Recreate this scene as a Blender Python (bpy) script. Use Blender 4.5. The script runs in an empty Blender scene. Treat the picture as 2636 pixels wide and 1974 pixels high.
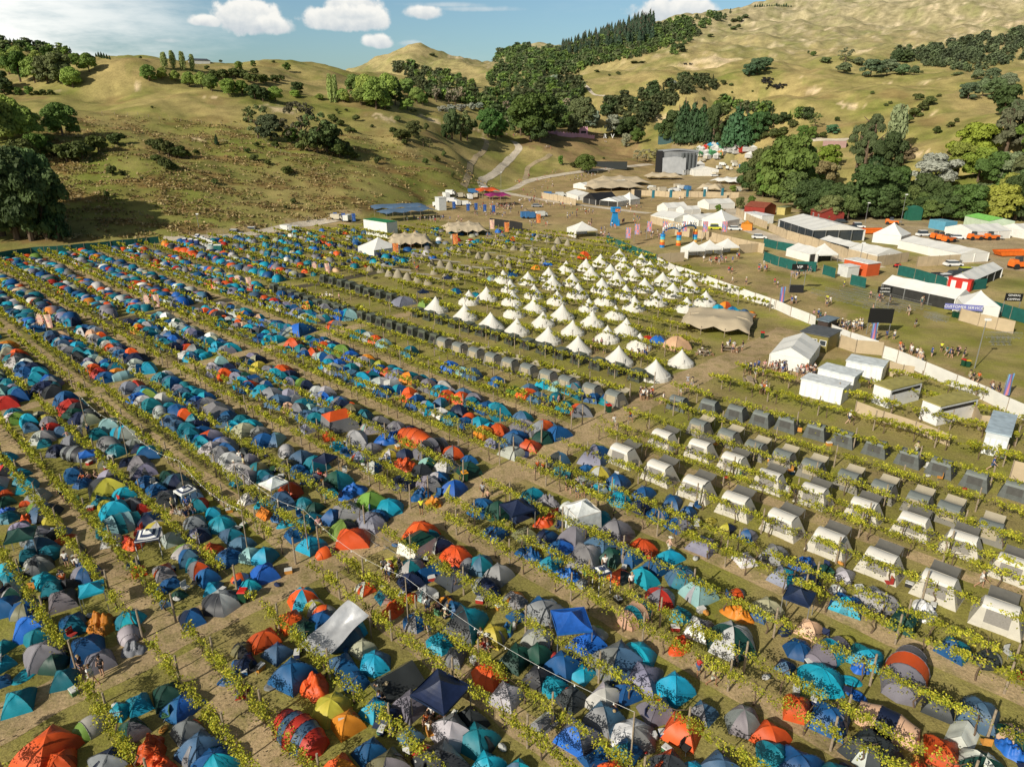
import bpy, bmesh, math, random
import numpy as np
from mathutils import Vector, Matrix, noise
random.seed(11); rng=np.random.default_rng(5)
R=math.radians
scene=bpy.context.scene
COL=scene.collection
# ------------------------------------------------------------------ survey: the drone's position and the field's own axes
F=1780.; CX=1318.; CY=987.; TH=R(21.1); HC=36.
AB=R(43.5); SB,CB=math.sin(AB),math.cos(AB)      # u runs along the cross paths, v along the vine rows
def W(u,v): return (u*SB-v*CB*1.0, u*CB+v*SB) if False else (u*SB+v*math.sin(R(-46.5)), u*CB+v*math.cos(R(-46.5)))
def UVW(X,Y): return X*SB+Y*CB, X*math.sin(R(-46.5))+Y*math.cos(R(-46.5))
def ray(x,y):
    dx=(x-CX)/F; dy=-(y-CY)/F
    return dx, math.cos(TH)+dy*math.sin(TH), -math.sin(TH)+dy*math.cos(TH)
def G(x,y,z=0.):
    X,Y,Z=ray(x,y); t=(z-HC)/Z
    return X*t,Y*t
def PX(X,Y,Z=0.):
    zc=Z-HC; d=Y*math.cos(TH)-zc*math.sin(TH); up=Y*math.sin(TH)+zc*math.cos(TH)
    return CX+F*X/d, CY-F*up/d
def ppm(X,Y,Z=0.):   # picture units per metre of height there
    return PX(X,Y,Z)[1]-PX(X,Y,Z+1)[1]
T1=lambda a,b:(a*.4106,b*.4106)
T2=lambda a,b:(860+a*.4106,b*.4106)
T3=lambda a,b:(1736+a*.4106,b*.4106)
M3=lambda a,b:(1736+a*.4106,620+b*.4106)
M2=lambda a,b:(860+a*.4106,620+b*.4106)
M1=lambda a,b:(a*.4106,620+b*.4106)
D=lambda a,b:(a*1.1922,b*1.1922)
# ------------------------------------------------------------------ terrain survey points: (x,y) on the hillside and how far it is
ctl=[]
def cp(x,y,d):
    X,Y,Z=ray(x*1.1922,y*1.1922); h=math.hypot(X,Y); t=d/h
    ctl.append((X*t,Y*t,HC+Z*t))
def cz(azd,d,z): ctl.append((math.sin(R(azd))*d,math.cos(R(azd))*d,z))
for a in range(-180,181,12):
    for d in (12,40,90,150): cz(a,d,0)
for x,y in [(0,600),(200,560),(400,535),(560,510),(700,490),(850,462),(930,440),(0,575),(350,540),(1040,425),(1150,420),(1250,410),(1350,400),(1450,385),(1560,385),(1600,370),(1700,440),(1850,450),(2000,450),(2211,450),(1700,410),(1900,420),(2100,420),(1800,520),(2100,520),(1500,470),(1200,470),(1400,440),(2211,500),(1500,350),(1600,352)]:
    X,Y=G(x*1.1922,y*1.1922); ctl.append((X,Y,0.))
for q in [(0,470,275),(150,470,262),(300,460,262),(450,450,265),(600,430,275),(750,420,290),(860,415,310),
 (0,400,300),(120,370,310),(230,340,320),(150,300,345),(300,340,310),(420,330,325),(560,325,330),(700,335,335),(800,345,345),(900,350,360),(960,380,350),
 (0,300,340),(60,270,370),(200,300,350),(350,275,375),(500,280,375),(640,300,365),(760,290,385),(880,290,400),(980,310,410),
 (100,230,440),(230,200,470),(300,215,430),(400,215,430),(520,225,430),(620,240,430),(720,225,450),(850,230,470),(950,240,500),
 (0,180,520),(100,160,560),(0,92,700),(110,112,680),(230,130,560),(300,122,500),(345,137,520),(450,135,560),(560,130,640),(650,137,640),(750,155,680),(830,158,760),
 (400,170,490),(500,180,480),(600,190,480),(720,190,520),(820,195,560),
 (1040,395,395),(1060,345,440),(1110,300,520),(1010,310,470),(1000,345,420),(1080,370,430),(1160,345,470),(1180,300,530),(1250,340,500),(1250,300,560),(1330,315,560),(1400,320,560),(1230,283,600),(1340,290,610),(1130,330,480),(1130,370,450),(1200,380,440),
 (1000,240,600),(900,210,600),(1100,250,640),(1200,250,660),(1320,270,650),(1400,285,640),(1500,300,640),
 (908,98,1150),(830,142,1100),(870,115,1130),(960,120,1150),(1000,140,1150),(1050,140,1250),(950,180,900),(870,190,800),(1030,190,880),
 (1080,112,1700),(1120,97,1700),(1170,95,1700),(1210,105,1650),
 (1220,128,1250),(1300,100,1150),(1400,66,1100),(1450,62,1150),(1520,42,1250),(1600,22,1350),(1650,8,1450),
 (1100,190,800),(1200,190,800),(1300,160,880),(1400,125,900),(1500,105,950),
 (1250,165,760),(1350,165,720),(1450,160,740),(1540,135,830),(1300,210,660),(1400,215,640),(1500,200,660),(1600,170,720),(1420,260,640),(1500,250,600),(1580,290,560),(1550,240,600),
 (1640,210,620),(1740,180,680),(1850,165,700),(1700,245,570),(1850,240,560),(2000,215,560),(1700,300,510),(1850,300,490),(1980,300,470),(2080,280,460),(2200,260,470),(1650,310,540),(2200,340,400),(2000,350,410),(1850,360,420),
 (1660,130,850),(1780,140,820),(1900,160,780),(2050,180,700),(2211,160,700),
 (1600,75,1150),(1700,40,1300),(1720,-4,1550),(1800,-35,1650),(1900,-60,1700),(2000,-90,1750),(2211,-130,1800),(2350,-150,1800),(1800,70,1150),(1900,60,1200),(2000,60,1200),(2120,60,1200),(2211,50,1200),(1800,105,980),(1950,125,900),(2100,120,900),(2211,110,900)]:
    cp(*q)
# the far side of each skyline falls away
for az,d,z in [(-40,900,60),(-30,760,45),(-25,800,40),(-18,850,35),(-12,1000,40),(-8,1500,60),(-3,1700,70),(0,2600,90),(5,2000,90),(10,2000,120),(16,2300,150),(25,2800,200),(35,2900,220),(50,900,60),(60,900,60),(-55,700,40),(-60,500,20),(-45,400,20),(-50,300,5),(45,500,15),(50,350,0),(60,300,0)]: cz(az,d,z)
for a in range(-180,181,15):
    for d in (4500,9000): cz(a,d,30 if abs(a)<70 else 0)
    if abs(a)>75:
        for d in (300,900): cz(a,d,0)
ctl=np.array(ctl)
def lp(X,Y):
    r=np.sqrt(X*X+Y*Y)+1e-6
    return np.arctan2(X,Y), np.log(r)
CA,CLD=lp(ctl[:,0],ctl[:,1])
# heights are fitted in units of distance (slope seen), which keeps near and far ground equally smooth
CR=np.exp(CLD)
EPS=.012
def kern(A,L):
    dA=A[:,None]-CA[None]; dA=(dA+np.pi)%(2*np.pi)-np.pi
    return np.sqrt(dA**2+(L[:,None]-CLD[None])**2+EPS**2)
K=kern(CA,CLD)-np.eye(len(CA))*.004
wt=np.linalg.solve(K,ctl[:,2]/CR)
def smooth(x,a,b):
    t=np.clip((x-a)/(b-a),0,1); return t*t*(3-2*t)
def fbm(X,Y,s,o=4,seed=0):
    out=np.zeros_like(X)
    for i in range(o):
        f=2**i/s; a=.5**i
        for k in range(3):
            th=1.3*k+seed+i*2.1; 
            out+=a*np.sin((X*math.cos(th)+Y*math.sin(th))*f*6.28+seed*3+k*1.7+1.5*np.sin((Y*math.cos(th+.6)-X*math.sin(th+.6))*f*4.1+k+i))/2.2
    return out
FLATV=[(-400,232),(40,232),(80,227),(120,229),(160,232),(180,262),(235,270),(320,300),(360,330),(600,330),(800,100),(800,-300),(-400,-300)]
def Hn(X,Y):
    X=np.atleast_1d(np.asarray(X,float)); Y=np.atleast_1d(np.asarray(Y,float))
    out=np.empty(len(X))
    for s in range(0,len(X),20000):
        x=X[s:s+20000]; y=Y[s:s+20000]; A,L=lp(x,y)
        r=np.exp(L)
        z=kern(A,L)@wt*r
        z=np.where(z<0,0,z); z=z*smooth(z,0,2.5)
        hill=smooth(z,1,14)
        z=z+hill*(fbm(x,y,150,3,1)*2.6*np.clip(r/500,.6,1.6)+fbm(x,y,46,3,4)*.7*np.clip(r/400,.7,1.4)+smooth(r,650,1100)*(1-np.abs(fbm(x,y,170,4,9)))*5.5-1.0+fbm(x,y,13,2,6)*.16)
        z=z*smooth(r,180,235)
        out[s:s+20000]=z
    return out
def H1(x,y): return float(Hn([x],[y])[0])
_TT=np.exp(np.linspace(math.log(20),math.log(4200),900))
def P(x,y):
    """where the sight line through (x,y) meets the ground"""
    dx,dy,dz=ray(x,y); h=math.hypot(dx,dy)
    t=_TT/h; zs=HC+dz*t; g=Hn(dx*t,dy*t); b=np.nonzero(zs<g)[0]
    if len(b)==0: return None
    i=b[0]
    if i==0: return (dx*t[0],dy*t[0],float(g[0]))
    a0=zs[i-1]-g[i-1]; a1=g[i]-zs[i]; tt=t[i-1]+(t[i]-t[i-1])*a0/(a0+a1+1e-9)
    return (dx*tt,dy*tt,float(Hn([dx*tt],[dy*tt])[0]))
# ------------------------------------------------------------------ materials
MATS={}
def nodes_of(m): m.use_nodes=True; return m.node_tree.nodes,m.node_tree.links
def mat(name,col,rough=.7,noise_s=3.,var=.15,bump=.0,metal=0.,objcol=False,attr=None,transl=0.,spec=.3,coord='Object'):
    if name in MATS: return MATS[name]
    m=bpy.data.materials.new(name); n,l=nodes_of(m); b=n['Principled BSDF']
    b.inputs['Roughness'].default_value=rough; b.inputs['Metallic'].default_value=metal
    b.inputs['Specular IOR Level'].default_value=spec
    tc=n.new('ShaderNodeTexCoord'); ns=n.new('ShaderNodeTexNoise'); ns.inputs['Scale'].default_value=noise_s; ns.inputs['Detail'].default_value=5
    l.new(tc.outputs[coord],ns.inputs['Vector'])
    mr=n.new('ShaderNodeMapRange'); mr.inputs['To Min'].default_value=1-var; mr.inputs['To Max'].default_value=1+var
    mr.inputs['From Min'].default_value=.3; mr.inputs['From Max'].default_value=.7
    l.new(ns.outputs['Fac'],mr.inputs['Value'])
    mx=n.new('ShaderNodeVectorMath'); mx.operation='SCALE'
    if attr: s=n.new('ShaderNodeAttribute'); s.attribute_name=attr; l.new(s.outputs['Color'],mx.inputs[0])
    elif objcol: s=n.new('ShaderNodeObjectInfo'); l.new(s.outputs['Color'],mx.inputs[0])
    else: mx.inputs[0].default_value=col[:3]
    l.new(mr.outputs[0],mx.inputs['Scale'])
    l.new(mx.outputs[0],b.inputs['Base Color'])
    if bump:
        bp=n.new('ShaderNodeBump'); bp.inputs['Strength'].default_value=bump; bp.inputs['Distance'].default_value=.05
        l.new(ns.outputs['Fac'],bp.inputs['Height']); l.new(bp.outputs[0],b.inputs['Normal'])
    if transl:
        t=n.new('ShaderNodeBsdfTranslucent'); l.new(mx.outputs[0],t.inputs['Color'])
        ms=n.new('ShaderNodeMixShader'); ms.inputs[0].default_value=transl
        l.new(b.outputs[0],ms.inputs[1]); l.new(t.outputs[0],ms.inputs[2]); l.new(ms.outputs[0],n['Material Output'].inputs['Surface'])
    MATS[name]=m; return m
FAB=mat('tent_fabric',(1,1,1),.5,2.2,.16,.35,objcol=True,transl=.12,spec=.35)
PAINT=mat('painted_surface',(1,1,1),.55,1.3,.1,objcol=True)
CLOTH=mat('cloth',(1,1,1),.85,6,.12,objcol=True)
SKIN=mat('skin',(1,1,1),.6,4,.06,objcol=True)
LEAF=mat('leaf',(1,1,1),.6,.9,.35,objcol=True,transl=.3,spec=.25,coord='Object')
BARK=mat('bark',(.13,.09,.06),.9,6,.3,.5)
WOOD=mat('weathered_wood',(.3,.24,.17),.85,5,.25,.3)
STEEL=mat('steel',(.45,.46,.47),.35,4,.08,metal=.7)
BLACK=mat('black_plastic',(.02,.02,.022),.5,4,.2)
GLASS=mat('window_glass',(.04,.05,.06),.12,2,.1,spec=.6)
RUBBER=mat('rubber',(.02,.02,.02),.8,9,.2)
VCOL=mat('tent_fabric_mixed',(1,1,1),.5,1.2,.12,.2,attr='Col',transl=.1)
VLEAF=mat('leaf_mixed',(1,1,1),.7,.12,.3,attr='Col',transl=.2,coord='Object')
# ------------------------------------------------------------------ object helpers
REG=[]   # (object, base words, short words, kind)
def link(o,parent=None,loc=None):
    COL.objects.link(o)
    if parent is not None: o.parent=parent
    if loc is not None: o.location=loc
    return o
def mesh(name,V,Fc,smooth_=False,mats=None,idx=None):
    me=bpy.data.meshes.new(name); me.from_pydata([tuple(map(float,v)) for v in V],[],Fc)
    for m in (mats or []): me.materials.append(m)
    if idx is not None: me.polygons.foreach_set('material_index',np.array(idx,dtype=np.int32))
    if smooth_: me.polygons.foreach_set('use_smooth',np.ones(len(me.polygons),dtype=bool))
    me.update(); return me
def quadmesh(name,V,mats,col=None,smooth_=False):
    """V: (n,4,3) array of loose quads"""
    n=len(V); me=bpy.data.meshes.new(name); me.vertices.add(n*4); me.vertices.foreach_set('co',np.ascontiguousarray(V,dtype=np.float32).ravel())
    me.loops.add(n*4); me.loops.foreach_set('vertex_index',np.arange(n*4,dtype=np.int32))
    me.polygons.add(n); me.polygons.foreach_set('loop_start',np.arange(0,n*4,4,dtype=np.int32)); me.polygons.foreach_set('loop_total',np.full(n,4,dtype=np.int32))
    me.materials.append(mats)
    me.update(calc_edges=True)
    if col is not None:
        ca=me.color_attributes.new('Col','FLOAT_COLOR','POINT'); c=np.ones((n*4,4),dtype=np.float32); c[:,:3]=np.repeat(col,4,axis=0); ca.data.foreach_set('color',c.ravel())
    return me
def ob(name,me,parent=None,loc=(0,0,0),rz=0.,color=None,scale=None):
    o=bpy.data.objects.new(name,me); link(o,parent); o.location=loc; o.rotation_euler=(0,0,rz)
    if color is not None: o.color=(*color[:3],1)
    if scale is not None: o.scale=scale
    return o
def empty(name,loc,rz=0.,scale=None):
    o=bpy.data.objects.new(name,None); link(o); o.location=loc; o.rotation_euler=(0,0,rz); o.empty_display_size=.3
    if scale is not None: o.scale=scale
    return o
def tag(o,label,cat,group=None,kind=None):
    if label: o['label']=label
    if cat: o['category']=cat
    if group: o['group']=group
    if kind: o['kind']=kind
    return o
def reg(o,base,short,cat,group=None,where=None):
    o['category']=cat
    if group: o['group']=group
    REG.append([o,base,short,where]); return o
class MB:
    def __init__(s): s.V=[];s.F=[];s.I=[];s.mi=0
    def box(s,c,d,rz=0.,taper=1.):
        x,y,z=c; a,b,h=d[0]/2,d[1]/2,d[2]; k=len(s.V); co,si=math.cos(rz),math.sin(rz)
        for zz,t in ((0,1),(h,taper)):
            for px,py in ((-a,-b),(a,-b),(a,b),(-a,b)):
                px*=t;py*=t; s.V.append((x+px*co-py*si,y+px*si+py*co,z+zz))
        s.add([(k,k+3,k+2,k+1),(k+4,k+5,k+6,k+7),(k,k+1,k+5,k+4),(k+1,k+2,k+6,k+5),(k+2,k+3,k+7,k+6),(k+3,k,k+4,k+7)])
        return s
    def add(s,fs):
        s.F+=fs; s.I+=[s.mi]*len(fs)
    def poly(s,pts):
        k=len(s.V); s.V+=list(pts); s.add([tuple(range(k,k+len(pts)))]); return s
    def tube(s,p,q,r,r2=None,n=6):
        p=Vector(p);q=Vector(q);r2=r if r2 is None else r2; d=(q-p).normalized()
        a=d.orthogonal().normalized(); b=d.cross(a); k=len(s.V)
        for o_,rr in ((p,r),(q,r2)):
            for i in range(n):
                t=2*math.pi*i/n; s.V.append(tuple(o_+a*math.cos(t)*rr+b*math.sin(t)*rr))
        s.add([(k+i,k+(i+1)%n,k+n+(i+1)%n,k+n+i) for i in range(n)]+[tuple(k+i for i in range(n-1,-1,-1)),tuple(k+n+i for i in range(n))])
        return s
    def path(s,pts,r,n=5):
        for a,b in zip(pts,pts[1:]): s.tube(a,b,r,n=n)
        return s
    def grid(s,fn,nu,nv):
        k=len(s.V)
        for i in range(nu+1):
            for j in range(nv+1): s.V.append(tuple(fn(i/nu,j/nv)))
        s.add([(k+i*(nv+1)+j,k+(i+1)*(nv+1)+j,k+(i+1)*(nv+1)+j+1,k+i*(nv+1)+j+1) for i in range(nu) for j in range(nv)])
        return s
    def mesh(s,name,mats,smooth_=False):
        return mesh(name,s.V,s.F,smooth_,mats if isinstance(mats,list) else [mats],s.I)
# ------------------------------------------------------------------ colours of cloth
PAL={'C':((.012,.30,.44),'cyan'),'T':((.01,.16,.22),'teal'),'B':((.012,.085,.24),'blue'),'N':((.012,.022,.06),'navy'),
'G':((.19,.19,.21),'grey'),'L':((.42,.42,.41),'light grey'),'D':((.035,.04,.045),'charcoal'),'O':((.66,.095,.018),'orange red'),
'A':((.62,.22,.02),'amber'),'Y':((.45,.40,.05),'yellow'),'E':((.012,.06,.045),'dark green'),'M':((.24,.42,.42),'pale mint'),
'W':((.74,.73,.70),'white'),'K':((.16,.15,.08),'khaki'),'P':((.62,.40,.26),'peach'),'V':((.23,.23,.31),'lavender grey'),
'R':((.42,.03,.02),'red'),'S':((.06,.13,.22),'slate blue'),'g':((.16,.28,.05),'lime green'),'r':((.02,.13,.5),'royal blue'),'k':((.36,.36,.25),'cream')}
# ------------------------------------------------------------------ camera, sun and sky
cam=bpy.data.cameras.new('drone_camera'); co=bpy.data.objects.new('drone_camera',cam); link(co)
cam.sensor_width=36; cam.lens=36*F/2636; cam.clip_start=.5; cam.clip_end=20000
co.location=(0,0,HC); co.rotation_euler=(R(90)-TH,0,0); scene.camera=co
SUNAZ=R(223.5); SUNEL=R(30)
sd=Vector((math.sin(SUNAZ)*math.cos(SUNEL),math.cos(SUNAZ)*math.cos(SUNEL),math.sin(SUNEL)))
sun=bpy.data.lights.new('sun','SUN'); sun.energy=5.0; sun.angle=R(.5); sun.color=(1,.93,.80)
so=bpy.data.objects.new('sun',sun); link(so); so.rotation_euler=sd.to_track_quat('Z','Y').to_euler(); so.location=(-60,-60,80)
wd=bpy.data.worlds.new('World'); scene.world=wd; wd.use_nodes=True
n=wd.node_tree.nodes; l=wd.node_tree.links; bg=n['Background']; bg.inputs['Strength'].default_value=.068
sk=n.new('ShaderNodeTexSky'); sk.sky_type='NISHITA'; sk.sun_disc=False; sk.sun_elevation=SUNEL; sk.sun_rotation=SUNAZ
sk.air_density=1.0; sk.dust_density=1.2; sk.ozone_density=1.6; sk.altitude=50
def N(t,**k):
    x=n.new(t)
    for a,b in k.items(): setattr(x,a,b)
    return x
def M_(op,a,b=None,c=None,clamp=False):
    x=N('ShaderNodeMath',operation=op); x.use_clamp=clamp
    for i,v in enumerate((a,b,c)):
        if v is None: continue
        if isinstance(v,(int,float)): x.inputs[i].default_value=v
        else: l.new(v,x.inputs[i])
    return x.outputs[0]
tc=N('ShaderNodeTexCoord'); sp=N('ShaderNodeSeparateXYZ'); l.new(tc.outputs['Generated'],sp.inputs[0])
az=M_('ARCTAN2',sp.outputs[0],sp.outputs[1]); el=M_('ARCSINE',sp.outputs[2])
cb=N('ShaderNodeCombineXYZ'); l.new(az,cb.inputs[0]); l.new(el,cb.inputs[1])
def nz(scale,detail,vec=None,rough=.55):
    x=N('ShaderNodeTexNoise'); x.inputs['Scale'].default_value=scale; x.inputs['Detail'].default_value=detail; x.inputs['Roughness'].default_value=rough
    l.new(vec or cb.outputs[0],x.inputs['Vector']); return x
n1=nz(26,6); n2=nz(70,5)
nn=M_('ADD',M_('MULTIPLY',M_('SUBTRACT',n1.outputs['Fac'],.5),1.15),M_('MULTIPLY',M_('SUBTRACT',n2.outputs['Fac'],.5),.45))
def aer(x,y):
    X,Y,Z=ray(x,y); return math.atan2(X,Y),math.asin(Z/math.sqrt(X*X+Y*Y+Z*Z))
tot=None; sh=None
for x,y,rx,ry,soft in [(530,58,42,17,.5),(640,50,78,50,.35),(705,70,50,28,.5),(890,55,112,38,.4),(900,22,70,40,.4),(968,110,42,22,.5),(1093,35,52,22,.6),(1745,30,110,40,.5),(1058,113,36,10,.9),(430,106,40,7,1.1),(1230,25,130,9,1.2),(1150,14,120,8,1.2)]:
    a,e=aer(x,y); px=1/1780/1.05
    k=M_('MULTIPLY',M_('SUBTRACT',az,a),1/(rx*px)); q=M_('MULTIPLY',M_('SUBTRACT',el,e),1/(ry*px))
    qd=M_('MULTIPLY',q,M_('ADD',1.0,M_('MULTIPLY',M_('LESS_THAN',q,0.),.55)))
    r2=M_('SQRT',M_('ADD',M_('MULTIPLY',k,k),M_('MULTIPLY',qd,qd)))
    f=M_('SUBTRACT',r2,nn)
    mr=N('ShaderNodeMapRange'); mr.interpolation_type='SMOOTHSTEP'; l.new(f,mr.inputs[0]); mr.inputs[1].default_value=1.05; mr.inputs[2].default_value=1.05-soft*.75
    mr.inputs[4].default_value=1.0 if soft<.8 else .42
    v=mr.outputs[0]; s_=M_('MULTIPLY',v,q)
    tot=v if tot is None else M_('MAXIMUM',tot,v); sh=s_ if sh is None else M_('ADD',sh,s_)
# high thin cirrus on the left
mp=N('ShaderNodeMapping'); mp.inputs['Scale'].default_value=(3.2,13,1); mp.inputs['Rotation'].default_value=(0,0,R(-18)); l.new(cb.outputs[0],mp.inputs['Vector'])
n3=nz(1.5,7,mp.outputs[0],.62)
ga=N('ShaderNodeMapRange'); ga.interpolation_type='SMOOTHSTEP'; l.new(az,ga.inputs[0]); ga.inputs[1].default_value=R(-14); ga.inputs[2].default_value=R(-37)
ci=N('ShaderNodeMapRange'); ci.interpolation_type='SMOOTHSTEP'; l.new(M_('ADD',n3.outputs['Fac'],M_('MULTIPLY',ga.outputs[0],.36)),ci.inputs[0]); ci.inputs[1].default_value=.50; ci.inputs[2].default_value=.86
ci2=M_('MULTIPLY',ci.outputs[0],M_('ADD',M_('MULTIPLY',ga.outputs[0],.95),.12),clamp=True)
shd=N('ShaderNodeMapRange'); l.new(M_('ADD',sh,M_('MULTIPLY',M_('SUBTRACT',n2.outputs['Fac'],.5),1.6)),shd.inputs[0]); shd.inputs[1].default_value=-.7; shd.inputs[2].default_value=.6
cc=N('ShaderNodeMix',data_type='RGBA'); cc.inputs[6].default_value=(6.6,7.4,8.0,1); cc.inputs[7].default_value=(11.5,11.4,10.8,1); l.new(shd.outputs[0],cc.inputs[0])
tint=N('ShaderNodeMix',data_type='RGBA',blend_type='MULTIPLY'); tint.inputs[0].default_value=1; tint.inputs[7].default_value=(1.02,1.24,1.30,1); l.new(sk.outputs[0],tint.inputs[6])
m1=N('ShaderNodeMix',data_type='RGBA'); l.new(ci2,m1.inputs[0]); l.new(tint.outputs[2],m1.inputs[6]); m1.inputs[7].default_value=(12.8,12.9,12.4,1)
m2=N('ShaderNodeMix',data_type='RGBA'); l.new(tot,m2.inputs[0]); l.new(m1.outputs[2],m2.inputs[6]); l.new(cc.outputs[2],m2.inputs[7])
zf=N('ShaderNodeMapRange'); l.new(el,zf.inputs[0]); zf.inputs[1].default_value=R(11); zf.inputs[2].default_value=R(32); zf.inputs[3].default_value=1.22; zf.inputs[4].default_value=.36  # sky raised near the horizon and dimmed higher up to deepen shadows
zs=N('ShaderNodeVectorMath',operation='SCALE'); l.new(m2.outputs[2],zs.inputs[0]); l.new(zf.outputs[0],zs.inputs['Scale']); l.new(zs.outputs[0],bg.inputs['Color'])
scene.view_settings.view_transform='Standard'; scene.view_settings.look='None'; scene.view_settings.exposure=0; scene.view_settings.gamma=1
# ------------------------------------------------------------------ ground and hills, one sheet
azs=np.concatenate([np.arange(-180,-52,4.),np.arange(-52,52,.19),np.arange(52,180,4.)]); azs=np.radians(azs)
lds=np.concatenate([np.linspace(math.log(2),math.log(60),14)[:-1],np.linspace(math.log(60),math.log(1900),330),np.linspace(math.log(1950),math.log(9500),30)])
AA,LL=np.meshgrid(azs,lds,indexing='ij'); na,nl=AA.shape
GX=(np.sin(AA)*np.exp(LL)).ravel(); GY=(np.cos(AA)*np.exp(LL)).ravel(); GZ=Hn(GX,GY)
_A=azs; _L=lds; _Z=GZ.reshape(na,nl)
def Hn(X,Y):
    A,L=lp(np.atleast_1d(np.asarray(X,float)),np.atleast_1d(np.asarray(Y,float))); L=np.clip(L,_L[0],_L[-1]-1e-6); A=np.clip(A,_A[0],_A[-1]-1e-6)
    i=np.clip(np.searchsorted(_A,A)-1,0,na-2); j=np.clip(np.searchsorted(_L,L)-1,0,nl-2); a=(A-_A[i])/(_A[i+1]-_A[i]); b=(L-_L[j])/(_L[j+1]-_L[j])
    return (_Z[i,j]*(1-a)+_Z[i+1,j]*a)*(1-b)+(_Z[i,j+1]*(1-a)+_Z[i+1,j+1]*a)*b
def inpoly(X,Y,poly):
    r=np.zeros(X.shape,bool); j=len(poly)-1
    for i in range(len(poly)):
        xi,yi=poly[i][:2]; xj,yj=poly[j][:2]
        with np.errstate(divide='ignore',invalid='ignore'):
            r^=((yi>Y)!=(yj>Y))&(X<(xj-xi)*(Y-yi)/(yj-yi)+xi)
        j=i
    return r
def wpoly(tf,pts):
    out=[]
    for a,b in pts:
        p=P(*tf(a,b)); 
        if p: out.append(p)
    return out
gu=GX*SB+GY*CB; gv=GX*math.sin(R(-46.5))+GY*math.cos(R(-46.5))
green=np.array([.125,.142,.032]); dry=np.array([.262,.216,.098]); brown=np.array([.17,.12,.055]); dirt=np.array([.27,.205,.12]); lush=np.array([.085,.12,.018])
def mixc(c,d,t): return c*(1-t)[:,None]+d*t[:,None]
t=np.clip(.5+.38*fbm(GX,GY,120,4,2)+smooth(np.exp(LL).ravel(),330,520)*.45-.25,0,1)
c=mixc(np.repeat(green[None],len(GX),0),dry,t)
show=(gu>150)&(GZ<1)&(np.exp(LL).ravel()<520)&(gv<240)
c[show]=mixc(c[show],dirt,np.clip(.55+.35*fbm(GX[show],GY[show],30,4,5),0,1))
# sheep-track terraces and steeper, balder ground
c=mixc(c,brown,np.clip(fbm(GX,GY,60,4,7)-.25,0,1)*.7*smooth(GZ,2,12)*(1-smooth(np.exp(LL).ravel(),500,900)*.6))
dz=np.abs(np.gradient(GZ.reshape(na,nl),axis=1).ravel()/np.gradient(np.exp(LL),axis=1).ravel())
c=mixc(c,dry*1.12,smooth(dz,.25,.6)*.5)
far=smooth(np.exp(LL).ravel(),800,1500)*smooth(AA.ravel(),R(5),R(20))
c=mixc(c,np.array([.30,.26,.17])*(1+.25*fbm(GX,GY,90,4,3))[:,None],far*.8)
# camp grass and the worn showground
camp=(gv<232)&(gu<170)&(GZ<1)
c[camp]=mixc(np.repeat(np.array([[.140,.145,.030]]),camp.sum(),0),dirt*.8,np.clip(.30+.30*fbm(GX[camp],GY[camp],14,4,3),0,.8))
def paint(tf,pts,colr,amt,soft=0.):
    poly=wpoly(tf,pts)
    if len(poly)<3: return
    global c
    m=inpoly(GX+fbm(GX,GY,20,2,5)*3,GY+fbm(GX,GY,25,2,6)*3,poly)
    tt=m*amt*np.clip(1+.35*fbm(GX,GY,18,4,8),.3,1.2)
    c=mixc(c,np.array(colr),np.clip(tt,0,1))
for tf,pts,colr,amt in [
 (T2,[(640,1230),(900,1190),(1100,1200),(1250,1120),(1500,1060),(2050,1020),(2192,1150),(2192,1330),(1980,1560),(1700,1480),(1480,1400),(700,1400),(620,1320)],(.22,.165,.09),.85),
 (T2,[(1150,760),(1300,800),(1640,830),(1850,860),(1960,960),(2050,1040),(1600,1060),(1450,1000),(1300,930),(1180,920)],(.20,.14,.075),.85),
 (T3,[(0,900),(520,930),(480,1220),(560,1330),(400,1420),(0,1330)],(.24,.19,.12),.8),
 (T3,[(700,1260),(1000,1280),(1300,1370),(1650,1380),(2250,1440),(2350,1700),(1900,1680),(1500,1560),(1100,1440),(780,1330)],(.235,.19,.125),.9),
 (M3,[(100,80),(450,150),(760,300),(1100,470),(1500,700),(2192,960),(2300,1100),(2192,1150),(1700,850),(1100,600),(700,430),(300,240)],(.235,.18,.10),.75),
 (M3,[(420,560),(800,560),(1050,700),(800,880),(440,820)],(.23,.175,.10),.7),
 (T1,[(1100,1450),(1500,1440),(1900,1390),(2192,1330),(2400,1330),(2200,1400),(1500,1490),(1150,1500)],(.26,.20,.12),.8),
 (T3,[(1600,1600),(2000,1500),(2300,1480),(2300,1560),(1900,1640)],(.26,.21,.14),.6)]:
    paint(tf,pts,colr,amt)
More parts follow.
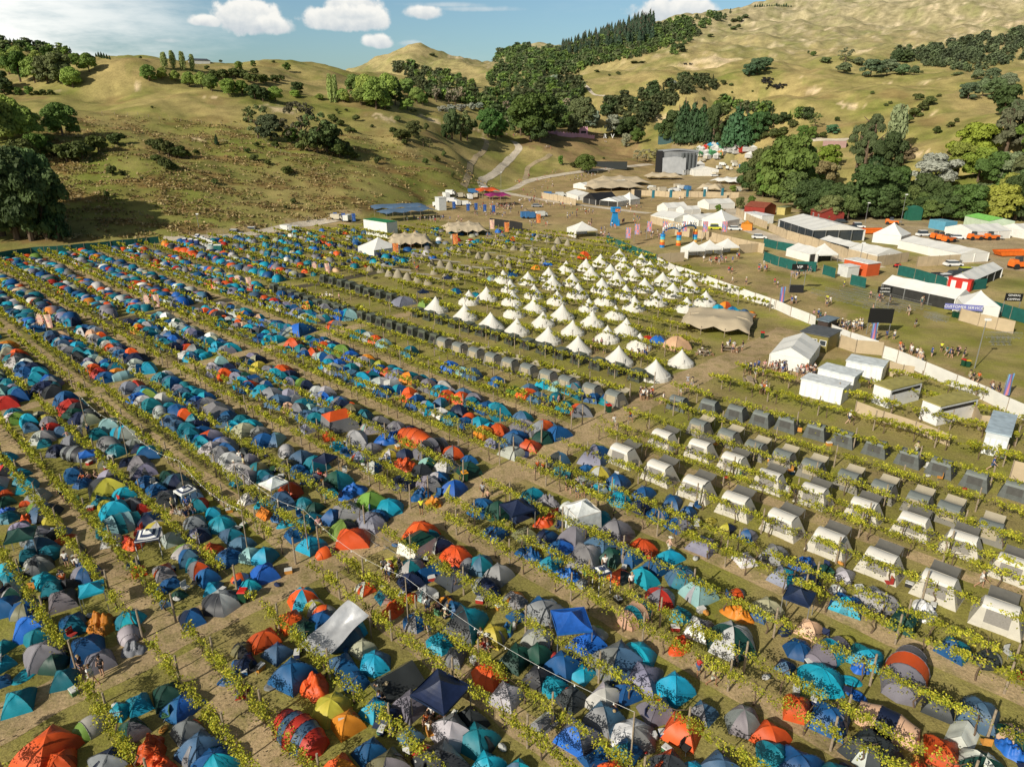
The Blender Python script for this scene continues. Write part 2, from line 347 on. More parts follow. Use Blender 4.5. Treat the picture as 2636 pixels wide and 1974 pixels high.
# pale slips and scars on the slopes
for tf,x,y,rx,ry in [(T3,1095,665,60,35),(T3,880,575,50,16),(T3,1590,515,35,12),(T3,1340,520,20,12),(T3,800,480,16,12),(T3,1600,720,40,12),(T3,1530,965,50,12),(T3,1600,40,50,40),(T3,1850,190,40,30),(T3,1960,160,60,12),(T3,2100,160,70,10),(T3,1750,240,60,10),(T3,1460,300,50,8),(T3,1180,320,60,10),(T3,990,310,40,12),(T3,700,150,8,25),(T3,1930,130,20,30),(T3,1220,600,14,8),(T3,300,395,120,5),(T3,620,345,40,5),
 (T2,330,745,60,8),(T2,620,765,70,10),(T2,900,820,30,14),(T2,1440,515,60,8),(T2,900,360,60,10),(T2,600,400,15,20),(T2,760,360,40,8),(T2,2060,750,50,10),(T1,1340,615,60,8),(T1,1750,680,100,16),(T1,860,550,40,8),(T1,1240,870,60,22),(T1,1400,880,25,18),(T1,380,570,30,5)]:
    p=P(*tf(x,y)); 
    if not p: continue
    q=P(*tf(x+rx,y)); w=p; 
    if not q: continue
    rr=max(2.,math.hypot(q[0]-p[0],q[1]-p[1])); s=1/ppm(*p)
    d=np.sqrt(((GX-p[0])/rr)**2+((GY-p[1])/(rr*.8+ry*.4106*s))**2)
    c=mixc(c,np.array([.52,.42,.29]),(1-smooth(d+.5*fbm(GX,GY,rr*.8,4,1),.45,1.0))*.85)
# rough rushes in brown drifts on the near hillside
rush=np.clip(fbm(GX*.6,GY*1.5,24,5,12)+.18*fbm(GX,GY,7,3,2)-.10,0,.9)*smooth(GZ,.3,2.5)*(1-smooth(np.exp(LL).ravel(),360,430))*(AA.ravel()<R(-4))
c=mixc(c,np.array([.15,.095,.04]),np.clip(rush*1.3,0,.85))
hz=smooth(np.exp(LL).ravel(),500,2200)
c=mixc(c,np.array([.36,.37,.34]),hz*.38)  # distance haze mixed into the ground colour
far2=smooth(np.exp(LL).ravel(),750,1100)*(AA.ravel()>R(-2))
c=mixc(c,np.array([.50,.43,.33]),np.clip(fbm(GX,GY,30,4,15)-.45,0,.8)*far2)
c=mixc(c,np.array([.15,.17,.06]),np.clip(fbm(GX,GY,55,4,21)-.25,0,.6)*far2)
c=mixc(c,np.array([.17,.155,.09]),np.clip(fbm(GX,GY,22,4,41)-.1,0,.7)*far2)
c=mixc(c,lush*1.1,np.clip(fbm(GX,GY,38,4,31)-.45,0,.4)*smooth(GZ,1,6)*(1-far2))
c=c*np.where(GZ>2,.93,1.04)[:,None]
c=np.clip(c*np.array([1.62,1.55,1.40]),0,.85)
me=bpy.data.meshes.new('ground')
fi=(np.arange(na-1)[:,None]*nl+np.arange(nl-1)[None]).ravel()
quads=np.stack([fi,fi+nl,fi+nl+1,fi+1],1)
me.vertices.add(na*nl); me.vertices.foreach_set('co',np.stack([GX,GY,GZ],1).astype(np.float32).ravel())
me.loops.add(len(quads)*4); me.loops.foreach_set('vertex_index',quads.astype(np.int32).ravel())
me.polygons.add(len(quads)); me.polygons.foreach_set('loop_start',np.arange(0,len(quads)*4,4,dtype=np.int32)); me.polygons.foreach_set('loop_total',np.full(len(quads),4,dtype=np.int32))
me.polygons.foreach_set('use_smooth',np.ones(len(quads),dtype=bool)); me.update(calc_edges=True)
if me.polygons[len(me.polygons)//2].normal.z<0: me.flip_normals()
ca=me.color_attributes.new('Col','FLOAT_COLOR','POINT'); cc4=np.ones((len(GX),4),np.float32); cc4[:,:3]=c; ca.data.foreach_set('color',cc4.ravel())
def groundmat(name,col=None,attr=None,s1=.9,s2=.11,alt=(.22,.18,.075),amt=.6,fine=6.):
    m=bpy.data.materials.new(name); n,l=nodes_of(m); b=n['Principled BSDF']; b.inputs['Roughness'].default_value=.95; b.inputs['Specular IOR Level'].default_value=.1
    g=n.new('ShaderNodeNewGeometry')
    def nz(s,d,r=.6):
        x=n.new('ShaderNodeTexNoise'); x.inputs['Scale'].default_value=s; x.inputs['Detail'].default_value=d; x.inputs['Roughness'].default_value=r; l.new(g.outputs['Position'],x.inputs['Vector']); return x.outputs['Fac']
    def rmp(v,a,b_,c0,c1):
        x=n.new('ShaderNodeMapRange'); x.inputs[1].default_value=a; x.inputs[2].default_value=b_; x.inputs[3].default_value=c0; x.inputs[4].default_value=c1; l.new(v,x.inputs[0]); return x.outputs[0]
    na_,nb,nc=nz(s1,8,.7),nz(s2,5),nz(fine,4,.75)
    if attr: a=n.new('ShaderNodeAttribute'); a.attribute_name=attr; base=a.outputs['Color']
    else: a=n.new('ShaderNodeRGB'); a.outputs[0].default_value=(*col,1); base=a.outputs[0]
    mx=n.new('ShaderNodeMix'); mx.data_type='RGBA'; l.new(base,mx.inputs[6]); mx.inputs[7].default_value=(*alt,1)
    l.new(rmp(na_,.47,.66,0,amt),mx.inputs[0])
    v1=n.new('ShaderNodeVectorMath'); v1.operation='SCALE'; l.new(mx.outputs[2],v1.inputs[0])
    mm=n.new('ShaderNodeMath'); mm.operation='MULTIPLY'; l.new(rmp(nb,.3,.7,.72,1.28),mm.inputs[0]); l.new(rmp(nc,.25,.75,.5,1.5),mm.inputs[1]); l.new(mm.outputs[0],v1.inputs['Scale'])
    l.new(v1.outputs[0],b.inputs['Base Color'])
    bp=n.new('ShaderNodeBump'); bp.inputs['Strength'].default_value=.6; bp.inputs['Distance'].default_value=.25; l.new(na_,bp.inputs['Height']); l.new(bp.outputs[0],b.inputs['Normal'])
    return m
GM=groundmat('pasture',attr='Col'); me.materials.append(GM)
tag(ob('ground',me),'dry grass and worn earth of the valley floor and its hills',None,kind='structure')
DIRT=groundmat('trodden_dirt',(.42,.31,.175),s1=.6,alt=(.21,.19,.06),amt=.8,fine=5)
ROAD=groundmat('gravel',(.56,.49,.39),alt=(.43,.36,.26),amt=.5)
TRACK=groundmat('dry_track',(.42,.33,.21),alt=(.27,.23,.10),amt=.7)
def ribbon(name,pts,w,m,label,lift=.03,step=2.5,jit=.12):
    """a strip laid on the ground through world points"""
    P2=[Vector((p[0],p[1])) for p in pts]; L=[]
    for i in range(len(P2)-1):
        p0=P2[max(i-1,0)];p1=P2[i];p2=P2[i+1];p3=P2[min(i+2,len(P2)-1)]
        k=max(2,int((p2-p1).length/step))
        for j in range(k):
            t=j/k; L.append(.5*((2*p1)+(p2-p0)*t+(2*p0-5*p1+4*p2-p3)*t*t+(3*p1-p0-3*p2+p3)*t**3))
    L.append(P2[-1]); V=[];Fc=[]; nx=4
    ws=w if callable(w) else (lambda t:w)
    for i,p in enumerate(L):
        d=(L[min(i+1,len(L)-1)]-L[max(i-1,0)]).normalized(); nn_=Vector((-d.y,d.x)); ww=ws(i/len(L))
        for j in range(nx+1):
            q=p+nn_*ww*(j/nx-.5)+(nn_*random.uniform(-jit,jit) if j in (0,nx) else Vector((0,0)))
            V.append([q.x,q.y,0])
    Z=Hn(np.array([v[0] for v in V]),np.array([v[1] for v in V]))
    slope=.0 if Z.max()<.5 else .12
    for v,z in zip(V,Z): v[2]=z+lift+slope*(z>.3)
    for i in range(len(L)-1):
        for j in range(nx):
            a=i*(nx+1)+j; Fc.append((a,a+1,a+nx+2,a+nx+1))
    me=mesh(name,V,Fc,True,[m]); 
    if me.polygons[0].normal.z<0: me.flip_normals()
    return tag(ob(name,me),label,None,kind='structure')
def pw(tf,pts): return [p for p in (P(*tf(a,b)) for a,b in pts) if p]
# lanes between the paired vine rows, and the cross paths
MU=[-1.7+12.55*k for k in range(0,8)]   # first post row of each lane
lane_u=[-1.2+0.0]+[12.3+12.5*k for k in range(0,5)]+[75.2,94,101]
for i,u in enumerate([-.6,12.3,24.5,36.7,49.1,61.6]):
    for v0,v1 in ((-8,44.2),(48.6,103),(107,139),(143,222)):
        if u>40 and v1<45: v0=-14
        ribbon('dirt_lane',[W(u,v) for v in np.linspace(v0,v1,7)],2.1 if i<4 else 1.9,DIRT,'worn dirt lane between two vine rows',.006,2.,.15)
ribbon('main_path',[W(u,46.3+.5*math.sin(u*.1)) for u in range(-6,126,8)],lambda t:3.8+1.6*t,DIRT,'wide dry path crossing the camp',.012,2.5,.3)
ribbon('cross_path',[W(u,105+.2*math.sin(u)) for u in range(14,90,8)],2.6,DIRT,'second dry path crossing the camp',.012,2.5,.3)
ribbon('flag_path',[W(u,141) for u in range(30,112,8)],3.4,groundmat('dark_matting',(.085,.075,.055),alt=(.14,.12,.06)),'dark matting path past the flags',.012,2.5,.2)
ribbon('gravel_road',pw(T2,[(1115,885),(1145,905),(1158,935),(1120,980),(1080,1020),(1030,1070),(975,1110),(928,1140),(935,1175),(985,1190),(1060,1205),(1150,1225),(1300,1252),(1450,1275),(1600,1292),(1800,1318),(1975,1338)]),4.8,ROAD,'pale gravel road winding down from the hill',.02)
ribbon('gravel_branch_road',pw(T2,[(1040,1195),(1120,1185),(1200,1145),(1300,1118),(1400,1100),(1550,1078),(1700,1062),(1850,1045),(1990,1032)]),5,ROAD,'pale road running on to the big stage',.03)
ribbon('farm_track',pw(T2,[(925,862),(955,885),(950,925),(905,975),(865,1020),(850,1070),(830,1130),(812,1170)]),3.2,TRACK,'rutted farm track up the hill',.02)
ribbon('footpath',pw(T2,[(1360,968),(1330,990),(1270,1015),(1215,1055),(1208,1095),(1195,1130)]),3,TRACK,'brown footpath up to the bank',.02)
ribbon('hill_track',pw(T2,[(1512,492),(1545,520),(1590,550),(1612,580),(1660,600),(1740,630)]),3.5,ROAD,'white track across the far paddock',.02)
ribbon('service_road',pw(T3,[(385,1310),(360,1350),(400,1410),(560,1470),(800,1540),(1000,1600),(1250,1680)]),7,ROAD,'dusty service road behind the marquees',.02)
ribbon('yard_road',pw(T3,[(800,1340),(1050,1400),(1350,1420),(1700,1440),(2250,1450)]),9,TRACK,'dusty yard in front of the big trees',.014)
ribbon('loop_road',pw(T3,[(1280,1440),(1500,1520),(1830,1590),(1960,1640),(2200,1690)])+[G(*M3(2250,130))],7,TRACK,'dusty road past the machinery',.022)
ribbon('fence_road',pw(T1,[(1020,1500),(1150,1500),(1500,1478),(1700,1445),(1900,1408),(2192,1360)]),4,ROAD,'pale road along the top of the vines',.02)
ribbon('hill_road',pw(T3,[(850,880),(1000,882),(1090,878)]),6,ROAD,'short piece of road behind the trees',.03)
# ------------------------------------------------------------------ vine rows
def leaf_quads(C,size,n,up=.35,flat=0.):
    """n leaf clumps as loose quads with random tilt around centres C (n,3)"""
    nrm=rng.normal(size=(n,3)); nrm[:,2]=np.abs(nrm[:,2])+up; nrm/=np.linalg.norm(nrm,axis=1)[:,None]
    a=np.cross(nrm,rng.normal(size=(n,3))); a/=np.linalg.norm(a,axis=1)[:,None]; b=np.cross(nrm,a)
    s=(size*rng.uniform(.6,1.35,n))[:,None] if np.isscalar(size) else (size*rng.uniform(.6,1.35,n))[:,None]
    a=a*s; b=b*s*rng.uniform(.6,1.,n)[:,None]
    return np.stack([C-a*.55,C-b*.5+a*.1,C+a*.55,C+b*.5-a*.05],1)
POSTH=2.7
postm=MB().tube((0,0,0),(.02,0,POSTH),.085,.07,7).mesh('post',WOOD)
leanm=MB().tube((0,0,0),(.02,0,2.2),.075,.065,7).mesh('post_short',WOOD)
def trunk_mesh(k):
    r=random.Random(k); m=MB(); pts=[(0,0,0)]
    for i in range(4): pts.append((r.uniform(-.12,.12),r.uniform(-.12,.12),.45*(i+1)))
    for i,(a,b) in enumerate(zip(pts,pts[1:])): m.tube(a,b,.07-.01*i,.06-.01*i,5)
    e=pts[-1]; m.tube(e,(e[0]-.5,e[1]+.4,1.95),.035,.02,4); m.tube(e,(e[0]+.5,e[1]-.4,1.95),.035,.02,4)
    return m.mesh('vine_trunk_form',BARK)
TR=[trunk_mesh(k) for k in range(4)]
LEAFV=mat('vine_leaf',(.27,.30,.03),.6,.5,.4,attr='Col',transl=.22,spec=.2)
GAPS=[(44.3,48.2),(103.6,106.6),(139,143)]
def clumpiness(u,v,near):
    k=.5+.5*math.sin(v*1.86+u*3.1)+.35*math.sin(v*.53+u*1.7)+.3*math.sin(v*5.1+u)
    return k
rowno=[0]
def vine_row(u,v0,v1,dens=1.,gaps=GAPS,posts=True,wide=1.,label=None,ph=0.):
    X0,Y0=W(u,(v0+v1)/2)
    vis=[]
    root=None; VV=[];CC=[]
    v=v0
    while v<v1:
        X,Y=W(u,v); px,py=PX(X,Y,1.8)
        d=math.hypot(X,Y)
        if -120<px<2760 and py<2150 and Y>10: vis.append(v)
        v+=1.
    if len(vis)<4: return
    v0,v1=max(v0,min(vis)),min(v1,max(vis)+1)
    wire=-.35
    v=v0
    while v<v1:
        if any(a<v<b for a,b in gaps): v+=1; continue
        X,Y=W(u,v); d=math.hypot(X,Y)
        per=(330 if d<45 else 240 if d<80 else 120 if d<130 else 46)*dens
        size=.115 if d<45 else .14 if d<80 else .21 if d<130 else .40
        k=clumpiness(u+ph,v,d); k=min(1.2,max(.22,k*.85+.26))
        n=int(per*min(k,1.7)*random.uniform(.75,1.25))
        if n>0:
            # shoots hang in tufts
            nt=max(1,n//14); tv=rng.uniform(0,1.,nt); tu=rng.normal(0,.21*wide,nt); tz=1.80+rng.normal(0,.13,nt)+.1*k
            ix=rng.integers(0,nt,n)
            dv=v+tv[ix]+rng.normal(0,.13,n); du=tu[ix]+rng.normal(0,.10,n); z=tz[ix]+rng.normal(0,.10,n)
            dr=rng.random(n)<.06; z=np.where(dr,z-rng.uniform(.2,1.0,n),z)
            Xs=(u+wire+du)*SB+dv*math.sin(R(-46.5)); Ys=(u+wire+du)*CB+dv*math.cos(R(-46.5))
            Q=leaf_quads(np.stack([Xs,Ys,z],1),size,n)
            VV.append(Q)
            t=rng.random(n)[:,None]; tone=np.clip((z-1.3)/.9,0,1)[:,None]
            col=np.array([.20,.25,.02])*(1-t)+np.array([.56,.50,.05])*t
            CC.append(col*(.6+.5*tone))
        v+=1.
    if not VV: return
    rowno[0]+=1
    vm=(v0+v1)/2; X0,Y0=W(u,vm)
    root=empty('vine_row',(X0,Y0,0))
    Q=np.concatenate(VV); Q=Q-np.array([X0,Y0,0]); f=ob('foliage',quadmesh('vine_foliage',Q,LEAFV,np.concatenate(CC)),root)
    wm=MB()
    segs=[];s=v0
    for a,b in sorted(gaps):
        if a>s and a<v1: segs.append((s,a)); s=b
        elif b<=s: pass
    segs.append((s,v1))
    for a,b in segs:
        if b-a<1: continue
        wm=MB(); A_=W(u-.35,a);B_=W(u-.35,b); wm.tube((A_[0]-X0,A_[1]-Y0,1.7),(B_[0]-X0,B_[1]-Y0,1.7),.008,.008,3)
        ob('wire',wm.mesh('vine_wire',BARK),root)
    if posts:
        k0=math.ceil((v0-.7)/6.75); k1=int((v1-.7)/6.75); cnt=0
        for k in range(k0,k1+1):
            v=.7+6.75*k+ph*0; 
            X,Y=W(u,v)
            if any(a+.3<v<b-.3 for a,b in gaps): continue
            if cnt>=40: break
            cnt+=1
            px,py=PX(X,Y,0)
            if not(-60<px<2700 and py<2080): continue
            ob('post',postm,root,(X-X0,Y-Y0,0),random.uniform(0,6))
    d=math.hypot(X0,Y0)
    k=0; v=v0+1
    while v<v1 and k<60:
        X,Y=W(u,v)
        if math.hypot(X,Y)<120 and not any(a-.2<v<b+.2 for a,b in gaps):
            px,py=PX(X,Y,0)
            if -60<px<2700 and py<2080: ob('trunk',random.choice(TR),root,(X-X0+random.uniform(-.1,.1),Y-Y0,0),random.uniform(0,6)); k+=1
        v+=3.37
    REG.append([root,label or 'long row of yellow-green vines on wooden posts','vine row','@row']); root['category']='vine row'; root['group']='vine rows of the camp ground'
    root['_u']=u
def vtop(u): # where the rows end, far side
    pts=[(-20,228),(40,226),(80,221),(112,214),(128,210),(150,190),(162,172),(170,150),(178,126)]
    for (a,b),(c_,d_) in zip(pts,pts[1:]):
        if a<=u<=c_: return b+(d_-b)*(u-a)/(c_-a)
    return 120
def vbot(u): # where the right-hand rows meet the white fence
    pts=[(0,-14),(88,-14),(100,2),(106,12),(110,22),(118,32),(126,46),(145,70),(162,102),(170,112),(180,128)]
    for (a,b),(c_,d_) in zip(pts,pts[1:]):
        if a<=u<=c_: return b+(d_-b)*(u-a)/(c_-a)+1.
    return -14
rows=[(0.9,1.),(-1.7,.8),(6.5,1.)]
for k in range(0,5):
    rows+= [(10.9+12.55*k,1.),(13.3+12.5*k,1.),(18.2+12.45*k,.95)]
rows+=[(73.6,1.15),(79.6,1.),(86.5,1.25),(93.3,1.2),(99.6,1.3),(106.,1.2),(112.6,1.2),(119.,1.2),(125.6,1.2),(132,1.2),(138.5,1.2),(145,1.2),(151.6,1.2),(158,1.2),(165,1.2),(171,1.2)]
showfield=[]
for u,dn in rows:
    g=list(GAPS)
    if u>80: g=[(42.8,49.5)]
    if 95<u<111: g=[(30,50.5),(106,110)] if u<105 else [(24,58)]
    if 111<u<126: g=[(20,64)]
    if u>86: g+= [(126,134)]
    if 118<u<160: g+=[(150,166)]
    dn2=dn*(1. if u<80 else 1.25)
    b=vbot(u); t_=vtop(u)
    vine_row(u,b,t_,dn2,g,ph=random.uniform(0,2),wide=1. if u<65 else 1.25)
# ------------------------------------------------------------------ tents: forms of unit width, tinted per tent
def dome_forms(seed,h=.56,p=2.7,skew=0.,ox=1.,split=3):
    """returns canopy (main colour), fly (second colour), poles, door; rectangular plan with crossed poles"""
    r=random.Random(seed); nph=24; ns=7
    nc=6 if seed in (3,6) else 4; cor=2*math.pi/nc
    def pt(ph,s,off=0.):
        q=((ph-math.pi/4)%cor)/cor; a_=(q-.5)*cor; rc=.60*min(1,s)
        rad=rc*math.cos(cor/2)/math.cos(a_); bul=math.sin(math.pi*q)
        rad*=1+(.035+.03*math.sin(seed*2.3))*bul*math.sin(s*3.0)
        wr=(.010*math.sin(ph*19+s*9+seed)+.010*math.sin(ph*11-s*13+seed*2))*math.sin(math.pi*s)
        z=h*(1-min(1,s)**2.1)**.82-.018*bul*math.sin(math.pi*s)
        R_=rad+wr*.6+off
        return (R_*math.cos(ph)*ox+skew*z, R_*math.sin(ph), max(0,z+off*.5+wr*.5))
    def gore(a,b,m,s0=0.,s1=1.,off=0.):
        m.grid(lambda i,j:pt(a+(b-a)*j,s0+(s1-s0)*i,off),ns,max(2,int(nph*(b-a)/(2*math.pi))))
    q=math.pi/4; c=MB(); f=MB()
    for k in range(nc):
        a,b=q+k*cor+1e-5,q+(k+1)*cor-1e-5
        (f if k in {0:(),1:(0,),2:(0,1),3:(0,2,4)}[split] else c).grid(lambda i,j:pt(a+(b-a)*j,(i+.0)**.8),ns,6)
    pl=[]
    for a in (q,q+math.pi/2):
        m=MB(); pts=[pt(a,1-i/6,.012) for i in range(6)]+[pt(a+math.pi,i/6,.012) for i in range(7)]
        pts=[(x,y,z+.008) for x,y,z in pts]; m.path(pts,.0045,3); pl.append(m)
    d=MB()   # half-moon door on the low front
    a0=-math.pi/4+seed%4*math.pi/2
    d.grid(lambda i,j:pt(a0+(.28+.0)*(j-.5)*2*(1-.55*i)+math.pi/4,1-.55*i,.012),4,4)
    return c,f,pl,d
def solid(m,name,mt,sm=True): return m.mesh(name,mt,sm) if m.F else None
DOMES=[]
for i,(h,p,sk,ox,sp) in enumerate([(.46,2.6,0,1,0),(.50,3.2,.10,1.1,1),(.44,2.4,0,1.1,2),(.52,2.8,-.12,.95,3),(.43,3.4,.08,1.2,1),(.48,2.3,0,1.05,3),(.46,2.9,.14,1.25,2),(.54,3.0,0,1.,0)]):
    c_,f_,pl_,d_=dome_forms(i+1,h,p,sk,ox,sp)
    DOMES.append(dict(canopy=solid(c_,'dome_canopy',FAB),fly=solid(f_,'dome_fly',FAB),poles=[solid(x,'tent_pole_form',PAINT) for x in pl_],door=solid(d_,'dome_door',FAB)))
def pop_forms(seed):
    """pop-up: two half shells leaning together, long body"""
    m1,m2,m3=MB(),MB(),MB()
    def pt(t,a): # t along, a around
        x=-.5+t; w=.32*math.sin(math.pi*min(1,max(0,t*.92+.04)))**.55; 
        hh=.40*math.sin(math.pi*(t*.9+.06))**.7*(1+.25*(t-.5))
        return (x,w*math.cos(a)*1.05,hh*math.sin(a))
    m1.grid(lambda i,j:pt(.38+.62*i,math.pi*j),7,10)
    m2.grid(lambda i,j:pt(.38*i,math.pi*j),5,10)
    ps=[]
    for t in (.38,.8): m3=MB(); m3.path([tuple(Vector(pt(t,math.pi*j/10))*1.015) for j in range(11)],.009,4); ps.append(solid(m3,'popup_pole',PAINT))
    return dict(canopy=solid(m1,'popup_canopy',FAB),fly=solid(m2,'popup_fly',FAB),poles=ps,door=None)
def tun_forms(seed,bays=4):
    m1,m2=MB(),MB(); ps=[]
    def pt(t,a):
        k=t*bays; fr=k-math.floor(k+1e-6); sag=1-.045*math.sin(math.pi*fr)
        e=.72+.28*math.sin(math.pi*min(1,max(0,t)))
        return (-.5+t,.33*e*sag*math.cos(a)*(1+.05*math.sin(a*2)),.42*e*sag*math.sin(a)**.85 if math.sin(a)>0 else 0)
    for b in range(bays):
        (m1 if b%2==0 else m2).grid(lambda i,j:pt((b+i)/bays,math.pi*j),4,10)
    for t in (0.001,.999): # end walls
        k=[pt(t,math.pi*j/10) for j in range(11)]; x=k[0][0]+(-.08 if t<.5 else .08)
        for a,b_ in zip(k,k[1:]): m1.poly([a,b_,(x,0,0)])
    for b in range(bays+1):
        m=MB(); m.path([tuple(Vector(pt(b/bays,math.pi*j/10))*1.012) for j in range(11)],.007,4); ps.append(solid(m,'hoop',PAINT))
    return dict(canopy=solid(m1,'tunnel_canopy',FAB),fly=solid(m2,'tunnel_fly',FAB),poles=ps,door=None)
def cab_forms(seed):
    """cabin tent: steep walls and a shallow roof"""
    w,r_,d=MB(),MB(),MB(); a,b=.5,.42
    base=[(-a,-b,0),(a,-b,0),(a,b,0),(-a,b,0)]; e=[(-a*.86,-b*.84,.42),(a*.86,-b*.84,.42),(a*.86,b*.84,.42),(-a*.86,b*.84,.42)]
    for i in range(4):
        j=(i+1)%4; w.grid(lambda s,t:tuple((Vector(base[i]).lerp(Vector(base[j]),t)).lerp(Vector(e[i]).lerp(Vector(e[j]),t),s)*(1-.015*math.sin(math.pi*s))),3,5)
    R1,R2=(-.24,0,.60),(.24,0,.60)
    r_.poly([e[0],e[1],R2,R1]); r_.poly([e[1],e[2],R2]); r_.poly([e[2],e[3],R1,R2]); r_.poly([e[3],e[0],R1])
    d.poly([(-.2,-b*1.0-.004,.03),(.16,-b*1.0-.004,.03),(.14,-b*.86-.012,.36),(-.18,-b*.86-.012,.36)])
    return dict(canopy=solid(w,'cabin_wall',FAB,False),fly=solid(r_,'cabin_roof',FAB,False),poles=[],door=solid(d,'cabin_door',FAB,False))
def heap_forms(seed,flat=.22):
    m=MB(); rr=random.Random(seed); ph=[rr.uniform(0,6) for _ in range(6)]
    def pt(s,t):
        a=t*2*math.pi; rad=.5*(1+.16*math.sin(2*a+ph[0])+.10*math.sin(3*a+ph[1])+.05*math.sin(7*a+ph[2]))
        x,y=rad*s*math.cos(a),rad*s*math.sin(a)
        z=flat*(1-s**1.5)*(1+.55*math.sin(x*13+ph[3])*math.cos(y*12+ph[4]))+.10*abs(math.sin(x*17+y*11+ph[5]))*(1-s**3)+.05*abs(math.sin(x*29-y*23+ph[2]))*(1-s**2)
        return (x,y*.8,max(0,z))
    m.grid(pt,14,34)
    return dict(canopy=solid(m,'crumpled_fabric',FAB),fly=None,poles=[],door=None)
def disc_forms(seed):
    m=MB(); m.grid(lambda s,t:(.5*s*math.cos(t*6.283),.32*s*math.sin(t*6.283),.05+.03*math.sin(s*9)+.02*math.sin(t*20)*s if s<.98 else .01),5,22)
    return dict(canopy=solid(m,'flat_fabric',FAB),fly=None,poles=[],door=None)
def aframe_forms(seed):
    m,f=MB(),MB(); Rg=[(-.42,0,.44),(.42,0,.40)]
    def side(s,mm):
        mm.grid(lambda i,j:((-.5+.0*i+1.0*j)*(1-.16*i),s*.40*(1-i)**.9+s*.02*math.sin(j*9)*math.sin(i*3),.43*i-.02*math.sin(math.pi*j)*i),5,8)
    side(-1,m); side(1,f)
    f.poly([(-.5,-.4,0),(-.42,0,.43),(-.5,.4,0)]); f.poly([(.5,-.4,0),(.5,.4,0),(.42,0,.43)])
    return dict(canopy=solid(m,'ridge_side',FAB),fly=solid(f,'ridge_other_side',FAB),poles=[],door=None)
POPS=[pop_forms(1)]; TUNS=[tun_forms(1,3),tun_forms(2,5)]; CABS=[cab_forms(1)]; HEAPS=[heap_forms(i,f) for i,f in ((1,.26),(2,.34),(3,.2))]; DISCS=[disc_forms(1)]; RIDG=[aframe_forms(1)]
KIND={'D':('dome_tent','dome tent',DOMES,'dome tents of the camp'),'T':('popup_tent','pop-up tent',POPS,'pop-up tents'),'U':('tunnel_tent','tunnel tent',TUNS,'tunnel tents'),
 'R':('cabin_tent','cabin tent',CABS,'cabin tents'),'C':('crumpled_tent','crumpled tent',HEAPS,'crumpled and half-pitched tents'),'F':('flat_groundsheet','flattened tent',DISCS,'flattened tents'),'A':('ridge_tent','ridge tent',RIDG,'ridge tents')}
def cvar(k,r=random):
    c_=PAL[k][0]; f=r.uniform(.82,1.2); return tuple(min(.85,x*f*r.uniform(.93,1.07)) for x in c_)
def tent(X,Y,w,kind,c1,c2=None,rz=None,Z=0.):
    nm,ws,forms,grp=KIND[kind]; fm=random.choice(forms)
    if rz is None: rz=AB+random.choice((0,1.57,3.14,4.71))+random.gauss(0,.25)
    hs=random.uniform(.9,1.1)
    root=empty(nm,(X,Y,Z),rz,(w,w,w*hs))
    two=c2 and c2!=c1
    a=cvar(c1); b=cvar(c2) if c2 else tuple(x*.8 for x in a)
    ob('canopy',fm['canopy'],root,color=a)
    if fm['fly']: ob('fly',fm['fly'],root,color=b)
    for p_ in fm['poles'][:4]: ob('pole',p_,root,color=tuple(x*.55+.01 for x in a))
    if fm['door'] and random.random()<.6: ob('door',fm['door'],root,color=b if two and not fm['fly'] else tuple(x*.6 for x in b))
    n1=PAL[c1][1]; n2=PAL[c2][1] if two and (fm['fly'] or kind!='D') else None
    base=(f'{n1} and {n2} {ws}' if n2 else f'{n1} {ws}')
    size='large ' if w>3.9 else 'small ' if w<2.1 else ''
    reg(root,size+base,n1+' '+ws,'tent',grp); return root
NEAR=[]   # ground spots already taken (X,Y,r)
def gazebo(X,Y,w,c,rz=None,legs=2.1,stripe=False,walls=False,h=None):
    if rz is None: rz=AB+random.gauss(0,.25)
    w*=.64
    root=empty('gazebo',(X,Y,0),rz); a=w/2; rf=MB(); v=MB()
    apex=legs+(h or .30*w)
    cs=[(-a,-a),(a,-a),(a,a),(-a,a)]
    for i in range(4):
        p,q=cs[i],cs[(i+1)%4]
        def f(s,t):
            x=p[0]+(q[0]-p[0])*t; y=p[1]+(q[1]-p[1])*t; z=legs+(apex-legs)*s**1.0-.10*w*math.sin(math.pi*s)*.6-.04*w*math.sin(math.pi*t)*(1-s)
            return (x*(1-s),y*(1-s),z)
        rf.mi=0; rf.grid(f,6,6)
        v.poly([(p[0],p[1],legs-.18),(q[0],q[1],legs-.18),(q[0],q[1],legs),(p[0],p[1],legs)])
    m=STRIPE if stripe else FAB
    ob('roof',rf.mesh('gazebo_roof',m,False),root,color=cvar(c)); ob('valance',v.mesh('gazebo_valance',m),root,color=cvar(c))
    for x,y in cs: ob('leg',MB().box((x*.97,y*.97,0),(.06,.06,legs)).mesh('gazebo_leg',STRIPE if stripe and w<3.5 else STEEL),root)
    if walls:
        wl=MB(); 
        for i in (0,1,2,3):
            p,q=cs[i],cs[(i+1)%4]; wl.poly([(p[0]*1.08,p[1]*1.08,0),(q[0]*1.08,q[1]*1.08,0),(q[0],q[1],legs-.1),(p[0],p[1],legs-.1)])
        ob('side_wall',wl.mesh('gazebo_wall',FAB),root,color=cvar(c))
    nm='navy and white striped gazebo' if stripe else PAL[c][1]+' gazebo'+(' with closed walls' if walls else '')
    reg(root,nm,('striped' if stripe else PAL[c][1])+' gazebo','gazebo','gazebos between the tents'); NEAR.append((X,Y,w*.55)); return root
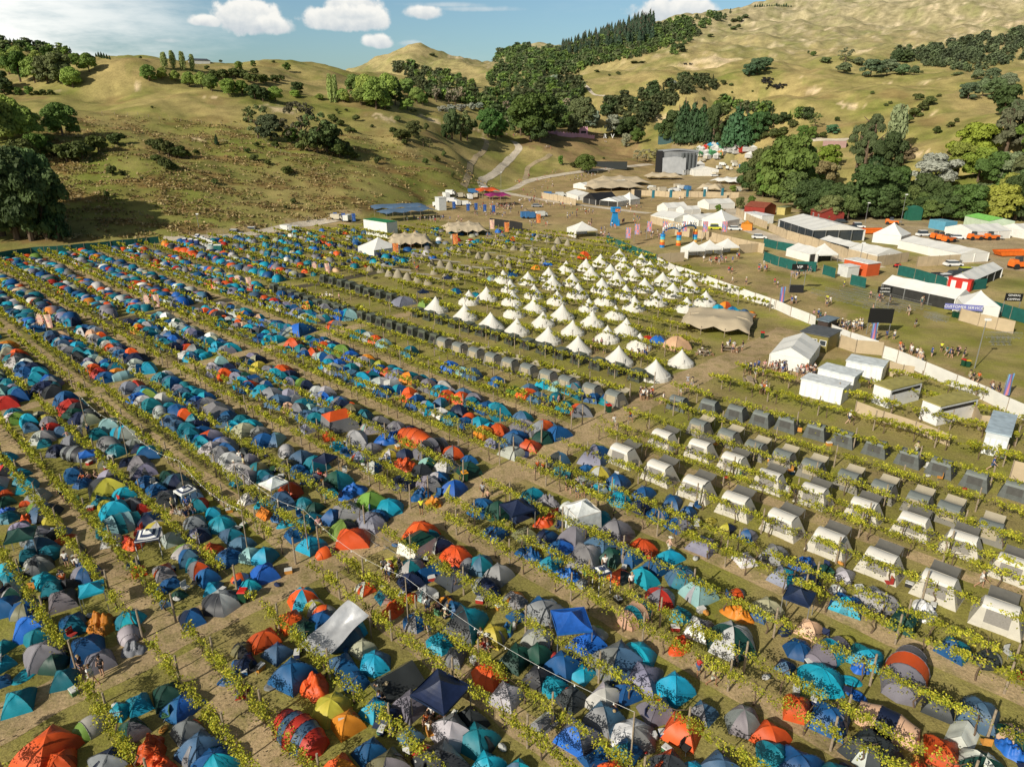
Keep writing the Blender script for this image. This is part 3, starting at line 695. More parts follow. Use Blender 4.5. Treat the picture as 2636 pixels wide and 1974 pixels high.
def stripemat():
    m=bpy.data.materials.new('striped_canvas'); n,l=nodes_of(m); b=n['Principled BSDF']; b.inputs['Roughness'].default_value=.7
    t=n.new('ShaderNodeTexCoord'); s=n.new('ShaderNodeSeparateXYZ'); l.new(t.outputs['Object'],s.inputs[0])
    def mth(op,a,b_=None):
        x=n.new('ShaderNodeMath'); x.operation=op
        for i,v in enumerate((a,b_)):
            if v is None: continue
            if isinstance(v,(int,float)): x.inputs[i].default_value=v
            else: l.new(v,x.inputs[i])
        return x.outputs[0]
    mx=mth('MAXIMUM',mth('ABSOLUTE',s.outputs[0]),mth('ABSOLUTE',s.outputs[1])); q=mth('ADD',mth('MULTIPLY',mx,3.2),mth('MULTIPLY',s.outputs[2],1.2))
    g=mth('GREATER_THAN',mth('FRACT',q),.5); mi=n.new('ShaderNodeMix'); mi.data_type='RGBA'; mi.inputs[6].default_value=(.02,.035,.09,1); mi.inputs[7].default_value=(.72,.72,.7,1)
    l.new(g,mi.inputs[0]); l.new(mi.outputs[2],b.inputs['Base Color']); return m
STRIPE=stripemat()
ZM={'1':(0,1500,.2862),'2':(600,1500,.2862),'3':(1200,1500,.2862),'4':(2006,1500,.2862),'5':(600,1080,.2862),'6':(0,1080,.2862),'7':(1200,1080,.2862),'8':(1700,1280,.2260)}
LIST={
'1':'''175 1140 290 D C T;230 890 250 F C;585 940 240 D T C;500 800 230 D E N;410 750 370 D G D;340 560 230 D T L;290 500 330 D r G;235 300 250 D K B;95 160 200 D L E;570 230 270 D G D;660 465 280 D B T;920 450 290 C A;1165 385 225 D T C;1160 530 260 T L g;1200 650 220 C G;790 690 330 D B N;910 780 270 D G L;40 620 170 D T;40 780 190 D C;30 930 150 D B;1080 1210 220 D C T;1255 1150 230 D C T;1530 1090 310 D E K;1650 1190 300 D B r;810 1385 320 T L g;1210 1400 270 D E G;1700 1410 290 D G O;1360 1580 320 C O;1810 1600 390 D S G;1940 1720 360 D B C;1440 1740 340 C O;550 1720 290 D O;990 1700 340 D G N;1110 1770 180 D Y G;2080 900 200 C B;1990 250 300 D L D;1730 385 230 D B N;1490 215 110 D S;1440 120 130 D B;1620 140 120 D E''',
'2':'''80 1020 140 A G R;80 640 170 D K D;150 80 180 D C;735 270 190 D L Y;820 310 200 T O L;530 420 260 D O;280 580 240 D O;640 480 250 D E;400 690 240 D S B;540 930 380 D B S;120 800 230 D N;375 960 200 F G;740 1010 320 C O;1170 655 230 D k;1280 780 260 D C S;990 800 250 D B S;1100 940 220 D B;1480 970 400 A K D;1600 1180 330 D G D;1270 1200 240 D C B;1030 1340 300 D A O;610 1480 470 U R S;1235 1600 310 D B;1400 1740 360 D K G;970 1750 300 D A O;1400 1290 260 D N Y;1600 1440 220 D S;1730 1600 230 D R;1880 1740 460 D D L;1190 100 180 D L O;1350 175 150 A T W;1440 295 260 C O;1600 180 150 T O;1740 160 210 D L M;1920 210 150 D D A;1640 410 210 D G B;1980 290 190 D B T;2080 480 380 D C D;1860 600 230 D C;1990 730 210 D G''',
'3':'''240 550 270 D Y G;440 200 200 D G A;330 235 120 T K;700 335 310 D B G;450 345 170 D B;360 470 170 C B;910 350 160 D G;640 560 250 D L G;1170 500 180 D L g;1340 810 420 D S G;1600 940 330 D V;1870 1040 330 D C G;450 750 280 D E;210 900 290 D O;1920 620 250 C O;360 1095 310 D L R;640 920 260 D D;785 985 230 D C T;950 1120 270 D D O;1050 870 200 D C;1430 1060 250 D B N;1240 1300 320 D S G;1720 1230 300 D G O;2130 1240 260 D S G;1940 1420 370 D O G;1000 1480 390 D r G;700 1310 220 A W G;1500 1470 370 D W G;1150 1625 250 A N B;1430 1600 300 D B T;1330 1750 250 D O;1810 1740 340 D D O;2050 1740 200 D C;190 1740 320 D C T;480 1740 220 D C S;100 1510 380 D T D;50 1300 260 D D;1740 200 250 D G R;1530 370 320 U P T;1920 340 200 D C T;2090 480 260 D W G;180 120 290 T N L''',
'4':'''265 485 240 D P;50 470 150 T N L;170 650 230 D B;430 730 370 U G C;600 590 190 T Y;760 740 280 D C T;720 810 160 C r;1120 970 520 U G O;370 960 360 D C;640 930 200 F C;1080 1020 250 T C T;1430 1190 300 D D L;1780 1300 370 D S G;160 1220 300 D O;440 1330 370 D B V;690 1060 200 F r;960 1390 440 U P N;820 1640 480 D D L;1460 1600 330 D O;190 1740 380 D B;1640 1440 280 A W;1820 1760 370 D E W;2080 1440 260 D P E;2080 1560 250 C r;860 240 310 D L G;600 270 270 D B C;520 100 130 D W L;1300 310 280 C W;1120 430 260 R E;1560 680 290 D B T;1870 760 270 T D L;50 800 180 D S N;630 1750 180 D N;1260 1680 120 D O;2180 860 90 A R''',
'5':'''1240 990 240 D V;1310 920 180 T B;1260 815 260 D g;1030 900 250 D G L;1070 705 240 C r;950 615 220 D T E;620 410 210 D S B;500 470 170 D K D;480 340 190 T L D;280 200 180 D D G;1000 1050 230 D g D;1080 1145 270 D O;710 1190 220 D C;830 1245 170 T O G;570 1090 190 D B D;480 970 150 C C;400 920 150 C B;300 890 150 A A;150 750 160 D W G;270 790 150 C C;285 1300 220 D T C;290 1455 240 D r;150 1545 170 D C T;60 1460 140 T O L;80 1170 190 D S D;1660 1235 280 R W E;1860 1170 190 D L N;2005 1290 240 D O;1440 1360 200 D Y;1600 1520 220 D N S;1780 1430 240 A B;1980 1500 280 D V D;1530 620 200 D N;1690 720 190 C B;1850 580 180 D B L;1980 690 210 D r Y;1810 790 160 C A;1700 520 170 D D G;1920 490 210 D L G;2125 520 200 D E;2125 410 140 D B;1560 460 230 C O;1270 480 170 D B L;1410 360 140 D W Y;1250 305 160 D G L;1780 350 270 U G D;1980 350 180 D G O;1640 250 280 U O;1840 270 170 D W;1400 230 240 C r;1110 250 220 D L D;1240 130 180 D L M;940 280 130 D C;1050 330 150 D B;1140 370 150 D V O;870 190 130 D O;960 120 270 R G O;1330 60 150 D G;1470 120 160 D G L;690 120 150 D V;600 520 160 D B;710 590 150 D V B;830 660 150 D D;880 700 130 D T;220 500 170 D T K;290 560 160 D T;340 610 160 D S G;440 610 130 D C;30 600 110 D C;640 800 150 D T;740 840 160 D E L''',
'6':'''200 590 140 D T;190 520 140 D T C;250 660 190 D C;80 510 180 D D R;340 760 200 D G L;230 780 90 D O;345 840 160 D L g;400 900 230 D S D;475 990 190 D Y B;520 1075 185 D V D;580 1120 170 C O;240 950 150 C O;200 1060 210 D V S;660 1270 240 D K;780 1440 220 D B G;350 1370 220 D D L;80 1400 180 D C;80 1490 200 D T C;400 1500 200 D C;480 1590 210 D T D;620 1530 150 D D;100 1600 190 D L D;270 1290 190 D T;1000 1140 180 D W;1080 1040 300 U T M;960 830 150 D Y L;1200 1170 180 C O;1255 1410 140 D O;1200 1330 100 D B;1480 1420 190 D G O;1540 1520 160 D B L;1340 950 200 D N B;1430 1040 210 D L Y;1560 1130 200 D L;1670 1230 190 D L g;1710 1310 210 D S B;1750 1350 170 D T;1810 1420 220 D G O;1870 1480 200 D B T;1920 1560 160 D C;1910 1220 170 D O;1785 1100 190 D N V;1760 1000 210 D G D;1920 890 150 D C;2000 1000 210 D C T;2090 1090 200 D T S;2070 1300 230 D B S;1280 830 130 D R;1190 820 190 D G D;1120 730 180 D C T;990 690 310 D D Y;890 720 110 D B;930 780 150 D T;1690 680 210 D D G;1720 730 180 D S;1500 770 200 D G D;1590 610 190 D N S;1505 560 150 D E;1420 690 190 D B T;1320 600 160 D B;1290 520 200 D V G;1250 450 180 D G;1150 420 130 D N;1050 330 170 D T;1340 360 200 D C B;1250 300 130 D N;1200 260 130 D L G;1160 180 190 D C L;1070 170 140 D L C;990 120 220 D M;880 180 160 D T;800 60 180 D k G;660 250 170 D G R;560 160 150 D S;700 380 240 U G D;860 380 150 D D G;520 330 170 D N;400 250 130 D T;930 430 120 D k Y;750 610 130 D B;690 490 90 D W;60 390 150 D C;50 700 120 D O;60 780 150 D E;60 850 120 C r;80 920 160 D T''',
'7':'''590 725 165 D C T;740 780 190 C G;910 840 165 T W;290 915 250 D E M;250 1070 200 D B N;600 850 150 D B;700 970 170 C O;770 880 100 T O;1340 1120 300 D G D;1220 1200 260 D S N;710 1120 200 D N B;850 1210 200 D B r;570 1260 220 C B;760 1340 190 D C B;1060 1340 310 D L G;1590 1210 210 D O;1450 1280 240 D B V;920 1450 220 C r;1050 1510 120 D G;1390 1460 190 D O D;1700 1390 220 D B;1940 1490 250 D T S;2090 1640 290 D M L;1160 410 260 D B V;1085 480 120 D B;1200 540 180 D Y L;880 520 180 A T;1080 580 170 D G L;1180 680 160 D C W;1350 640 230 D B C;1590 720 190 D B V;1380 770 180 D C;1850 800 180 D B;1560 840 170 D B N;1720 900 180 D B V;1990 880 150 D B;1910 1000 190 D B V;2120 1200 240 D V C;690 215 180 D E;830 180 190 D B;520 140 230 D L G;570 290 170 D O;290 140 150 D O;440 200 180 D B;250 250 160 D V;410 350 190 D L D''',
'8':'''220 370 220 D V N;570 300 130 D Y N;760 400 180 D Y N;990 500 230 D B V;960 780 260 D W G;1290 750 320 D G T;1620 830 320 C r;1390 980 300 D V C;1860 900 230 D E;1680 1020 250 D N B;2090 950 240 D L G;865 1160 220 T O G;880 1400 330 C A;1200 1350 330 D k g;1110 1400 200 D B;220 1400 220 D C T;800 1760 500 D E L'''}
def zpx(z,a,b): x0,y0,k=ZM[z]; return x0+a*k,y0+b*k
cnt=0
for z,txt in LIST.items():
    for it in txt.replace('\n','').split(';'):
        q=it.split()
        x,yb,wz=float(q[0]),float(q[1]),float(q[2]); k=ZM[z][2]; kind=q[3]
        px,py=zpx(z,x,yb-.20*wz*(.9 if kind!='F' else 1.2))
        X,Y=G(px,py); dep=Y*math.cos(TH)+HC*math.sin(TH)
        w=wz*k*dep/F*(1.0 if kind in 'DR' else 1.)*(1.06 if z in '567' else 1.)
        if kind in ('T','U'): w*=1.08
        if any((X-a)**2+(Y-b)**2<(.30*(w+r))**2 for a,b,r in NEAR): pass
        tent(X,Y,w,kind,q[4],q[5] if len(q)>5 else None); NEAR.append((X,Y,w)); cnt+=1
print('listed tents',cnt)
for z,x,yb,w,c,o in [('1',895,330,2.7,'C',{}),('2',1890,1440,4.3,'N',{}),('3',930,720,4.0,'r',{}),('4',125,420,3.1,'N',{}),('5',850,560,3.0,'N',{}),('5',395,800,3.2,'W',{}),('6',260,1290,3.4,'E',{}),('6',825,500,2.4,'r',{}),('7',460,1060,3.9,'N',{}),('6',1390,1290,3.,'N',dict(stripe=True)),('6',1705,850,2.4,'N',dict(stripe=True)),('7',1210,1600,1.7,'N',dict(stripe=True)),('7',1030,1075,4.0,'W',dict(walls=True))]:
    px,py=zpx(z,x,yb); X,Y=G(px,py); X*=1.0; 
    k=w*.5/math.hypot(X,Y); gazebo(X*(1+k),Y*(1+k),w,c,**o)
# the big silver tarpaulin slung between the posts
def tarp():
    cs=[]
    for a,b,z in ((1035,150,3.0),(1225,285,2.2),(820,690,.9),(600,562,.8)):
        px,py=zpx('2',a,b); cs.append(Vector((*G(px,py,z),z)))
    c0=sum(cs,Vector())/4; c0.z=0; m=MB()
    def f(s,t):
        a=cs[0].lerp(cs[1],t); b=cs[3].lerp(cs[2],t); p=a.lerp(b,s)
        p=p-c0; p.z+=-.45*math.sin(math.pi*s)*math.sin(math.pi*t)+.07*math.sin(9*s+5*t)+.08*math.sin(16*t-6*s)*s; return p
    m.grid(f,22,18); root=empty('tarpaulin',tuple(c0))
    TM=mat('silver_tarp',(.46,.47,.49),.32,2,.12,.3,metal=.35)
    ob('sheet',m.mesh('tarp_sheet',TM,True),root)
    for i in (0,1): ob('pole',MB().tube((cs[i].x-c0.x,cs[i].y-c0.y,0),(cs[i].x-c0.x,cs[i].y-c0.y,cs[i].z),.05).mesh('tarp_pole',WOOD),root)
    for i in (2,3): ob('rope',MB().tube(tuple(cs[i]-c0),tuple((cs[i]-c0)*1.12-Vector((0,0,cs[i].z))),.012).mesh('tarp_rope',STEEL),root)
    tag(root,'big silver tarpaulin stretched from wooden posts over a group of tents','tarpaulin')
tarp()
# ------------------------------------------------------------------ the rest of the camp, too many tents to count
ORD=['','first','second','third','fourth','fifth','sixth','seventh','eighth','ninth','tenth','eleventh','twelfth','thirteenth','fourteenth','fifteenth','sixteenth','seventeenth','eighteenth','nineteenth','twentieth']
def arr(me_):
    v=np.empty(len(me_.vertices)*3,np.float32); me_.vertices.foreach_get('co',v); f=[tuple(p.vertices) for p in me_.polygons]; return v.reshape(-1,3),f
PARR=[]
for d in DOMES+POPS+TUNS[:1]+CABS:
    PARR.append([(arr(d[k]),k) for k in ('canopy','fly') if d[k]])
def low_dome(seed):
    V=[];Fc=[];h=[.5,.6,.45][seed%3]
    for i,(s,z) in enumerate(((1,0),(.92,.5),(.6,.86))):
        for j in range(8):
            a=j*math.pi/4+math.pi/8*0; rr=.52*s*(1.08 if j%2 else .94); V.append((rr*math.cos(a),rr*math.sin(a),z*h))
    V.append((0,0,h)); 
    for i in range(2):
        for j in range(8): Fc.append((i*8+j,i*8+(j+1)%8,i*8+8+(j+1)%8,i*8+8+j))
    for j in range(8): Fc.append((16+j,16+(j+1)%8,24))
    return np.array(V,np.float32),Fc
LOW=[low_dome(i) for i in range(3)]
SV=[];SF=[];SC=[];sn=[0]
WTS=[('B',16),('T',15),('C',14),('G',14),('N',8),('S',9),('L',9),('O',9),('D',7),('V',5),('E',3),('W',3),('Y',2),('k',2),('A',2),('R',1.5),('K',2),('M',2),('r',4),('g',1),('P',1)]
WK=[a for a,b in WTS]; WW=[b for a,b in WTS]
def stuff_tent(X,Y,w,near):
    c1=random.choices(WK,WW)[0]; c2=random.choices(WK,WW)[0] if random.random()<.4 else c1
    rz=AB+random.choice((0,1.57,3.14,4.71))+random.gauss(0,.35); co,si=math.cos(rz),math.sin(rz)
    a=cvar(c1); b=cvar(c2)
    sy=random.uniform(.85,1.15); hh=random.uniform(.9,1.15)
    if near:
        for (v,f),k in random.choices(PARR,[8]*8+[2,1.5,1])[0]:
            q=np.stack([v[:,0]*co-v[:,1]*si*sy,v[:,0]*si+v[:,1]*co*sy,v[:,2]*hh],1)*w+np.array([X,Y,0])
            SV.append(q); SF.extend([tuple(i+sn[0] for i in t) for t in f]); SC.append(np.repeat(np.array([a if k=='canopy' else b]),len(v),0)); sn[0]+=len(v)
    else:
        v,f=random.choice(LOW); q=np.stack([v[:,0]*co-v[:,1]*si*sy,v[:,0]*si+v[:,1]*co*sy,v[:,2]*hh],1)*w+np.array([X,Y,0])
        cc_=np.repeat(np.array([a]),len(v),0); 
        if c2!=c1: cc_[(np.arange(len(v))%8)<4]=b
        SV.append(q); SF.extend([tuple(i+sn[0] for i in t) for t in f]); SC.append(cc_); sn[0]+=len(v)
nearA=np.array(NEAR)
def taken(X,Y,r):
    d=np.hypot(nearA[:,0]-X,nearA[:,1]-Y); return bool(np.any(d<(nearA[:,2]*.5+r)*.66))
nst=0
EXCL=[]  # (u0,u1,v0,v1) left free for other tents
def camp_line(u,v0,v1,pitch,wmean,drop=.1):
    global nst
    v=v0
    while v<v1:
        w=random.gauss(wmean,.32); w=min(3.6,max(1.5,w)*.93)
        v+=w*.5*pitch; uu=u+random.gauss(0,.28)
        X,Y=W(uu,v); px,py=PX(X,Y,.5)
        ok=-40<px<2690 and py<2010 and random.random()>drop and not any(a<v<b for a,b in [(43.4,49.2),(102.9,107.1),(138.4,143.6)])
        if ok and any(a<uu<b and c_<v<d for a,b,c_,d in EXCL): ok=False
        d=math.hypot(X,Y)
        if ok and d<95 and taken(X,Y,w*.5): ok=False
        if ok:
            stuff_tent(X,Y,w,d<150); nst+=1
        v+=w*.5*pitch
EXCL+=[(66,76,62,106),(76,92,46,148),(92,200,-20,103),(88,200,100,142),(36,62,137.5,144),(-8,12,-16,31)]
for k in range(-2,7):
    N_=.9+12.55*k; P_=6.3+12.5*k; M_u=10.9+12.5*k
    for du,wm in ((N_+2.0,2.7),(P_-1.6,2.3),(P_+1.7,2.7),(M_u-1.9,2.5)):
        t_=vtop(du)-2
        vb=-12 if du<42 else 49 if du>54 else 24
        if 54<du<66: vb=49
        camp_line(du,vb,t_,.86,wm+.15,.10 if du<62 else .22)
for u in range(86,170,6):
    for du in (1.6,4.6): camp_line(u+du,104 if u>100 else 148,vtop(u)-4,1.25,2.2,.72 if u>110 else .35)
col_=np.concatenate(SC); me=bpy.data.meshes.new('mixed_tents'); me.from_pydata(np.concatenate(SV).tolist(),[],SF); me.materials.append(VCOL)
me.polygons.foreach_set('use_smooth',np.ones(len(me.polygons),dtype=bool))
ca=me.color_attributes.new('Col','FLOAT_COLOR','POINT'); q=np.ones((len(col_),4),np.float32); q[:,:3]=col_; ca.data.foreach_set('color',q.ravel()); me.update()
tag(ob('dome_tents',me),'crowded rows of small coloured dome tents filling the farther half of the camp','tents','dome tents of the camp','stuff')
print('stuff tents',nst)
# ------------------------------------------------------------------ bell tents
BW=mat('white_canvas',(.74,.72,.66),.8,2,.06,.2,transl=.15)
def bell_form():
    w,r_=MB(),MB(); n_=20
    def roof(s,t):
        a=t*2*math.pi; rr=.5*(1-s)**1.22; fl=1-.012*(1-abs(math.cos(a*n_/2)))
        return (rr*fl*math.cos(a),rr*fl*math.sin(a),.125+.565*s)
    r_.grid(roof,8,n_*2)
    w.grid(lambda s,t:((.50+.025*(1-s))*math.cos(t*6.2832),(.50+.025*(1-s))*math.sin(t*6.2832),.125*s),1,n_)
    d=MB(); pts=[]
    d.poly([(.09,-.512,.02),(-.09,-.512,.02),(0,-.37,.40)])
    p=MB().tube((0,0,.66),(0,0,.72),.008)
    return [('roof',r_.mesh('bell_roof',BW,False)),('wall',w.mesh('bell_wall',BW)),('door',d.mesh('bell_door',mat('canvas_flap',(.52,.50,.46),.8))),('pole',p.mesh('bell_pole',BLACK))]
BELL=bell_form()
ropes=MB()
for k in range(10):
    a=k*.628; ropes.tube((.51*math.cos(a),.51*math.sin(a),.13),(.68*math.cos(a),.68*math.sin(a),0),.0022,n=3)
ROPE=ropes.mesh('guy_ropes',mat('rope',(.5,.47,.4)))
bells=[[(815,806),(615,733),(395,673),(235,614),(65,566)],[(957,735),(730,645),(555,606),(368,568),(207,522),(50,470)],[(657,567),(474,522),(311,485),(160,445),(40,405),(-70,545)],
 [(600,480),(455,440),(283,402),(158,367),(28,335)],[(700,436),(545,402),(396,366),(258,318),(124,294)],[(820,406),(655,369),(525,335),(365,300),(237,272)],
 [(985,442),(910,362),(757,334),(607,296),(467,264),(332,232)],[(1088,408),(1005,333),(855,299),(695,270),(572,248),(440,220)],[(922,272),(786,236),(646,214),(518,196)],[(740,190),(620,162),(-375,446),(-217,489),(-78,532),(-100,384),(-195,402),(-10,285)]]
for i,rw in enumerate(bells):
    for j,(a,b) in enumerate(rw):
        X,Y=G(1300+a*.4728,600+(b+0)*.4728-9)
        w=random.uniform(4.3,4.7)*(.9 if i in (1,3) else 1)
        root=empty('bell_tent',(X,Y,0),random.uniform(-.5,.8),(w,w,w*random.uniform(.93,1.0)))
        for nm,m_ in BELL: ob(nm,m_,root)
        if math.hypot(X,Y)<150: ob('guy_rope',ROPE,root)
        root['group']='white bell tents'; root['category']='tent'
        REG.append([root,'white canvas bell tent','bell tent','@bell %d %d'%(i,j)]); NEAR.append((X,Y,w))
# ------------------------------------------------------------------ canvas safari tents and box tents
def safari_form(wall,roof,mesh_c,H=2.25,Wd=3.6,Dp=3.0,awn=True,flare=.55):
    """front looks along -y; long curved roof, splayed side walls, awning behind"""
    a=Wd/2; b=Dp/2; r_,s_,f_,w_,g_=MB(),MB(),MB(),MB(),MB(); t=.46
    def rf(i,j): # roof, curved front to back
        y=-b*.80+b*1.15*i; z=H-.26*(1-math.sin(math.pi*(.12+.76*i)))-.06*math.sin(math.pi*j); return ((-a*.86+a*1.72*j),y,z)
    r_.grid(rf,6,6)
    r_.poly([(-a*.86,-b*.80,H-.18),(a*.86,-b*.80,H-.18),(a*.86,-b*.86,H-.42),(-a*.86,-b*.86,H-.42)])
    for sx in (-1,1):
        s_.poly([(sx*a*.86,-b*.80,H-.17),(sx*a*.86,b*.35,H-.17),(sx*(a+flare),b,0),(sx*(a+flare*.8),-b,0)])
        s_.poly([(sx*a*.86,-b*.80,H-.2),(sx*(a+flare*.8),-b,0),(sx*a*.62,-b*1.0,0),(sx*a*.62,-b*.82,H-.25)])
    s_.poly([(-a*.86,b*.35,H-.17),(a*.86,b*.35,H-.17),(a+flare,b,0),(-a-flare,b,0)])
    s_.poly([(-a*.62,-b*.96,.0),(a*.62,-b*.96,0),(a*.62,-b*.94,.55),(-a*.62,-b*.94,.55)])
    f_.poly([(-a*.62,-b*.94,.55),(a*.62,-b*.94,.55),(a*.62,-b*.83,H-.35),(-a*.62,-b*.83,H-.35)])
    for sx in (1,): w_.poly([(sx*(a*.86+flare*.22)+.02,-b*.45,H-.65),(sx*(a*.86+flare*.22)+.02,b*.25,H-.65),(sx*(a+flare*.85)+.02,b*.5,.25),(sx*(a+flare*.75)+.02,-b*.55,.25)])
    out=[('roof',r_.mesh('safari_roof',roof,True)),('wall',s_.mesh('safari_wall',wall)),('front_window',f_.mesh('safari_window',mesh_c)),('side_window',w_.mesh('safari_side_window',mesh_c))]
    if awn:
        aw=MB(); aw.grid(lambda i,j:(-a*.75+a*1.5*j,b*.30+1.8*i,H-.22-.1*i-.25*math.sin(math.pi*i)+(.12*i)),5,4); out.append(('awning',aw.mesh('safari_awning',awn,True)))
        p=MB()
        p.tube((-a*.75,b*.3+1.8,0),(-a*.75,b*.3+1.8,H-.2),.02); out.append(('awning_pole',p.mesh('awning_pole_form',STEEL)))
        p=MB(); p.tube((a*.75,b*.3+1.8,0),(a*.75,b*.3+1.8,H-.2),.02); out.append(('awning_pole',p.mesh('awning_pole_form',STEEL)))
    return out
WC=mat('white_safari_canvas',(.70,.67,.60),.8,2,.06,.15); GCv=mat('grey_mesh',(.24,.225,.205),.7,8,.1); GR=mat('grey_green_canvas',(.175,.195,.185),.75,2,.07,.15); TAN=mat('tan_canvas',(.36,.31,.215),.8,2,.07,.1); AWN=mat('tan_awning',(.42,.37,.27),.8,2,.06); DKG=mat('dark_awning',(.13,.125,.11),.8,2,.1)
DBX=mat('olive_box_canvas',(.055,.062,.045),.75,2,.12,.2); DBR=mat('olive_box_roof',(.10,.115,.085),.7,2,.1)
SAF_W=safari_form(mat('cream_wall_canvas',(.52,.49,.42),.8,2,.08,.2),WC,GCv,2.1,2.6,2.4,DKG,.5); SAF_G=safari_form(mat('grey_wall_canvas',(.20,.19,.165),.8,2,.07),GR,TAN,1.9,2.15,2.3,AWN,.3); SAF_G2=safari_form(mat('slate_wall_canvas',(.10,.11,.105)),GR,mat('dark_mesh',(.07,.07,.065)),1.8,2.2,2.2,None,.28)
def box_form():
    b_,r_,w_=MB(),MB(),MB(); b_.box((0,0,0),(2.1,2.1,1.35),taper=.74); r_.box((0,0,1.36),(1.62,1.62,.14),taper=.9); w_.poly([(-.5,-.99,.45),(.5,-.99,.45),(.42,-.865,1.1),(-.42,-.865,1.1)])
    aw=MB(); aw.grid(lambda i,j:(.8+1.5*i,-.7+1.4*j,1.32-.35*i-.1*math.sin(math.pi*j)),3,3)
    return [('wall',b_.mesh('box_tent_wall',DBX)),('roof',r_.mesh('box_tent_roof',DBR)),('window',w_.mesh('box_window',BLACK)),('awning',aw.mesh('box_awning',DBX))]
BOX=box_form()
def pod_form():
    b_=MB(); b_.grid(lambda s,t:((.95*(1-s)**.6*math.cos(t*6.283)),(.75*(1-s)**.6*math.sin(t*6.283)),1.5*s),5,10)
    aw=MB(); aw.grid(lambda i,j:(.35+1.9*i,-.8+1.6*j,1.35-.25*i-.08*math.sin(math.pi*j)),2,3)
    kh=mat('khaki_canvas',(.30,.265,.19),.8,2,.1)
    return [('canopy',b_.mesh('pod_canopy',kh,True)),('awning',aw.mesh('pod_awning',AWN))]
POD=pod_form()
def canvas(nm,form,X,Y,rz,base,short,grp,s=1.,where=None):
    root=empty(nm,(X,Y,0),rz,(s,s,s))
    for a,b in form: ob(a,b,root)
    root['group']=grp; root['category']='tent'; REG.append([root,base,short,where]); NEAR.append((X,Y,3)); return root
RZ=R(46.5)-R(0)+math.pi*0
RZ=-AB+0 if False else R(-43.5)   # fronts face the near lane
for i,(a,b) in enumerate([(1345,1003),(1424,1040),(1503,1075),(1588,1112),(1688,1152),(1788,1195),(1898,1240),(2020,1290),(2150,1352)]):
    X,Y=G(a*1.1922,b*1.1922-6); canvas('safari_tent',SAF_W,X,Y,RZ+random.gauss(0,.03),'white canvas safari tent with grey window','white safari tent','white safari tents',1.0,'@rowp front white safari|%d'%(i+1))
for i,(a,b) in enumerate([(1432,968),(1512,990),(1583,1020),(1660,1058),(1755,1090),(1862,1122),(1968,1155),(2072,1196),(2180,1250)]):
    X,Y=G(a*1.1922,b*1.1922-6); canvas('safari_tent',SAF_W,X,Y,RZ+random.gauss(0,.03),'white canvas safari tent under the vines','white safari tent','white safari tents',.95,'@rowp second white safari|%d'%(i+1))
for i,(a,b) in enumerate([(1510,940),(1572,962),(1630,988),(1690,1008),(1752,1030),(1830,1055),(1903,1078),(1980,1104),(2045,1126),(2132,1166)]):
    X,Y=G(a*1.1922,b*1.1922-4); canvas('safari_tent',SAF_G,X,Y,RZ+random.gauss(0,.04),'grey-green canvas tent with tan front and awning','grey-green tent','grey-green canvas tents',1.,'@rowp lower grey-green|%d'%(i+1))
for i,(a,b) in enumerate([(1465,885),(1532,893),(1590,906),(1645,918),(1700,930),(1762,946),(1822,962),(1890,982),(1962,1004),(2030,1025),(2105,1052),(2190,1075)]):
    X,Y=G(a*1.1922,b*1.1922-4); canvas('safari_tent',SAF_G2,X,Y,RZ+random.gauss(0,.04),'grey-green canvas tent without awning','grey-green tent','grey-green canvas tents',1.,'@rowp upper grey-green|%d'%(i+1))
for i,v in enumerate([48.9,52.7,57,60.6,64.4,68.2,71.8,75.6,79.4,83.2]):
    X,Y=W(71.6,v); canvas('safari_tent',SAF_G,X,Y,RZ+random.gauss(0,.03),'grey canvas tent with tan awning beyond the path','grey canvas tent','grey canvas tents beyond the path',1.05,'@rowp grey beyond|%d'%(i+1))
for nm,lst in {'first':[(W(73.,v)) for v in np.arange(87,123,3.05)],'second':[G(750+a*.4728,530+b*.4728) for a,b in [(10,500),(50,513),(100,532),(150,552),(205,566),(265,582),(-40,480),(-85,462)]],'third':[G(750+a*.4728,530+b*.4728) for a,b in [(185,410),(235,424),(280,438),(325,450),(380,470),(425,487),(490,498),(550,515)]],
      'fourth':[W(79.6+1.9,v) for v in np.arange(52,104,3.6)]}.items():
    for i,(X,Y) in enumerate(lst):
        canvas('box_tent',BOX,X,Y,RZ+random.gauss(0,.05),'dark olive box tent','olive box tent','dark olive box tents',1.05,'@rowp %s olive box|%d'%(nm,i+1))
pods=[[(432,352),(490,362),(535,382),(582,388),(632,405),(690,414),(745,428)],[(663,300),(713,308),(762,326),(812,332),(863,344),(915,358),(975,366),(1038,378)],[(875,255),(915,262),(967,268),(1018,285),(1067,292),(1125,306),(1182,318),(1245,324)],
 [(1058,208),(1110,216),(1162,232),(1213,240),(1262,245),(1310,262),(1360,270)],[(1235,170),(1290,178),(1340,190),(1395,196),(1450,206),(1505,214)],[(780,372),(845,385),(905,398)],[(1130,330),(1185,345),(1300,300),(1370,312),(1430,250),(1480,262),(1540,275)]]
for i,rw in enumerate(pods):
    for j,(a,b) in enumerate(rw):
        X,Y=G(750+a*.4728,530+b*.4728); canvas('pod_tent',POD,X,Y,R(20)+random.gauss(0,.2),'small khaki tent with a pale awning','khaki tent','small khaki tents with awnings',random.uniform(1.15,1.4),'@rowp %s khaki|%d'%(ORD[i+1],j+1))
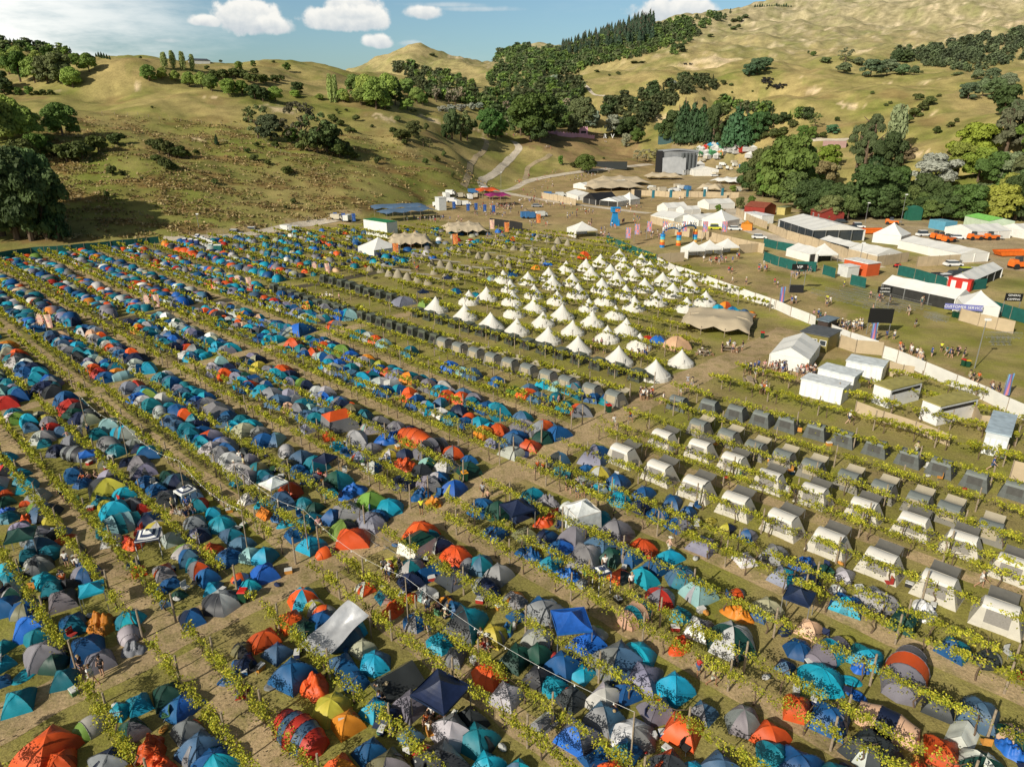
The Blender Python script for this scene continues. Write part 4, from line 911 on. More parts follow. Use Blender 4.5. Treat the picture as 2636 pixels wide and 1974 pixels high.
# a few loose tents among the bells
for a,b,w,c_,c2 in [(430,138,3.2,'O','O'),(232,173,2.5,'r','r'),(170,195,2.2,'A','A'),(40,232,3,'B','B'),(1160,418,2.2,'C','C'),(1195,405,2.4,'O','A'),(1240,425,2.,'B','C'),(1265,440,2,'C','C'),(835,590,2.6,'V','r'),(775,580,1.6,'R','R'),(935,625,4.2,'P','V'),(1340,455,2.,'A','A'),(1300,440,2.,'S','S')]:
    X,Y=G(1300+a*.4728,600+b*.4728); tent(X,Y,w,'D',c_,c2)
for a,b,w,c_,c2 in [(610,535,4.2,'V','P'),(728,545,2.6,'g','Y'),(315,610,3.8,'M','C'),(1097,402,2.4,'L','M'),(895,475,2.4,'B','T'),(1000,490,2,'T','C'),(55,690,4.2,'r','B')]:
    X,Y=G(750+a*.4728,530+b*.4728); tent(X,Y,w,'D',c_,c2)
for a,b in [(720,520),(850,440)]:
    X,Y=G(750+a*.4728,530+b*.4728); gazebo(X,Y,3.2,'N')
# ------------------------------------------------------------------ marquees, fences and the rest of the showground
PVC=mat('white_pvc',(.76,.75,.71),.5,.6,.05,.1,transl=.08); PVCG=mat('grey_vinyl',(.33,.34,.35),.5,.5,.1,.1); DARKIN=mat('shaded_interior',(.03,.03,.028),.8,1,.3); TANF=mat('tan_fence_cloth',(.47,.375,.245),.85,.8,.1,.15)  # shaded_interior: dark sheets that paint the shade inside open marquees
GRNF=mat('green_fence_mesh',(.012,.10,.085),.8,1.2,.15,.1); WHF=mat('white_fence_cloth',(.68,.67,.63),.7,.7,.07,.15); BLKF=mat('black_fence_cloth',(.02,.02,.02),.8,1,.2); STR=mat('stretch_canvas',(.47,.39,.27),.8,.3,.07,.1)
SCOL={'W':PVC,'G':PVCG,'S':STR}
def cmat(name,col,**k): return mat(name,col,**k)
def frame3(A,B,C):
    A=Vector((*G(*A),0));B=Vector((*G(*B),0));C=Vector((*G(*C),0)); x=(B-A); L=x.length; x.normalize(); y=Vector((-x.y,x.x,0)); d=(C-B).dot(y)
    if abs(d)<1: d=6
    return (A+B)/2+y*d/2,math.atan2(x.y,x.x),L,abs(d)
def marquee(A,B,C,wall,rise,label,nm='marquee',cat='marquee',roof=PVC,wallm=PVC,bay=5.,open_=(),ridge=None,depth=None,open_col=DARKIN):
    c0,rz,L,dp=frame3(A,B,C); wall*=.8; rise*=.62
    if depth: 
        y=Vector((-math.sin(rz),math.cos(rz),0)); c1=(Vector((*G(*A),0))+Vector((*G(*B),0)))/2; s=1 if (c0-c1).dot(y)>0 else -1; dp=depth; c0=c1+y*s*dp/2
    root=empty(nm,tuple(c0),rz); a,b=L/2,dp/2
    swap=(ridge=='BC') or (ridge is None and dp>L)
    rf=MB(); 
    la,lb=(b,a) if swap else (a,b); nb=max(1,round(2*la/bay))
    def sf(p): return (p[1],p[0],p[2]) if swap else p
    def f(s,t): 
        x=-la+2*la*s; y=-lb*1.02+2*lb*1.02*t; z=wall+rise*(1-abs(y)/(lb*1.02)); k=s*nb; z+=-.16*math.sin(math.pi*(k-math.floor(k)))**2*math.sin(math.pi*t)**.5 if 0<s<1 else 0
        return sf((x,y,z))
    rf.grid(f,nb*4,8)
    for s in (-1,1): rf.poly([sf((s*la,-lb*1.02,wall)),sf((s*la,0,wall+rise)),sf((s*la,lb*1.02,wall))])
    ob('roof',rf.mesh('marquee_roof',roof),root)
    k=0
    for i,(p,q) in enumerate([((-a,-b),(a,-b)),((a,-b),(a,b)),((a,b),(-a,b)),((-a,b),(-a,-b))]):
        n_=max(1,round(math.hypot(q[0]-p[0],q[1]-p[1])/bay)); m=MB(); o=i in open_
        ins=.96 if o else .995
        for j in range(n_):
            s0,s1=j/n_,(j+1)/n_; P0=((p[0]+(q[0]-p[0])*s0)*ins,(p[1]+(q[1]-p[1])*s0)*ins);P1=((p[0]+(q[0]-p[0])*s1)*ins,(p[1]+(q[1]-p[1])*s1)*ins)
            m.poly([(*P0,0),(*P1,0),(*P1,wall-.02),(*P0,wall-.02)])
            if (o or n_<10) and k<60:
                ob('post',MB().box((P0[0]/ins*1.001,P0[1]/ins*1.001,0),(.16,.16,wall)).mesh('marquee_post',STEEL if o else PVC),root); k+=1
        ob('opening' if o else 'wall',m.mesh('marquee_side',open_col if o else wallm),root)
    tag(root,label,cat); REG.append([root,None,label_short(label),None]); return root
def label_short(l_): 
    w=l_.split()[:4]
    while w and w[-1] in ('with','on','of','and','the','by','at','in','beside','behind'): w=w[:-1]
    return ' '.join(w)
def pagoda(p,w,wall,peak,label,open_=False,rz=AB,nm='pagoda_marquee'):
    wall*=.85; peak*=.76
    X,Y=G(*p); root=empty(nm,(X,Y,0),rz); a=w/2; rf=MB()
    cs=[(-a,-a),(a,-a),(a,a),(-a,a)]
    for i in range(4):
        P0,Q0=cs[i],cs[(i+1)%4]
        rf.grid(lambda s,t:((P0[0]+(Q0[0]-P0[0])*t)*(1-s)**1.25,(P0[1]+(Q0[1]-P0[1])*t)*(1-s)**1.25,wall+(peak-wall)*s),8,6)
    ob('roof',rf.mesh('pagoda_roof',PVC),root)
    for i in range(4):
        P0,Q0=cs[i],cs[(i+1)%4]; o=open_ and i in (0,1)
        ob('leg',MB().box((P0[0]*.98,P0[1]*.98,0),(.12,.12,wall)).mesh('pagoda_leg',STEEL),root)
        if not o: ob('wall',MB().poly([(P0[0]*.98,P0[1]*.98,0),(Q0[0]*.98,Q0[1]*.98,0),(Q0[0]*.98,Q0[1]*.98,wall),(P0[0]*.98,P0[1]*.98,wall)]).mesh('pagoda_wall',PVC),root)
        else: ob('valance',MB().poly([(P0[0],P0[1],wall-.35),(Q0[0],Q0[1],wall-.35),(Q0[0],Q0[1],wall),(P0[0],P0[1],wall)]).mesh('pagoda_valance',PVC),root)
    tag(root,label,'marquee'); REG.append([root,None,label_short(label),None])
def stretch(p,q,depth,h,peaks,label,m=STR,edge=1.9,rows=2,nm='stretch_tent'):
    """freeform stretch canopy between p and q along the front edge"""
    A=Vector((*G(*p),0));B=Vector((*G(*q),0)); x=B-A; L=x.length; x.normalize(); y=Vector((-x.y,x.x,0)); h=edge+(h-edge)*.75
    if y.y<0: y=-y
    c0=(A+B)/2+y*depth/2; root=empty(nm,tuple(c0),math.atan2(x.y,x.x)); s0=1 if Vector((-x.y,x.x,0)).dot(y)>0 else -1
    pk=[(-L/2+L*(i+.5+ (.15 if j%2 else -.1))/peaks,-depth/2+depth*(j+.7)/(rows+.4)) for i in range(peaks) for j in range(rows)]
    m_=MB()
    def f(s,t):
        X=-L/2+L*s; Y=-depth/2+depth*t; sc=.05*depth*abs(math.sin(math.pi*s*peaks)); ed=min(s,1-s,t,1-t)*2
        X*=1-.05*abs(math.sin(math.pi*t*2)); Y=Y+(sc if t<.5 else -sc)*(1-ed)
        z=edge+.32*(h-edge)*min(1,ed*2.2)+sum((h-edge)*.42*math.exp(-math.hypot(X-a,Y-b)/(L/peaks*.28)) for a,b in pk)
        z-= .5*(1-min(1,ed*6))*abs(math.sin(math.pi*s*peaks+1.57))
        return (X,Y*s0,z)
    m_.grid(f,min(60,peaks*10),22); ob('canopy',m_.mesh('stretch_canopy',m,True),root)
    for i in range(peaks+1):
        X=-L/2+L*i/peaks; ob('pole',MB().tube((X*.97,-depth/2*s0*.96,0),(X*.97,-depth/2*s0*.96,edge),.06).mesh('stretch_pole',WOOD),root)
    for a,b in pk[:4]: ob('pole',MB().tube((a,b*s0,0),(a,b*s0,h*.9),.07).mesh('stretch_pole',WOOD),root)
    sh=MB(); 
    tag(root,label,'canopy'); REG.append([root,None,label_short(label),None]); return root
def fence(tf,pts,h,m,label,post=2.6,nm='fence',lean=0.):
    P_=[Vector(p) for p in ([(*G(*tf(a,b)),0) for a,b in pts] if post!='hill' else [P(*tf(a,b)) for a,b in pts])]
    c0=P_[0].copy(); root=empty(nm,tuple(c0)); mm=MB(); posts=[]
    for a,b in zip(P_,P_[1:]):
        n_=max(1,int((b-a).length/3.)); 
        mm.grid(lambda s,t:tuple(a.lerp(b,t)-c0+Vector((.08*math.sin(t*n_*3+s*2),.08*math.cos(t*n_*2.3),.05+(h+.06*math.sin(t*n_*2.1))*s))),2,n_*2)
        for k in range(n_): posts.append(a.lerp(b,k/n_))
    ob('screen',mm.mesh('fence_screen',m,True),root)
    pm=MB().tube((0,0,0),(0,0,h+.18),.06,n=5).mesh('fence_post_form',WOOD)
    st=max(1,len(posts)//60)
    for p in posts[::st]: ob('post',pm,root,tuple(p-c0))
    tag(root,label,'fence'); return root
def block(A,B,C,h,label,nm,cat,wallc,roofc,roof_over=.15,gable=0.,depth=None,door=None,windows=0,wc=(.8,.8,.78),vent=False):
    c0,rz,L,dp=frame3(A,B,C)
    if depth:
        y=Vector((-math.sin(rz),math.cos(rz),0)); c1=(Vector((*G(*A),0))+Vector((*G(*B),0)))/2; s=1 if (c0-c1).dot(y)>0 else -1; dp=depth; c0=c1+y*s*dp/2
    fs=-1 if True else 1
    y=Vector((-math.sin(rz),math.cos(rz),0)); fs=-1 if y.y>0 else 1
    root=empty(nm,tuple(c0),rz); w=MB().box((0,0,0),(L,dp,h)); wm=mat('wall_'+label_short(label).replace(' ','_'),wallc,.6,1.,.08,.1); rm=mat('roof_'+label_short(label).replace(' ','_'),roofc,.6,1.3,.22,.2)
    if gable:
        for s in (-1,1): w.poly([(s*L/2,-dp/2,h),(s*L/2,0,h+gable),(s*L/2,dp/2,h)])
    ob('wall',w.mesh('building_wall',wm),root); r_=MB(); a,b=L/2+roof_over,dp/2+roof_over
    if gable:
        for s in (-1,1): r_.grid(lambda i,j:(-a+2*a*j,s*b*(1-i),h+.03+gable*i-(.0)),2,6)
    else: r_.box((0,0,h+.02),(2*a,2*b,.14))
    ob('roof',r_.mesh('building_roof',rm),root)
    if door:
        for k in range(door):
            x=-L/2+L*(k+.5)/door; wd=min(1.0,L/door*.7)
            ob('door',MB().box((x,fs*(dp/2+.01),.05),(wd,.06,min(2.0,h*.85))).mesh('building_door',mat('door_'+label_short(label).replace(' ','_'),wc,.5,1,.05)),root)
    for k in range(windows):
        x=-L/2+L*(k+.5)/windows
        o=ob('window',MB().box((x,fs*(dp/2+.02),h*.42),(1.1,.08,h*.34)).mesh('window_frame_form',mat('white_joinery',(.7,.7,.68),.5)),root)
        ob('pane',MB().box((x,fs*(dp/2+.05),h*.45),(.9,.06,h*.28)).mesh('window_pane',GLASS),o)
    if vent: ob('vent_strip',MB().box((L/2+.01,0,h*.72),(.05,dp*.9,h*.16)).mesh('vent',BLACK),root)
    tag(root,label,cat); REG.append([root,None,label_short(label),None]); return root
t3=lambda a,b:T3(a,b); m3=lambda a,b:M3(a,b); t2=lambda a,b:T2(a,b)
marquee(t3(645,1440),t3(860,1515),t3(1140,1497),4.2,3.,'huge white marquee with glazed walls beside the red cottage',open_=(0,1),bay=4.5,open_col=GLASS)
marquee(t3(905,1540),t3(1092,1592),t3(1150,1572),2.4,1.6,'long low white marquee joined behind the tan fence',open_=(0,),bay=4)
marquee(t3(1095,1605),t3(1265,1645),t3(1355,1618),2.6,2.2,'broad white marquee with hipped roof by the red quad bike')
pagoda(t3(1355,1520),8.2,3.2,8.,'tall white peaked marquee at the yard end of a long marquee')
marquee(t3(1400,1560),t3(1785,1650),t3(1845,1640),3.,2.,'very long white marquee beside the dusty loop road',bay=5,open_=(),depth=9)
marquee(t3(1690,1470),t3(1870,1505),t3(2010,1478),3.,2.6,'wide white marquee behind the orange machines',bay=5)
marquee(t3(2020,1468),t3(2200,1500),t3(2320,1470),3.,2.8,'white marquee at the right edge beside the green-roofed shed',bay=5)
block(t3(1810,1412),t3(1960,1448),t3(2065,1435),3.2,'shed with a bright green roof behind the white marquees','shed','shed',(.5,.6,.45),(.22,.55,.12),gable=1.)
block(t3(1590,1430),t3(1690,1448),t3(1740,1440),2.8,'pale blue ribbed shipping container under the trees','container','container',(.10,.30,.42),(.16,.38,.48),roof_over=.0)
for i,(x,y) in enumerate([(112,1612),(212,1603),(325,1592)]): pagoda(t3(x,y),5.0,2.7,5.8,['left','middle','right'][i]+' peak of the white triple-peaked entrance marquee',True,rz=R(12))
marquee(m3(700,95),m3(845,135),m3(885,100),2.6,2.2,'white marquee inside the green fence beside a peaked one',open_=(1,))
pagoda(m3(925,125),5.6,2.6,6.2,'white peaked marquee with open front inside the green fence',True,rz=R(5))
marquee(t2(1985,1385),t2(2130,1408),t2(2185,1380),2.6,2.4,'white marquee nearest the gravel road behind the tan fence')
marquee(t3(20,1395),t3(150,1420),t3(230,1385),2.6,2.2,'white marquee between two others behind the tan fence')
pagoda(t3(285,1418),9.5,3.,7.6,'steep white marquee beside the yellow gazebo')
marquee(t2(2025,1325),t2(2090,1340),t2(2150,1318),2.6,2.8,'small steep white marquee behind the row of marquees')
marquee(t3(10,1340),t3(60,1350),t3(118,1335),2.4,2.,'small white marquee beside the tan fence corner')
marquee(t3(145,1300),t3(215,1315),t3(285,1290),2.8,2.6,'white marquee with pink signs beside a red umbrella')
marquee(t2(1500,1180),t2(1580,1190),t2(1680,1150),2.6,2.,'long white double marquee next to the tan stretch tents',bay=4)
marquee(t2(1455,1235),t2(1530,1258),t2(1580,1235),2.6,2.2,'small white marquee beside the black peaked bar tent')
marquee(t2(1560,1272),t2(1640,1288),t2(1685,1262),2.8,4.2,'black peaked bar tent with a white back roof',roof=BLACK,wallm=mat('dark_wall',(.05,.05,.05),.6))
marquee(t2(1665,1290),t2(1775,1300),t2(1815,1278),2.8,2.4,'white marquee between the black tent and a peaked one',open_=(0,))
pagoda(t2(1848,1280),6.8,2.8,6.8,'white peaked marquee at the end of the bar tents')
pagoda(t2(1552,1480),7.4,2.8,6.2,'white peaked marquee at the top corner of the vines',True,rz=R(20))
pagoda(t2(282,1592),8.4,2.4,6.2,'white steep marquee in the vines beside the tan stretch tent')
marquee(m3(590,790),m3(830,832),m3(1022,745),2.7,2.3,'large white marquee with a queue in front beside the ochre cabin',bay=6,open_=())
marquee(m3(1290,338),m3(1745,440),m3(1745,440),3.0,2.6,'long white check-in marquee with open front along the queue pens',bay=4.5,open_=(0,),depth=6.)
pagoda(m3(1885,462),6.2,2.9,6.4,'white peaked marquee at the end of the long check-in marquee',rz=R(-20))
for i in range(4):
    X,Y=G(*m3(1207+i*24,312+i*6)); 
marquee(m3(1705,295),m3(1850,318),m3(2260,262),2.8,2.,'long white marquee with a red front at the right edge',bay=6,open_=(1,),ridge='BC')
block(m3(1705,298),m3(1848,322),m3(1850,300),2.5,'red open-fronted counter under the white marquee','counter','counter',(.5,.03,.02),(.45,.03,.02),depth=1.2,door=2,wc=(.7,.7,.68))
block(m3(1055,190),m3(1200,225),m3(1275,215),3.,'white and orange food trailer beside the check-in marquee','food_trailer','food trailer',(.55,.10,.03),(.75,.74,.70),door=1,wc=(.03,.03,.03))
block(m3(1020,215),m3(1080,232),m3(1110,215),2.5,'small white ticket booth beside the green fence','booth','booth',(.6,.6,.58),(.7,.7,.68))
block(m3(888,578),m3(950,592),m3(975,560),2.4,'dark timber kiosk with a blue-grey roof by the white fence','kiosk','kiosk',(.05,.035,.03),(.16,.21,.25),roof_over=.3)
block(m3(780,668),m3(950,705),m3(1025,660),2.7,'ochre cabin with a dark flat roof behind the queue marquee','cabin','cabin',(.20,.17,.05),(.10,.105,.11),roof_over=.2,windows=3)
block(m3(885,905),m3(1110,962),m3(1165,925),2.5,'white toilet block with a row of narrow doors','toilet_block','toilet block',(.68,.68,.66),(.58,.62,.63),roof_over=.1,door=8,wc=(.78,.78,.76))
block(m3(780,965),m3(1040,1030),m3(1085,990),2.3,'white flat-roofed toilet block nearest the queue','toilet_block','toilet block',(.66,.67,.66),(.62,.65,.66),roof_over=.1,door=7)
block(m3(1062,845),m3(1290,890),m3(1335,850),2.3,'white toilet block behind the vines','toilet_block','toilet block',(.66,.67,.66),(.55,.58,.57),roof_over=.1,door=7)
block(m3(1232,1010),m3(1335,1050),m3(1425,960),2.6,'white shower block with a mossy yellow roof, left of the pair','shower_block','shower block',(.70,.70,.70),(.33,.29,.09),roof_over=.12,vent=True)
block(m3(1532,1115),m3(1640,1160),m3(1738,1050),2.6,'white shower block with a mossy yellow roof, right of the pair','shower_block','shower block',(.70,.70,.70),(.34,.31,.09),roof_over=.12,vent=True)
block(m3(1920,1330),m3(2065,1365),m3(2160,1240),2.7,'pale blue flat-roofed shower block behind the vines','shower_block','shower block',(.55,.58,.60),(.36,.44,.50),roof_over=.12,door=4,vent=True)
block(t3(435,1350),t3(560,1362),t3(625,1345),3.4,'long red barn with a rusty iron roof','barn','barn',(.26,.03,.02),(.24,.07,.04),gable=1.6,door=1,wc=(.02,.02,.02))
block(t3(435,1380),t3(545,1405),t3(575,1392),2.8,'white red and teal striped bar container by the barn','bar_container','container',(.7,.7,.68),(.7,.7,.7),door=1,wc=(.45,.04,.03))
block(t3(850,1370),t3(915,1392),t3(1020,1380),3.2,'small red cottage with a rusty roof and white windows','cottage','cottage',(.24,.035,.025),(.22,.08,.05),gable=1.8,windows=2,roof_over=.4)
block(t3(640,1345),t3(690,1350),t3(705,1340),2.8,'yellow and green site shed beside the barn','site_shed','shed',(.5,.42,.15),(.20,.22,.12))
block(t3(1435,1375),t3(1480,1385),t3(1505,1375),4.5,'dark green water tank at the foot of the trees','water_tank','tank',(.02,.12,.08),(.03,.14,.1),roof_over=0,gable=.8)
block(t2(190,1470),t2(335,1495),t2(360,1478),4.8,'tall white and green billboard container at the top of the vines','billboard_container','container',(.68,.69,.66),(.02,.20,.07),roof_over=.0)
block(t2(635,1315),t2(660,1322),t2(690,1315),5.,'pale grey water tank stack beside the shade sails','tank_stack','tank',(.6,.62,.62),(.65,.66,.64))
X,Y=G(*t3(452,1440)); gazebo(X,Y,5.5,'A',walls=True); REG[-1][1]='amber gazebo with closed walls beside the steep white marquee'
for a,b,dp,h,pk,lb in [((705,1490),(970,1480),15,5.2,4,'tan stretch tent with many small peaks by the black fence'),((345,1570),(620,1560),13,5.5,4,'tan stretch tent beside the steep white marquee in the vines'),((1625,1205),(1960,1195),26,7,3,'largest tan stretch tent beyond the gravel road'),((1660,1170),(1990,1165),22,7,3,'rear tan stretch tent beyond the gravel road'),((1960,1130),(2190,1130),14,6,3,'low tan stretch tent in front of the grey stage')]:
    stretch(t2(*a),t2(*b),dp,h,pk,lb)
stretch(m3(10,575),m3(470,625),14,3.6,3,'big tan stretch tent at the end of the bell tents',edge=1.6)
stretch(t3(135,1205),t3(290,1212),12,6,2,'tan peaked canopy over a white bar beyond the fence')
stretch(t3(215,1150),t3(400,1165),16,5,3,'white stretch canopy beside the service trucks',m=PVC)
# shade sails
BLS=mat('blue_shade_cloth',(.13,.22,.36),.8,.4,.15,.1,transl=.3)
for i,(a,b,dp) in enumerate([((250,1368),(600,1352),12),((330,1400),(650,1370),9)]):
    stretch(t2(*a),t2(*b),dp,4.4,3,['pale blue shade sail over the eating area, rear','pale blue shade sail over the eating area, front'][i],m=BLS,edge=3.6,nm='shade_sail')
for a,b,c_,lb in [((912,1262),(1045,1258),(.75,.12,.03),'orange shade canopy on poles over the picnic tables'),((975,1300),(1115,1295),(.32,.03,.16),'purple and red shade canopy on poles over the picnic tables')]:
    stretch(t2(*a),t2(*b),11,6.,2,lb,m=mat('shade_'+lb.split()[0],c_,.7,.25,.5,.1,transl=.2),edge=4.6,nm='shade_canopy')
# main stage
def stage():
    A=Vector((*G(*t2(2008,1096)),0)); B=Vector((*G(*t3(140,1098)),0)); x=B-A; L=x.length; root=empty('stage',tuple((A+B)/2+Vector((0,9,0))),math.atan2(x.y,x.x),(1,1,1.15)); m=MB()
    m.grid(lambda s,t:(-L*.40+L*.95*s,-8+16*t,13.5-.9*abs(t-.4)*8*.5+1.2*math.sin(math.pi*s)*(1-t)),8,6); ob('roof',m.mesh('stage_roof',PVCG,True),root)
    m=MB().box((L*.1,0,0),(L*.85,15,12.6)); ob('back_wall',m.mesh('stage_wall',mat('stage_grey',(.22,.23,.24),.6,.3,.2)),root)
    m=MB().box((-L*.38,-7.6,0),(4,3,13)); ob('speaker_tower',m.mesh('stage_tower',BLACK),root)
    m=MB(); m.grid(lambda s,t:(-L*.30+L*.55*s,-9.2-3*(1-t),1+9*t-1.5*abs(s-.5)),6,6); ob('front_skin',m.mesh('stage_skin',PVCG),root)
    for k in range(4):
        m=MB(); m.grid(lambda s,t:(L*(.18+.085*k)+L*.04*math.cos(math.pi*t),-8.2-1.2*math.sin(math.pi*t),3+9*s),3,8); ob('roof_panel',m.mesh('stage_bulge',mat('stage_dark',(.09,.10,.105),.5),True),root)
    tag(root,'tall grey covered main stage with black speaker tower','stage'); REG.append([root,None,'grey main stage',None])
stage()
marquee(t3(70,1090),t3(125,1105),t3(215,1090),5,3.,'white gable marquee beside the grey main stage')
marquee(t2(2125,1095),t2(2190,1100),t3(60,1080),4,2.,'grey marquee joined to the main stage',roof=PVCG,wallm=PVCG)
# the pink castle set on the hill
def hillbox(tf,x,y,w,h,d,label,nm,cat,col,extra=None):
    p=P(*tf(x,y)); 
    if not p: return
    root=empty(nm,(p[0],p[1],p[2]-.5),math.atan2(-p[0],p[1])); m=MB().box((0,d/2,0),(w,d,h+.5)); ob('wall',m.mesh('hill_wall',mat(nm+'_paint',col,.7,.5,.08)),root)
    if extra: extra(root,w,h,d)
    tag(root,label,cat); REG.append([root,None,label_short(label),None])
PINK=(.62,.33,.42)
def castle_x(root,w,h,d):
    pm=mat('pink_castle_paint',PINK)
    for k in range(5): ob('battlement',MB().box((-w/2+w*(k+.5)/5,0.5,h+.5),(w/9,1,1.1)).mesh('battlement_form',pm),root)
    ob('opening',MB().box((0,-.03,h*.45),(w*.6,.1,h*.3)).mesh('castle_opening',BLACK),root)
hillbox(T2,1563,856,6.5,6,5,'pink castle tower of the hilltop set','pink_castle','stage set',PINK,castle_x)
for i,(x0,y0,x1,y1) in enumerate([(1400,850,1530,860),(1530,862,1632,872),(1330,838,1400,846)]):
    a=P(*T2(x0,y0)); b=P(*T2(x1,y1))
    if a and b:
        A=Vector(a);B=Vector(b); c0=(A+B)/2; root=empty('pink_wall',tuple(c0)); m=MB(); dd=(B-A); nrm=Vector((-dd.y,dd.x,0)).normalized()*.8
        m.grid(lambda s,t:tuple(A.lerp(B,t)-c0+Vector((0,0,-1+4*s-(0 if s<1 else .7*(int(t*14)%2))))),1,28); ob('face',m.mesh('pink_wall_face',mat('pink_castle_paint',PINK)),root); tag(root,['low pink wall left of the castle tower','low pink wall in front of the castle tower','pink wall end under the dark tree'][i],'wall')
def text(s,size,ext,m,parent,loc,rot,col=None,name='lettering'):
    cu=bpy.data.curves.new(name,'FONT'); cu.body=s; cu.size=size; cu.extrude=ext; cu.align_x='CENTER'; cu.align_y='CENTER'; cu.resolution_u=3
    to=bpy.data.objects.new('tmp',cu); COL.objects.link(to); bpy.context.view_layer.update(); dg=bpy.context.evaluated_depsgraph_get()
    me=bpy.data.meshes.new_from_object(to.evaluated_get(dg)); bpy.data.objects.remove(to); me.materials.clear(); me.materials.append(m)
    o=ob(name,me,parent,loc); o.rotation_euler=rot
    if col: o.color=(*col,1)
    return o
WPAINT=mat('white_paint',(.8,.8,.78),.5,1,.03)
for ch,x in (('R',1698),('V',1745)):
    p=P(*T2(x,872)); root=empty('giant_letter',(p[0],p[1],p[2]),0); text(ch,4.6,.35,WPAINT,root,(0,0,1.9),(R(90),0,math.atan2(-p[0],p[1])),name='letter'); tag(root,'giant white letter %s standing on the brown hillside'%ch,'letter')
# RHYTHM & VINES entrance arches
def arch():
    pb=[Vector((*G(*q),0)) for q in ((1704,637),(1746,632),(1788,623))]; c0=pb[1]; root=empty('entrance_arch',tuple(c0))
    cols=[(.03,.25,.6),(.75,.15,.03),(.8,.45,.1),(.1,.5,.65)]
    HH=4.1
    for b in pb:
        for k in range(5):
            r_=MB(); 
            for j in range(6): 
                a=j*1.047; r_.box((.42*math.cos(a),.42*math.sin(a),.0),(.5,.5,.72),a)
            ob('column_block',r_.mesh('flower_block',PAINT),root,tuple(b-c0+Vector((0,0,k*.8))),color=cols[(k+pb.index(b))%4])
    for i,wd in enumerate(('RHYTHM','&VINES')):
        a,b=pb[i],pb[i+1]; mid=(a+b)/2-c0; dx=(b-a); L=dx.length; ang=math.atan2(dx.y,dx.x); ux=dx.normalized()
        m=MB(); m.path([tuple(mid+ux*(L/2*math.cos(math.pi*(1-t/12)))+Vector((0,0,HH+1.3*math.sin(math.pi*t/12)))) for t in range(13)],.28,6); ob('arch_beam',m.mesh('arch_beam_form',PAINT),root,color=(.04,.2,.5))
        n_=len(wd)
        for k,ch in enumerate(wd):
            th=math.pi*(1-(k+.6)/(n_+.2)); pos=mid+ux*(L/2*.98*math.cos(th))+Vector((0,0,HH+.75+1.3*math.sin(th)))
            text(ch,1.75,.16,WPAINT,root,tuple(pos+Vector((0,-.3,0))),(R(90),0,ang),name='letter')
    tag(root,'colourful double entrance arch reading RHYTHM & VINES','arch'); REG.append([root,None,'entrance arch',None])
arch()
# blue tower
def tower():
    X,Y=G(*t2(1758,1415)); root=empty('blue_tower',(X,Y,0),R(10),(.58,.58,.58)); bl=mat('blue_paint',(.02,.22,.50),.5,.6,.15)
    m=MB(); m.box((0,0,0),(4.6,3.4,8),taper=.55); ob('base',m.mesh('tower_base',bl),root)
    for s in (-1,1): ob('leg',MB().box((s*2.3,-1.5,0),(.9,.9,4),s*.3,taper=.4).mesh('tower_leg',bl),root)
    ob('head',MB().box((.2,0,8.05),(5.2,3.4,2.4)).mesh('tower_head',bl),root); ob('face_panel',MB().box((1.,-1.75,8.4),(3.,.1,1.7)).mesh('tower_face',mat('orange_mural',(.6,.2,.06),.5,2,.9)),root)
    ob('roof',MB().box((.2,0,10.5),(5.8,4,.5),taper=.8).mesh('tower_roof',bl),root)
    tag(root,'bright blue tower with painted head on the showground','tower'); REG.append([root,None,'blue tower',None])
tower()
# fences
fence(M3,[(-110,150),(-50,180),(0,205),(60,222),(160,255),(270,300),(365,335),(500,385),(630,430),(725,475),(840,520),(880,540)],1.9,WHF,'long white cloth fence above the bell tents')
fence(M3,[(975,590),(1095,642),(1270,700)],1.9,WHF,'short white cloth fence beside the timber kiosk')
fence(M3,[(1300,735),(1390,765),(1560,840),(1755,925),(1930,1000),(2075,1075),(2260,1160)],2.,WHF,'white cloth fence along the lower right showground')
fence(T2,[(1705,1520),(1830,1575),(1940,1620),(2020,1650)],2.2,GRNF,'green mesh fence between the vines and the arch')
fence(T1,[(0,1640),(200,1608),(450,1590),(700,1565),(1000,1535)],2.4,GRNF,'long green mesh fence below the dark trees')
fence(T3,[(555,1545),(640,1565),(780,1590)],2.3,GRNF,'green mesh fence behind the small marquee')
fence(M3,[(555,125),(650,160),(760,190),(885,195)],2.4,GRNF,'green mesh fence in front of the small marquee')
fence(M3,[(925,210),(1005,235)],2.3,GRNF,'short green mesh fence beside the white booth')
fence(M3,[(1098,275),(1195,300)],2.3,GRNF,'short green mesh fence joining the check-in marquee')
fence(M3,[(1395,215),(1500,240),(1700,300)],2.4,GRNF,'green mesh fence in front of the parked cars')
fence(M3,[(1865,310),(1950,302)],2.3,GRNF,'green mesh panel beside the red counter')
fence(M3,[(1985,455),(2100,490),(2260,540)],2.4,GRNF,'green mesh fence behind the black sign')
fence(M3,[(1780,500),(1900,535),(2010,560),(2120,585)],2.3,TANF,'tan cloth fence below the peaked marquee')
fence(M3,[(1030,670),(1130,705),(1300,720)],2.2,TANF,'tan cloth fence behind the ochre cabin')
fence(M3,[(1330,845),(1420,870),(1490,880)],2.2,TANF,'tan cloth fence beside the mossy shower block')
fence(M3,[(1130,1075),(1300,1140),(1500,1205),(1720,1290)],1.5,TANF,'low tan cloth fence along the vine row')
fence(M3,[(1860,1100),(1900,1190),(1990,1200)],2.0,TANF,'tan cloth screen between shower blocks')
fence(M3,[(2090,1520),(2250,1560)],2.6,TANF,'tall tan cloth screen at the right edge')
fence(T3,[(0,1475),(180,1500),(350,1545),(555,1590)],2.7,TANF,'tan cloth fence in front of the row of marquees')
fence(T3,[(400,1592),(555,1580)],2.5,TANF,'tan cloth fence beside the triple-peaked marquee')
